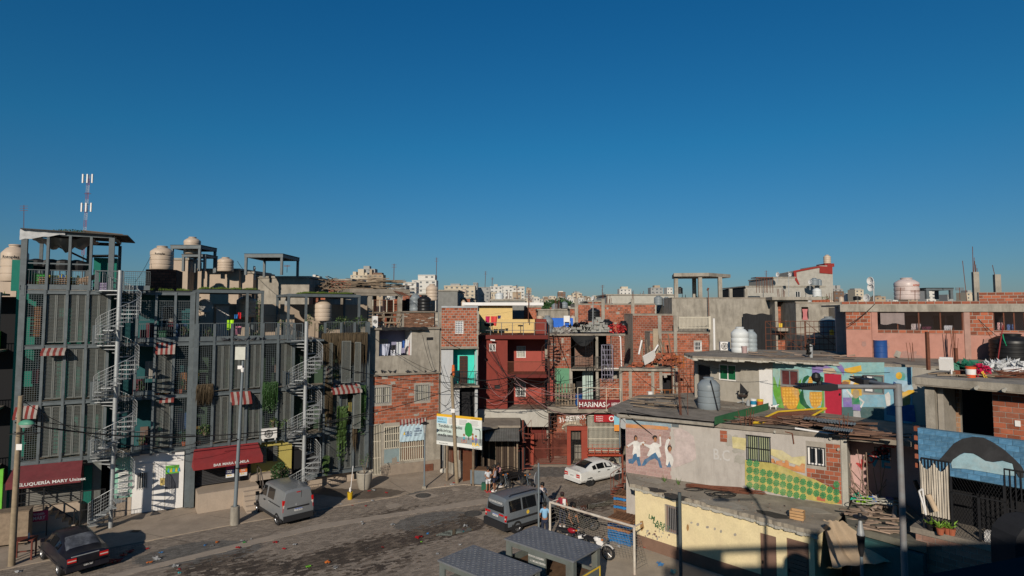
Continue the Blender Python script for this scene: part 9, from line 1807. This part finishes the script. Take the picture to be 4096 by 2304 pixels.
MB().box(-.36,.36,-.02,.02,.3,.35).bd('stretcher',RT_,t);tag(MB().lathe([(.01,0),(.04,0),(.04,.18),(.015,.22),(.015,.26),(.01,.26)],8).bd('bottle',mt('clear_bottle',(.4,.42,.42),.2),loc=p+VC((.15,.05,.9))),'clear bottle on the red brown table','bottle')
box_thing('wooden_cabinet','weathered wooden cabinet behind the far left pole','cabinet',25,2190,1.6,.7,1.6,WOODG,R(25),.05)
tag(MB().lathe([(.01,0),(.15,0),(.18,.35),(.01,.36)],14).bd('white_pail',flat('pail_white',(.55,.52,.46)),loc=G(1765,1884,.12)),'dirty white pail lying by the billboard wall','pail').rotation_euler=(R(80),0,R(60))
bucket(AT(2602,1590,43.5),'white paint bucket on the shop ledge by the orange rail',WHITE,.2,.42);bucket(AT(2581,1594,43.4),'small yellow bucket left of the white one on the shop ledge',flat('bucket_yellow_ochre',(0,0,0)),.14,.2)
def vine(f,u0,v0,u1,v1,y,n,label,mat=VINEB,L_=(.4,1.2),w_=.012,leaf=None):
 a=rc(f,u0,v0,u1,v1,y);m=MB()
 for i in range(n):
  x=uni(a[0],a[1]);z=a[3]-uni(0,.25);l=uni(*L_)*(a[3]-a[2]);yy=y+uni(-.15,.05);x1=x+uni(-.1,.1)
  m.add([(x,yy,z),(x+w_*2,yy,z),((x+x1)/2+w_,yy-.05,z-l*.5),(x1,yy,z-l)],[(0,1,2),(0,2,3)])
  if leaf:
   for k in range(2):q=VC((x,yy,z-rnd()*l));s=leaf;m.sheet([q,q+VC((s,-.02,s*.4)),q+VC((s*.6,-.03,-s*.6)),q+VC((-s*.3,-.02,-s*.5))])
 o=tag(m.bd('hanging_vine',mat,loc=f.w(0,0),rz=f.ang),label,'vine');o['kind']='stuff'
vine(FB,1283,1330,1466,1440,-.2,1500,'dry brown vine curtain hanging from the right terrace of the bar block',w_=.02);vine(FB,1300,1500,1330,1680,-.15,160,'dry vine strand left of the striped awning, right block');vine(FB,1425,1540,1460,1700,-.2,110,'green hanging vine below the striped awning at the block corner',LEAFD,leaf=.09)
vine(FB,785,1535,850,1605,-.15,350,'dry brown vine tuft at the lower left grille of the bar block');vine(FB,1050,1525,1108,1630,-.15,170,'dark hanging vine over the grille right of the striped awning',LEAFD,leaf=.07);vine(FB,1345,1620,1385,1830,-.25,70,'bright green climbing vine with violet flowers on the lower louvres',LEAFG,leaf=.14);vine(FB,1290,1820,1310,1880,-.2,60,'small green vine at the foot of the right louvres',LEAFG,leaf=.12);vine(FB,1410,1690,1425,1790,-.15,80,'thin dry vine strand on the lower right louvres')
def shrub(f,u,v,y,rad,n,s,label,mat=LEAFG):
 q=f.p(u,v,y);t=T('shrub',label,'shrub',f.w(q[0],y,q[1]-rad[2]),f.ang);MB().leaves((0,0,rad[2]),rad,n,s,shell=.1).bd('foliage',mat,t,kind='stuff');m=MB();[m.cyl((0,0,0),(uni(-.5,.5)*rad[0],uni(-.5,.5)*rad[1],rad[2]*uni(1,1.6)),.015,4)for _ in range(6)];m.bd('stems',WOODG,t)
shrub(FB,1120,1893,-1.0,(.55,.45,.65),900,.07,'dense green shrub beside the steps of the bar',LEAFD)
for u,v,rad,n,lab in((1370,1290,(.6,.4,.45),260,'leafy green climber on the terrace rail, middle of the right corner'),(1440,1292,(.6,.4,.5),300,'tallest leafy climber at the right corner of the terrace'),(1305,1315,(.7,.3,.3),200,'low climber on the terrace rail right of the spiral stair'),(1130,1298,(.3,.25,.35),110,'young bush on the terrace left of the spiral stair'),(1235,1285,(.25,.3,.5),120,'bush behind the spiral stair pole'),(1038,1250,(.22,.25,1.1),220,'tall thin climbing plant on the pergola post'),(830,1330,(.45,.3,.4),140,'spiky dark plant at the left end of the terrace'),(1020,1340,(.35,.3,.35),110,'yucca like plant in the middle of the terrace'),(790,1240,(.25,.3,1.0),160,'dark climber on the left pergola post')):
 shrub(FB,u,v,.35,rad,n,.06,lab,LEAFG if v<1320 and u>1100 else LEAFD)
for u,v,y,rad,lab in((818,1720,-.12,(.4,.15,.35),'green plant inside the lowest left grille'),(1140,1700,-.7,(.3,.25,.4),'yellow green potted shrub on the first landing'),(1095,1690,-.1,(.3,.15,.4),'small climber in the grille above the air conditioner')):shrub(FB,u,v,y,rad,130,.07,lab)
for u,v,lab in((735,1320,'dry branch plant behind the upper right grille'),(715,1745,'dark plant behind the lower right grille of the hairdresser block')):shrub(FA,u,v,.2,(.4,.15,.35),90,.06,lab,LEAFD)
line_label='clothes line across the planted terrace'
cloth_on_line(FB,[(908,1280,935,1318,(.4,.75,.02),'lime green cloth on the terrace line'),(938,1258,950,1274,(.02,.15,.4),'blue cloth on the terrace line'),(952,1250,965,1275,(.6,.02,.03),'red cloth on the terrace line'),(940,1305,968,1338,(.6,.2,.3),'pink teddy shaped cloth on the terrace rail')],.5,'terrace washing',((905,1262),(1180,1258)))
def dish(P,label,r=.4,rz=0):
 t=T('satellite_dish',label,'satellite dish',P);o=MB().lathe([(.01,.0),(r*.5,.03),(r,.12),(r,.13),(r*.5,.045),(.01,.012)],20).bd('reflector',mt('dish_grey',(.3,.3,.29),.5),t,smooth=True);o.rotation_euler=(R(75),0,rz);MB().cyl((0,.05,0),(0,.1,-.6),.03,6).bd('stand',STEEL,t);MB().cyl((0,-.02,-.2),(0,-.45,.05),.015,4).bd('feed_arm',STEEL,t)
q=FB.p(820,1225,1.2);dish(FB.w(q[0],1.2,q[1]),'grey satellite dish at the left of the planted terrace',.42,.6);q=FB.p(1158,1200,2.4);dish(FB.w(q[0],2.4,q[1]),'grey satellite dish under the right pergola',.45,-.9)
mast(3465,1212,1185,50,'small grey dish near the left of the pink building roof',((0,1192,.35),));mast(2372,1300,1190,46.8,'rusty mast with a white box antenna by the conical tank',((0,1192,.2),));mast(3240,1160,1130,70,'white dish on a short mast beside the grey tank pair',((0,1128,.3),));mast(3240,1215,1190,60,'white dish on the planted parapet',((0,1196,.3),));mast(3155,1240,1085,69,'tall rusty mast before the red banded house',((6,1098,.25),));mast(3110,1130,1096,74,'mast with crossbar and small white dish',((0,1098,.3),))
_pg=None
def pigeon(P,rz,label,group):
 global _pg
 t=T('pigeon',label,'pigeon',P,rz,group)
 if _pg is None:
  o=skm([(0,0,.1,.055),(.08,0,.14,.04),(.11,0,.2,.028),(.15,0,.2,.01),(-.1,0,.09,.035),(-.2,0,.07,.012),(0,.02,.0,.008),(0,-.02,0,.008)],[(0,1),(1,2),(2,3),(0,4),(4,5),(0,6),(0,7)],mt('pigeon_grey',(.04,.042,.05),.7,var=.2),'body',t,1);_pg=o.data
 else:ins(_pg,'body',t)
names=['first','second','third','fourth','fifth','sixth','seventh','eighth','ninth','tenth']
for i,u in enumerate((1497,1528,1536,1559,1579,1628,1635,1660,1702,1737)):q=FC.p(u,1488,-.07);pigeon(FC.w(q[0],-.07,zl if 0 else FC.z(u,1491)),uni(0,6),'dark pigeon on the ledge of the laundry house, %s from the left'%names[i],'pigeons on the laundry house ledge')
for i,u in enumerate((893,903,915,940,955,985,1015,1040,1052)):q=FB.p(u,1367,-.1);pigeon(FB.w(q[0],-.1,9.46),uni(0,6),'dark pigeon on the terrace beam above the louvres, %s from the left'%names[i],'pigeons on the terrace beam')
pigeon(P2[2]+VC((0,0,.0)),1.2,'pigeon perched on top of the leaning wooden pole','pigeon on pole')
def cable(a,b,sag,r=.02,n=14,mat=CABLE,label='',wob=0):
 a=VC(a);b=VC(b);pts=[a.lerp(b,i/n)-VC((0,0,sag*4*(i/n)*(1-i/n)))+VC((0,0,wob*math.sin(i*1.7)))for i in range(n+1)];return tag(MB().tube(pts,r,4).bd('cable',mat),label,'cable','overhead cables')
A1=P1[2];A2=P2[2];A3=P3[2]
def A_(u,v,y):return AT(u,v,y)
cbl=[(A_(60,1690,P1[1].y),A_(780,1745,33.0),.25,.035,'thick cable from the far left pole across the first block'),(A_(780,1745,33.0),A_(1470,1650,39),.3,.03,'cable continuing across the bar block to the brick house'),(A_(60,1672,P1[1].y),A_(780,1740,33.2),.15,.018,'thin cable just above the thick one at left'),(A_(780,1770,33),A_(1800,1560,41),.5,.022,'cable above the red awning rising to the leaning pole'),(A_(85,1600,P1[1].y),A_(800,1770,33),1.0,.014,'sagging wire from the top of the far left pole'),(A_(1140,1400,38),A_(1810,1530,41),.5,.02,'wire from the terrace to the leaning pole'),(A_(1470,1330,40.5),A_(1800,1510,41),.35,.012,'greenish wire crossing the laundry opening'),(A2,A_(2065,1500,43),.35,.03,'cable between leaning pole and lamp pole'),(A_(1808,1520,41),A_(2065,1520,43),.6,.02,'second cable between the two wooden poles'),(A_(1800,1560,41),A_(2300,1600,45),.5,.02,'cable passing in front of the red house'),(A3,A_(2330,1360,46),.3,.02,'wire from lamp pole up to the brick cluster'),(A3,A_(2400,1600,44.5),.6,.02,'wire from lamp pole to the flour shop ledge'),(A3,A_(2480,1650,43.5),.8,.018,'lower wire from lamp pole to the lantern'),(A3,A_(1915,1360,45.7),.2,.015,'wire from lamp pole to red house upper left'),(A_(2065,1510,43),A_(1915,1345,45.7),.5,.015,'loose wire hugging the red house facade'),(A_(2062,1530,43),A_(2180,1440,45),.3,.015,'wire up to the dark spiral stair'),(A_(2065,1520,43),A_(2500,1480,45),.9,.018,'long sagging wire to the brick rooms'),(A_(2480,1655,43.5),A_(2900,1760,29),.4,.02,'cable to the painted wall'),(A_(2505,1640,31.5),A_(3050,1690,28.5),.25,.022,'cable draped under the terrace edge of the painted wall'),(A_(2505,1655,31.3),A_(2860,1930,30),.05,.02,'straight wire slanting down over the dancing children'),(A_(3085,1440,31),A_(3560,1490,28),.25,.014,'wire under the chipped roof edge over the mural'),(A_(2780,1450,36),A_(3100,1470,32),.3,.012,'wire under the left of the chipped roof'),(A_(3500,1215,34),A_(3390,1300,34),.1,.02,'hanging wire at the pink building corner'),(A_(3868,1225,33),A_(3640,1245,33.6),.1,.015,'wire left of the beam bracket'),(A_(3868,1225,33),A_(3995,1350,32),.1,.015,'wire slanting down from the beam bracket'),(A_(1770,1240,44),A_(1845,1390,43.5),.3,.02,'black cable crossing the barred window of the brick top'),(A_(1680,1245,43.5),A_(1840,1395,43.3),.4,.02,'black cable from tanks to turquoise balcony'),(A_(1690,1340,42),A_(1730,1480,42.4),.2,.015,'dark wire on the grey laundry wall'),(A_(540,1130,38),A_(603,1025,40),.1,.015,'wire up to the branded tank'),(A_(950,1045,45),A_(988,1090,43),.1,.02,'pipe wire at the beige tank'),(A_(2230,1350,46.7),A_(2275,1470,46.7),.1,.03,'black cable down the dark brick wall'),(A_(2700,1600,34),A_(2640,1560,43),.3,.015,'wire at the corner of the dark terrace'),(A_(2730,1450,37),A_(2480,1440,46),.5,.02,'cable from the rusted cage to the brick debris')]
for a,b,sg,r,lb in cbl:cable(a,b,sg,r,label=lb)
random.seed(11)
PNK=mt('pale_pink_wire',(.35,.2,.2),.7);
for i in range(22):
 src=A_(2058+uni(-6,6),1500+uni(0,60),43);dst=A_(uni(1915,1990),uni(1340,1640),45.6)if i%2 else A_(uni(2180,2480),uni(1420,1650),uni(44,46));cable(src,dst,uni(.3,1.4),.017,12,PNK if i%5==0 else CABLE,'thin drooping wire from the green lamp pole to the '+('brick houses at its right' if i%2==0 else 'red house facade'))
for i in range(10):cable(A_(1815+uni(-3,3),1530+uni(0,50),41),A_(uni(1755,1900),uni(1440,1700),42.6),uni(.2,.8),.017,10,CABLE,'thin drooping wire around the leaning wooden pole')
for i in range(7):wire_coil(A_(2062,1590+i*10,42.7),.28,2,'coil of wire bunched below the green lamp, %s'%('upper','middle','lower')[i])if i<3 else None
wire_coil(A_(112,1735,P1[1].y-.2),.3,4,'bunched wire coil under the far left green lamp')
m=MB()
for k in range(9):m.cyl((0,0,.1),(uni(-.3,.3),uni(-.1,.1),uni(.15,.4)),.012,3)
random.seed(3)
def litter(u,v,c,s,kind,label):
 z=.02 if v>2000 or u>1640 else .055;p=G(u,v,z);m=MB();s*=.72
 if kind=='bottle':m.cyl((-s,0,.04),(s*.6,0,.04),.04,8).cyl((s*.6,0,.04),(s,0,.04),.018,6)
 else:
  n=10;c0=VC((0,0,s*.25))
  for i in range(14):a_=uni(0,6.28);b_=a_+uni(.5,1.2);q1=VC((math.cos(a_)*s*uni(.5,1.2),math.sin(a_)*s*uni(.4,.9),uni(0,s*.5)));q2=VC((math.cos(b_)*s*uni(.5,1.2),math.sin(b_)*s*uni(.4,.9),uni(0,s*.4)));m.add([c0+VC((uni(-.1,.1)*s,uni(-.1,.1)*s,uni(0,.3)*s)),q1,q2],[(0,1,2)])
 tag(m.bd(kind if kind!='bottle' else 'plastic_bottle',flat('litter_%s'%c,LC[c],.5),loc=p,rz=uni(0,3)),label,'litter')
LC={'red':(.38,.015,.02),'white':(.42,.42,.42),'green':(.02,.3,.05),'blue':(.05,.2,.45),'clear':(.3,.3,.3),'orange':(.55,.15,.03),'lime':(.2,.5,.05),'cyan':(.03,.35,.4),'yellow':(.6,.45,.05)}
for u,v,c,s,k,l in((952,2192,'red',.2,'wrapper','crumpled red bag by the concrete strip, leftmost'),(1102,2170,'red',.2,'wrapper','crumpled red bag with clear foil in mid street'),(1136,2196,'red',.16,'wrapper','flat red wrapper below the red bag'),(1475,1965,'red',.16,'wrapper','red wrapper right of the planter shadow'),(1497,1963,'clear',.25,'plastic_bag','clear plastic bag beside the red wrapper'),(1546,1972,'red',.16,'wrapper','red wrapper on the wet pavement'),(1410,2022,'red',.12,'wrapper','small red can below the yellow bucket'),(1462,2025,'red',.15,'wrapper','flat red wrapper in the paving right of the van'),(1491,2004,'clear',.18,'plastic_bag','clear crumpled bag near the pavement edge'),(1438,2009,'blue',.12,'wrapper','blue white wrapper near the pavement edge'),(1418,2011,'yellow',.1,'wrapper','yellow scrap near the pavement edge'),(1365,2018,'white',.15,'plastic_bottle','white carton at the pavement edge'),(1675,2152,'red',.32,'wrapper','large red torn bag beside the puddle'),(1686,2168,'lime',.12,'wrapper','lime wrapper under the red torn bag'),(1711,2135,'blue',.16,'plastic_bag','pale blue bag near the puddle'),(1862,2107,'white',.25,'plastic_bag','knotted white bag near the puddle'),(1571,2100,'clear',.25,'plastic_bag','clear bag in the wet lane'),(1530,2190,'red',.12,'wrapper','red topped bottle in the wet lane'),(1310,2250,'orange',.25,'wrapper','red and yellow chip bag at bottom centre'),(1232,2268,'lime',.22,'wrapper','lime green wrapper at bottom centre'),(1340,2272,'clear',.22,'plastic_bottle','clear plastic bottle with blue label at bottom centre'),(1178,2180,'white',.18,'wrapper','flat white carton in mid street'),(1452,2096,'clear',.2,'plastic_bag','pale bag on the concrete strip'),(1448,2088,'white',.12,'wrapper','small white scrap on the concrete strip'),(978,2171,'green',.15,'plastic_bottle','dark green bottle on the concrete strip'),(968,2163,'white',.12,'wrapper','white paper scrap by the green bottle'),(1005,2157,'white',.1,'wrapper','tiny white scrap near the green bottle'),(870,2170,'orange',.18,'wrapper','orange printed wrapper in the paving'),(820,2182,'blue',.14,'wrapper','blue scrap among pavement litter'),(845,2184,'clear',.16,'plastic_bag','clear bag beside the blue scrap'),(645,2211,'blue',.15,'wrapper','blue wrapper next to the large clear bag'),(632,2237,'clear',.35,'plastic_bag','large clear plastic bag right of the black car shadow'),(597,2252,'orange',.2,'wrapper','orange scrap left of the large clear bag'),(590,2195,'red',.16,'wrapper','red wrapper at the edge of the car shadow'),(700,2266,'clear',.25,'plastic_bag','flat clear bag on dark pavers'),(718,2277,'red',.12,'plastic_bottle','pink straw piece on dark pavers'),(718,2292,'cyan',.14,'wrapper','turquoise strip on dark pavers'),(75,2288,'white',.2,'plastic_bottle','white bottle on the lower left pavers'),(520,2210,'red',.3,'wrapper','dark red bag in the black car shadow'),(495,2222,'red',.3,'wrapper','red cloth heap in the black car shadow'),(460,2250,'red',.5,'wrapper','spread of red scraps behind the black car'),(1812,1940,'white',.3,'wrapper','white flattened box at the foot of the leaning pole'),(1817,1933,'red',.2,'wrapper','red bag on the white flattened box'),(1780,1942,'orange',.12,'plastic_bottle','orange bottle left of the flattened box'),(1772,1975,'clear',.12,'wrapper','crushed can on the dark paving panel'),(1940,1962,'red',.12,'wrapper','red scrap under the food cart'),(2245,2012,'red',.25,'wrapper','red and white sacks in the wet lane right of the men'),(2205,2015,'white',.3,'plastic_bag','white bag in the wet lane right of the men'),(2640,2260,'blue',.3,'plastic_bag','blue sheet by the dark post'),(2580,2190,'red',.2,'wrapper','red wrapper beside the goal'),(2480,2190,'white',.25,'plastic_bag','white bag at the foot of the pallets'),(2695,2290,'cyan',.3,'plastic_bag','blue basket at the foot of the dark post'),(1750,2217,'clear',.15,'plastic_bag','pale scrap near the left container'),(1840,2180,'white',.14,'wrapper','white scrap near the right container'),(1960,2030,'white',.1,'wrapper','white scrap left of the minivan')):
 litter(u,v,c,s,k,l)
m=MB()
for i in range(420):
 u=uni(300,2150);v=uni(1990,2300);p=G(u,v,.022)
 if abs(p.x)>p.y*.86:continue
 s=uni(.008,.025);a_=uni(0,6);m.add([p+VC((s*math.cos(a_),s*math.sin(a_),.03)),p+VC((s*math.cos(a_+2),s*math.sin(a_+2),.032)),p+VC((s*math.cos(a_+4),s*math.sin(a_+4),.031))],[(0,1,2)],i%3)
o=m.bd('small_litter_scraps',[LITTER,mt('scrap_tan',(.4,.3,.15)),mt('scrap_red',(.4,.05,.05))]);o['kind']='stuff';tag(o,'tiny scraps and confetti scattered over the street','litter')
FZ=FA;z=12.3;NBk=TF('apartment_building','dark steel framed block cut off by the left edge with lime and teal wall strips','apartment block',FA,0,0,0)
xe=ca[0]-.55;MB().box(ca[0]-.27,ca[0]-.14,.0,.6,0.1,13.9).bd('teal_fin',TEAL,NBk)
MB().box(ca[0]-.5,ca[0]-.34,-.5,-.3,0.1,3.3).bd('lime_fin',mt('lime_paint',(.15,.5,.05),.8),NBk)
for x in(xe-.3,xe-3.0):MB().box(x-.1,x+.1,-.7,-.5,.1,12.2).bd('column',STEEL,NBk)
for zz in ZF:MB().box(xe-5,xe-.19,-.65,-.45,zz-.35,zz-.15).bd('beam',STEEL,NBk);MB().box(xe-5,xe-.2,-.4,1,zz-.3,zz-.2).bd('floor_slab',CONCD,NBk)
for zz in ZF[:3]:
 o=grid_mesh(xe-4.5,xe-.2,zz-.1,zz+.95,.12,.5,-.6,.016,.03).bd('railing',STEEL,NBk)
MB().box(xe-5,ca[0]-.31,1,1.2,0,12).bd('back_wall',DARK,NBk);MB().box(xe-5,xe-.5,.7,.98,9.3,10.2).bd('lime_panel',mt('lime_paint',(0,0,0)),NBk);turf(NBk,xe-4,xe-.2,-.5,1,12.1,3)
m=MB();q=FA.p(95,1100,.3);MB().box(ca[0]-.6,ca[0]+.25,.35,.6,12.3,15.3 if 0 else FA.z(90,1040,.35)).bd('teal_wall',TEAL,A)
MB().obox((tp[0]+1.0,4.2,z+2.6),2.4,1.6,.1,0,R(28)).bd('brown_roof_sheet',mt('brown_roof_sheet',(.12,.05,.04),.8),A)
random.seed(41)
cc=[(.1,.02,.03),(.02,.06,.15),(.3,.28,.25),(.25,.16,.05),(.03,.1,.06),(.15,.1,.08),(.35,.3,.1)]
FAu=[(545,620),(620,697),(697,766),(83,173)];FBu=[(785,857),(1051,1112),(1300,1364),(1364,1418)]
def clutter(f,ul,nm,n):
 for i in range(n):
  a,b=random.choice(ul);k=random.choice([0,1,2]if nm=='hairdresser' else[0,1]);u=uni(a+12,b-12);x=f.x(u,1450,.6);z=ZF[k]+.0;h=uni(.3,1.2);w_=uni(.2,.6);y=uni(.35,1.0);m=MB();kind=i%3
  if kind==0:m.box(-w_/2,w_/2,0,.3,0,h*.6).box(-w_/2,w_/2,.25,.3,h*.6,h);c,nn='chair','chair'
  elif kind==1:m.box(-w_/2,w_/2,0,.3,0,h);c,nn='storage_box','box'
  else:
   for q in range(5):m.sheet([(-w_/2+w_*q/5,.03*(q%2),h+.7),(-w_/2+w_*q/5,.03*(q%2),.9),(-w_/2+w_*(q+1)/5,.03*((q+1)%2),.9),(-w_/2+w_*(q+1)/5,.03*((q+1)%2),h+.7)])
   c,nn='hanging_laundry','laundry'
  ci=random.randrange(7);tag(m.bd(c,flat('household_%d'%ci,cc[ci],.8),loc=f.w(x,y,z),rz=f.ang),'%s %s on storey %s behind the %s block front'%(['maroon','navy','pale grey','tan','dark green','brown','mustard'][ci],nn,['two','three','four'][k],nm),nn,'%s behind the %s block front'%(nn,nm))
clutter(FA,FAu,'hairdresser',26);clutter(FB,FBu,'bar',20)
for i,(f,ul,y0)in enumerate(((FA,FAu[:3],0),(FB,FBu,0))):
 for j in range(8):
  a,b=random.choice(ul);u=uni(a+8,b-8);k=random.choice([0,1]);x=f.x(u,1450,.1);t=T('potted_plant','leafy pot plant at the railing of the %s block, storey %s, plant %s'%(['hairdresser','bar'][i],['two','three'][k],names[j]),'potted plant',f.w(x,.22,ZF[k]+.02),0,'pot plants behind the steel railings');MB().lathe([(.01,0),(.1,0),(.14,.24),(.01,.23)],10).bd('pot',mt('terracotta',(0,0,0)),t);MB().leaves((0,0,.5),(.22,.16,.35),60,.08).bd('foliage',LEAFG if j%2 else LEAFD,t,kind='stuff')
def patch(u,v,z,w_,d_,mat,label,rz=-.7,name='roof_patch'):P=G(u,v,z+.004);n=9;pts=[(w_*(.5+.12*math.sin(i*2.7+u))*math.cos(i*.698),d_*(.5+.12*math.cos(i*1.9+v))*math.sin(i*.698))for i in range(n)];tag(MB().slab(pts,0,.008).bd(name,mat,loc=P,rz=rz),label,'roof patch')
PM1=mt('pale_cement_patch',(.33,.3,.25),.9,var=.3,dirt=.4);PM2=mt('dark_tar_patch',(.05,.045,.04),.8,var=.3)
for i,(u,v,w_,d_,m_)in enumerate(((2600,1920,1.6,.8,PM1),(2700,1985,1.2,.7,PM2),(2900,2020,2.2,1.0,PM1),(3100,2060,1.5,.7,PM2),(3250,2040,1.2,.8,PM1),(2630,1960,1.0,.5,PM2))):patch(u,v,2.9,w_,d_,m_,['pale','dark'][m_ is PM2]+' patch on the cream outbuilding roof, %s'%names[i])
for i,(u,v,w_,d_,m_)in enumerate(((2650,1610,2.0,1.2,PM1),(2740,1630,1.4,.8,PM2),(2700,1590,1.6,.8,PM2),(2920,1630,1.2,.6,PM1))):patch(u,v,5.9,w_,d_,m_,['pale','dark'][m_ is PM2]+' patch on the dark terrace floor, %s'%names[i])
m=MB()
for i in range(110):
 r_=rnd();z=2.9 if r_<.5 else 5.9;u,v=(uni(2560,3250),0)if z<3 else(uni(2520,3000),uni(1585,1640));v=v or uni(1905,1960)+(u-2560)*.2;P=G(u,v,z+.02);s=uni(.012,.045);m.obox(P,s*2,s,s,uni(0,3))
o=m.bd('roof_rubble',mt('rubble_bits',(.2,.15,.12),.9,island=.5));o['kind']='stuff';tag(o,'small rubble and stones strewn on the near flat roofs','rubble')
random.seed(77)
for i in range(22):
 u=uni(1560,3350);y=uni(58,95);k=i%3;tk(u,uni(1222,1238),uni(1196,1212),y,(TGREY,TBEI,TBLK)[k],'small %s tank on the far rooftops, %s of the quarter'%(['grey','cream','black'][k],'left part' if u<2100 else 'middle part' if u<2700 else 'right part'),wpx=uni(14,24),group='small far %s tanks'%['grey','cream','black'][k])
for i in range(16):
 u=uni(1500,3400);y=uni(55,80);P=AT(u,uni(1215,1240),y);m=MB()
 for k in range(5):m.cyl(P+VC((k*.12,0,-.3)),P+VC((k*.12+uni(-.15,.15),0,uni(.8,1.6))),.025,4)
 tag(m.bd('rebar',RUST),'bundle of bare bars on the far roofs, %s'%('left of centre' if u<2100 else 'centre' if u<2700 else 'right of centre'),'reinforcing bars','bare bars on the far roofs')['kind']='stuff'
debris([(2540,1600),(2700,1592),(2700,1640),(2560,1640)],14,.5,1.6,WOODG,'few grey boards on the left of the dark terrace');debris([(3390,2050),(3560,2040),(3640,2150),(3480,2130)],34,.3,1.3,mt('mixed_scrap',(0,0,0)),'scrap and rods strewn over the mossy platform',3.0,.15)
debris([(3000,1405),(3400,1418),(3400,1440),(3000,1432)],16,.4,1.5,mt('mixed_scrap',(0,0,0)),'thin scrap lying along the long chipped roof',zq,.05);debris([(3380,2200),(3600,2230),(3600,2290),(3400,2290)],26,.5,2,mt('brown_scrap_wood',(0,0,0)),'dark timber heap in the shade below the platform',.6,1.2)
bpy.data.scenes.remove(_ts)
